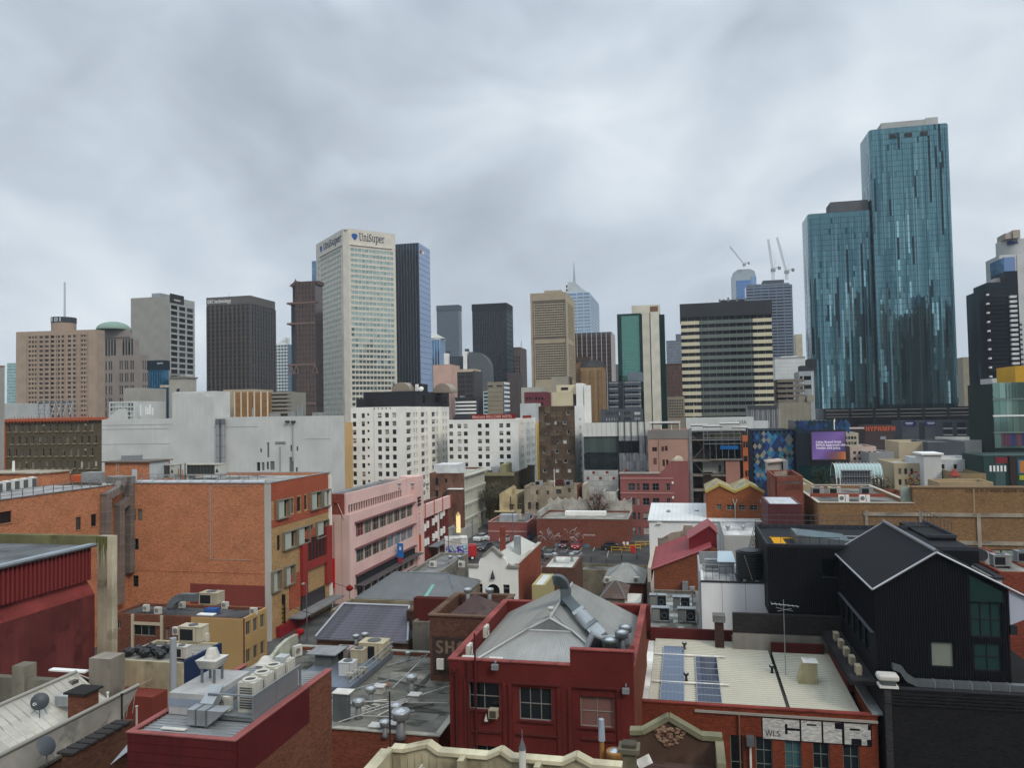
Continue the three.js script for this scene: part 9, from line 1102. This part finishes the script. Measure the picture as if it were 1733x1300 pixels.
// lower ribbed roof in front
const T=site({D:43,xl:535,y:1300,xr:765,L:9,face:1}),lo=thing('low_ribbed_roof','low grey ribbed roof in front of the brick edged flat roof','building',T.pos.clone(),T.phi),h=H-3;bx(lo,'wall',M(0x6a4438,'brick'),0,T.W,0,h-0.1,-9.4,1);ribbed(lo,'ribbed_roof',M(0x6c6e6a,'roof'),[V(T.W,h,1.2),V(T.W,h+0.3,-9.3),V(0,h+0.3,-9.3),V(0,h,1.2)],0.32,0.05);const C2=along(T,T.W*0.38,-4.5,h+0.15);cond(C2,TH,'cream condenser standing on the low ribbed roof',{w:0.95,h:0.85,m:M(0xb5ae98,'metal')});bx(lo,'low_parapet',M(0x8b8b83,'grime'),T.W*0.62,T.W*0.66,h+0.2,h+1.5,-9.3,-2);bx(lo,'white_pipe',whiteP,T.W*0.72,T.W*0.95,h+0.5,h+0.75,-6.5,-6.2);
const tk=thing('galvanised_riser','tall square galvanised riser duct against the brick side wall','duct',p(575,1222).setY(0),TH);bx(tk,'riser',galvDark,-0.5,0.5,0,H+1.6,-0.7,0);bx(tk,'flange',galv,-0.55,0.55,H-1,H-0.93,-0.75,0.05);bx(tk,'cap',whiteP,-0.55,0.75,H+1.6,H+1.66,-0.9,0.1);
}
{// cream zigzag parapet at the bottom
const S=site({D:34.5,xl:668,y:1265,xr:1053,yr:1284,L:6,face:1}),k=S.k,H=S.H,W=S.W,X=(x)=>(x-668)/ 385*W,cm=M(0xaaa48c,'grime'),g=thing('cream_zigzag_parapet_building','cream building with a zigzag parapet and small gabled roofs behind it','building',along(S,0,6.3,0),S.phi),pts=[[1053,0],[1006,0],[981,0.3],[959,0],[875,0],[857,0.28],[835,0],[751,0],[732,0.3],[690,0],[668,0]];
mesh(g,'parapet_wall',shapeG([[0,0],[W,0],...pts.map(([x,y])=>[X(x),H+y])],0.3),cm,0,0,-6);for(let i=0;i+1<pts.length;i++){const a=pts[i],b=pts[i+1],dx=X(a[0])- X(b[0]),dy=a[1]- b[1],m=mesh(g,'coping',boxG(Math.hypot(dx,dy)+ 0.02,0.16,0.55),M(0xb9b49c,'grime'),(X(a[0])+ X(b[0]))/ 2,H +(a[1]+ b[1])/ 2+0.08,-6.1);m.rotation.z=Math.atan2(dy,dx);}
for(let i=0;i<30;i++)bx(g,'parapet_board',cm,W*(i+0.1)/ 30,W*(i+0.16)/ 30,H-0.9,H-0.06,-5.998,-5.97);for(const x of[790,916])bx(g,'buttress',cm,X(x),X(x+10),0,H+0.1,-5.99,-5.3);bx(g,'side_parapet',cm,-0.3,0,0,H,-6.3,1);bx(g,'side_coping',M(0xb9b49c,'grime'),-0.42,0.1,H,H+0.14,-5.8,1);
const zf=1.5;for(const x of[732,853,978]){const c=X(x),w=1.55,y0=H-1.15;mesh(g,'gable_roof',slab([V(c-w,y0,zf),V(c,y0+0.95,-3.4),V(c,y0+0.95,-5.2),V(c-w,y0,-5.6)],0.06),M(0x9c9c94,'grime'));mesh(g,'gable_roof',slab([V(c,y0+0.95,-3.4),V(c+w,y0,zf),V(c+w,y0,-5.6),V(c,y0+0.95,-5.2)],0.06),M(0xa3a39a,'grime'));mesh(g,'front_hip',slab([V(c-w,y0,zf),V(c+w,y0,zf),V(c,y0+0.95,-3.4)],0.06),M(0x97978f,'grime'));mesh(g,'hip_capping',merge([rod(V(c-w,y0,zf),V(c,y0+1,-3.4),0.06),rod(V(c+w,y0,zf),V(c,y0+1,-3.4),0.06),rod(V(c,y0+1,-3.4),V(c,y0+1,-5.2),0.06)]),M(0xb5b3a6,'grime'));}bx(g,'roof',M(0x7d7c74,'grime'),0,W,H-1.5,H-1.2,-5.99,1.5);
const f=thing('white_finial_post','white post with a grey pointed lantern before the zigzag parapet','post',along(S,X(897),0.8,H-1.2),TH);pole(f,'post',whiteP,0,0,1.9,0,0.17);mesh(f,'lantern',new THREE.ConeGeometry(0.17,0.5,8),M(0x5c5f60),0,2.15,0);mesh(f,'rod',rod(V(0,2.3,0),V(0,2.7,0),0.015),dull);
// flues by the stone chimney and the ruined gable
const fl=thing('yellow_flue','tall mustard flue pipe with a pale blue top before the oxblood building','flue',along(S,X(1010),-2.5,0),TH);pole(fl,'pipe',M(0xa57d45,'grime'),0,0,H-0.1,0,0.13);pole(fl,'pale_top',M(0x9aa5b0,'metal'),0,H-0.1,H+0.85,0,0.155);cowl(along(S,X(1033),-2.2,H-1.5),'mustard exhaust cowl beside the stone chimney',0.85,M(0xa07a48,'grime'));const fs=thing('mustard_flue_stack','mustard stack under the mustard exhaust cowl','flue',along(S,X(1033),-2.2,0),TH);pole(fs,'pipe',M(0x96713f,'grime'),0,0,H-1.45,0,0.26);
const sc=thing('stone_chimney','weathered stone chimney with a flat cap at the ruined gable','chimney',along(S,X(1057),-2.4,0),TH);bx(sc,'stack',M(0x8a8672,'grime'),-0.3,0.3,0,H-0.4,-0.3,0.3);bx(sc,'cap',M(0x6d6a5c,'grime'),-0.46,0.46,H-0.4,H-0.2,-0.46,0.46);bx(sc,'cap_slab',M(0x55534a,'grime'),-0.3,0.3,H-0.199,H-0.05,-0.3,0.3);
const T=site({D:40,xl:1066,y:1242,xr:1222,yr:1250,L:6,face:1}),h=T.H,w=T.W,q=thing('ruined_brick_gable','ruined mossy gable of exposed brick before the cream roof','wall',T.pos,T.phi),st=M(0x7d7c66,'grime'),P=[[0,0],[0.14,0.05],[0.43,0.85],[0.78,0],[1,0]];mesh(q,'wall',shapeG([[0,0],[w,0],[w,h],[w*0.78,h],[w*0.43,h+0.85],[w*0.14,h+0.05],[0,h]],0.4),M(0x5d4a40,'grime'));
for(let i=0;i<4;i++){const a=P[i],b=P[i+1],dx=(b[0]- a[0])*w,dy=b[1]- a[1],m=mesh(q,'mossy_coping',boxG(Math.hypot(dx,dy),0.24,0.6),st,(a[0]+ b[0])/ 2*w,h +(a[1]+ b[1])/ 2+0.1,-0.15);m.rotation.z=Math.atan2(dy,dx);}bx(q,'side_coping',st,w-0.35,w+0.05,0,h,0.003,2.6);
for(let i=0;i<150;i++){const a=rnd(-1,1),b=rnd();if(Math.abs(a)>1-b*0.95)continue;mesh(q,'exposed_brick',boxG(0.2,0.08,0.12),M([0x8a7260,0x755a4c,0x9c8470,0x5f463c][i%4],'grime'),w*0.43+a*1.05,h+0.5-b*1.15,0.03,rnd(-0.3,0.3),rnd(-0.3,0.3),rnd(-0.4,0.4));}
ribbed(q,'rusty_lean_to_roof',M(0x5b4a46,'grime'),[V(w-0.4,h-1.35,0.05),V(w-0.4,h-2.0,3.2),V(0.2,h-2.0,3.2),V(0.2,h-1.35,0.05)].reverse(),0.3,0.04);mesh(q,'loose_white_board',boxG(0.75,0.45,0.06),whiteP,w*0.16,h-0.95,0.9,-0.5,0.2,0.5);
}
{// patched pale roof with plant frames
const S=site({D:69,xl:1090,y:1072,xr:1187,L:17,face:1}),Y=S.H-0.3,{g}=block('patched_pale_roof_building','building with a patched pale roof behind the cream ribbed roof',S,{wall:M(0x77706a,'grime'),roof:M(0x9a9c98,'roof'),t:0.3,parapet:0.3});for(let i=0;i<14;i++)bx(g,'roof_patch',M([0xa9acac,0x7c7d7a,0xb4b6b4,0x8a8a80][i%4],'grime'),0.5+rnd(0,3),1.6+rnd(1,3.2),Y+0.003+i*0.003,Y+0.02+i*0.003,-1.5-i*1.1,-0.4-i*1.1);
for(const[i,x,z]of[[0,1.3,4.5],[1,3.7,4.5],[2,3.2,9],[3,0.9,9.5]]){const f=thing('open_plant_frame',['open steel frame with dark fans beside the oxblood parapet','wider open steel frame with dark fans near the white box','rear open steel frame with a dark fan near the brick gable','small rear steel frame with a dark coil near the lane'][i],'air conditioner',along(S,x,-z,Y),TH,'plant frames on the patched roof');bx(f,'case',M(0x85867e,'metal'),-0.8,-0.1,0.3,1.3,-0.8,0);bx(f,'dark_coil',black,-0.05,0.75,0.3,1.25,-0.8,-0.05);for(const a of[-0.8,0.75])bx(f,'leg',galvDark,a,a+0.06,0,1.4,-0.05,0.01);bx(f,'top_rail',galv,-0.85,0.85,1.401,1.47,-0.85,0.05);mesh(f,'fan',new THREE.TorusGeometry(0.26,0.03,5,14),dull,0.35,0.78,-0.02);}
const pi=thing('roof_stand_pipe','white and grey stand pipes on the patched roof','pipes',along(S,4.3,-8,Y),TH);pole(pi,'pipe',galv,0,0,2.6,0,0.08);pole(pi,'pipe',galv,-3.4,0,2.2,1,0.07);bx(pi,'head',whiteP,-0.25,0.25,2.4,2.75,-0.1,0.1);
}
{// the city behind the camera, mirrored in the glass towers
for(const[i,x,z,w,d,h,c]of[[0,-170,170,42,40,150,0x6f6c66],[1,-70,210,46,40,185,0x4a525a],[2,30,150,36,34,128,0x8a8478],[3,110,230,44,40,205,0x565d66],[4,215,180,48,44,165,0x7c766c],[5,-270,240,50,46,190,0x5d6066],[6,320,250,50,46,150,0x747068],[7,520,-172,52,30,150,0x4f4c48],[8,482,-122,50,30,205,0x43474c],[9,444,-72,50,30,172,0x5a554e]]){const g=thing('eastern_tower',['stone grey','slate glass','beige concrete','tall blue grey','tan concrete','dark grey','warm grey','low brown grey','tall charcoal','brown banded'][i]+(i>6?' tower standing beyond the picture edge':' tower standing behind the viewpoint'),'skyscraper',V(x,0,z),TH);bx(g,'body',M(0x1c2228,'',{r:0.2}),-w/2,w/2,0,h,0,d);for(let j=0;j<h/4;j++)bx(g,'spandrel',M(c,'plaster'),-w/2-0.2,w/2+0.2,j*4,j*4+1.7,-0.3,d+0.2);}
}
// ---------------------------------------------------------------- small things on the roofs of the middle distance, wires and poles
{
const H=(D,y,x)=>at(x,y,D).y,ord=['first','second','third','fourth','fifth','sixth'];
const row=(D,y,xs,where,dz,kind)=>xs.forEach((x,i)=>{const p=at(x,y,D).addScaledVector(fwd(TH),dz);if(kind==='c')cond(p,TH,ord[i]+ ' small condenser on ' + where,{w:0.9,h:0.8,group:'condensers on ' + where});else if(kind==='v')cowl(p,ord[i]+ ' vent cowl on ' + where,0.8);else pack(p,TH,ord[i]+ ' plant box on ' + where,1.8,1.1,1.2,[0x9a9c9a,0xb0aea4,0x86898a][i%3]);});
row(101,972,[716,766],'the flat grey shop roof',4,'c');row(101,972,[735,752],'the flat grey shop roof',7,'v');row(180,887,[846,866,890],'the low pink shop roof',6,'p');row(96,961,[930,960],'the white roofed brick shed',4,'v');row(192,826,[905,930,958],'the beige warehouse roof',5,'p');row(104,985,[1030,1078],'the lane by the pale hipped cottage',-1.2,'c');row(111,855,[1408,1440,1500],'the low tan factory roof',12,'p');row(128,882,[1130,1180,1235],'the white warehouse roof slope',6,'v');row(123,845,[615,640,668],'the pink building roof',16,'v');row(112,911,[1235,1262],'the pale annex roof',5,'v');row(61.5,1046,[760,800],'the SHOP building roof',5.5,'v');
for(const[i,x0,y0,D0,x1,y1,D1]of[[0,560,985,118,690,1000,95],[1,500,1030,100,640,1042,80],[2,700,905,160,905,930,130]]){const a=at(x0,y0,D0),b=at(x1,y1,D1),g=thing('overhead_wire',['wire slung from the pink building across the lane','wire slung over the slate roof lane','wire crossing the street before the car park'][i],'wire',a,0),d=b.clone().sub(a),c=new THREE.QuadraticBezierCurve3(V(0,0,0),d.clone().multiplyScalar(0.5).add(V(0,-1.2,0)),d);mesh(g,'cable',new THREE.TubeGeometry(c,16,0.035,4),M(0x2a2a2a));}
for(const[i,x,y]of[[0,800,935],[1,760,962],[2,868,925],[3,520,1085]]){const p=onY(x,y,0),g=thing('street_lamp',['slim grey street lamp by the white hatchback','slim grey street lamp behind the box truck','slim grey street lamp near the low pink shop','slim grey street lamp outside the red restaurant'][i],'street lamp',p,30*i,'street lamps along the lane');pole(g,'post',galvDark,0,0,7.5,0,0.09);mesh(g,'arm',rod(V(0,7.4,0),V(1.4,7.9,0),0.05),galvDark);bx(g,'lamp_head',M(0x8d9194),1.2,1.9,7.85,7.98,-0.14,0.14);}
for(const[i,x,y,c]of[[0,500,1083,0x8a1c1c],[1,508,1075,0x8a1c1c],[2,592,1000,0x8a1c1c]]){const p=onY(x,y,3.2),g=thing('red_paper_lantern',['nearest','second','farthest'][i]+ ' red round lantern along the restaurant street','lantern',p.setY(0),0,'red street lanterns');pole(g,'post',black,0,0,3.2,0,0.05);mesh(g,'shade',new THREE.SphereGeometry(0.55,14,10).scale(1,0.8,1),M(c,'plaster'),0,3.6,0);mesh(g,'cap',cylG(0.15,0.15,0.1,10),black,0,4.05,0);}
// conduits, trays and loose pieces on the near roofs, each run a thing of its own
const Y7=at(290,1212,54.5).y-0.3;[[560,1180,640,1205],[585,1195,655,1188],[640,1150,720,1165],[655,1130,720,1112],[520,1105,600,1100],[660,1205,735,1195],[600,1170,690,1145],[640,1215,700,1185]].forEach(([x0,y0,x1,y1],i)=>{const a=onY(x0,y0,Y7),b=onY(x1,y1,Y7),d=b.clone().sub(a),g=thing('roof_conduit',ord[i%6]+(i<6?' thin conduit run':' bracketed pipe run')+ ' across the flat grey roof, counted towards the lane','pipe',a,0,'conduits on the flat grey roof');mesh(g,'pipe',rod(V(0,0.15,0),d.clone().setY(0.15),0.03 +(i%3)*0.02),[galv,whiteP,M(0x5a5a58)][i%3]);for(const t of[0.1,0.5,0.9])mesh(g,'bracket',boxG(0.12,0.14,0.12),dull,d.x*t,0.07,d.z*t);});
[[640,1195,0x9a9a92],[655,1160,0x7c5a4a],[615,1200,0xa5a39a],[690,1205,0x6d7072],[548,1160,0x8f8f88]].forEach(([x,y,c],i)=>{const g=thing('loose_roof_board',['pale board','rusty sheet','bleached plank','grey tray','short offcut'][i]+ ' lying on the flat grey roof among the cowls','board',onY(x,y,Y7),30+i*50,'loose pieces on the flat grey roof');bx(g,'board',M(c,'grime'),-0.5,0.5,0.04,0.08,-0.2,0.2);bx(g,'batten',M(c,'grime'),-0.45,-0.35,0,0.039,-0.2,0.2);});
}
scene.fog=new THREE.FogExp2(0xcfd8e0,0.00012);
renderer.render(scene,camera);
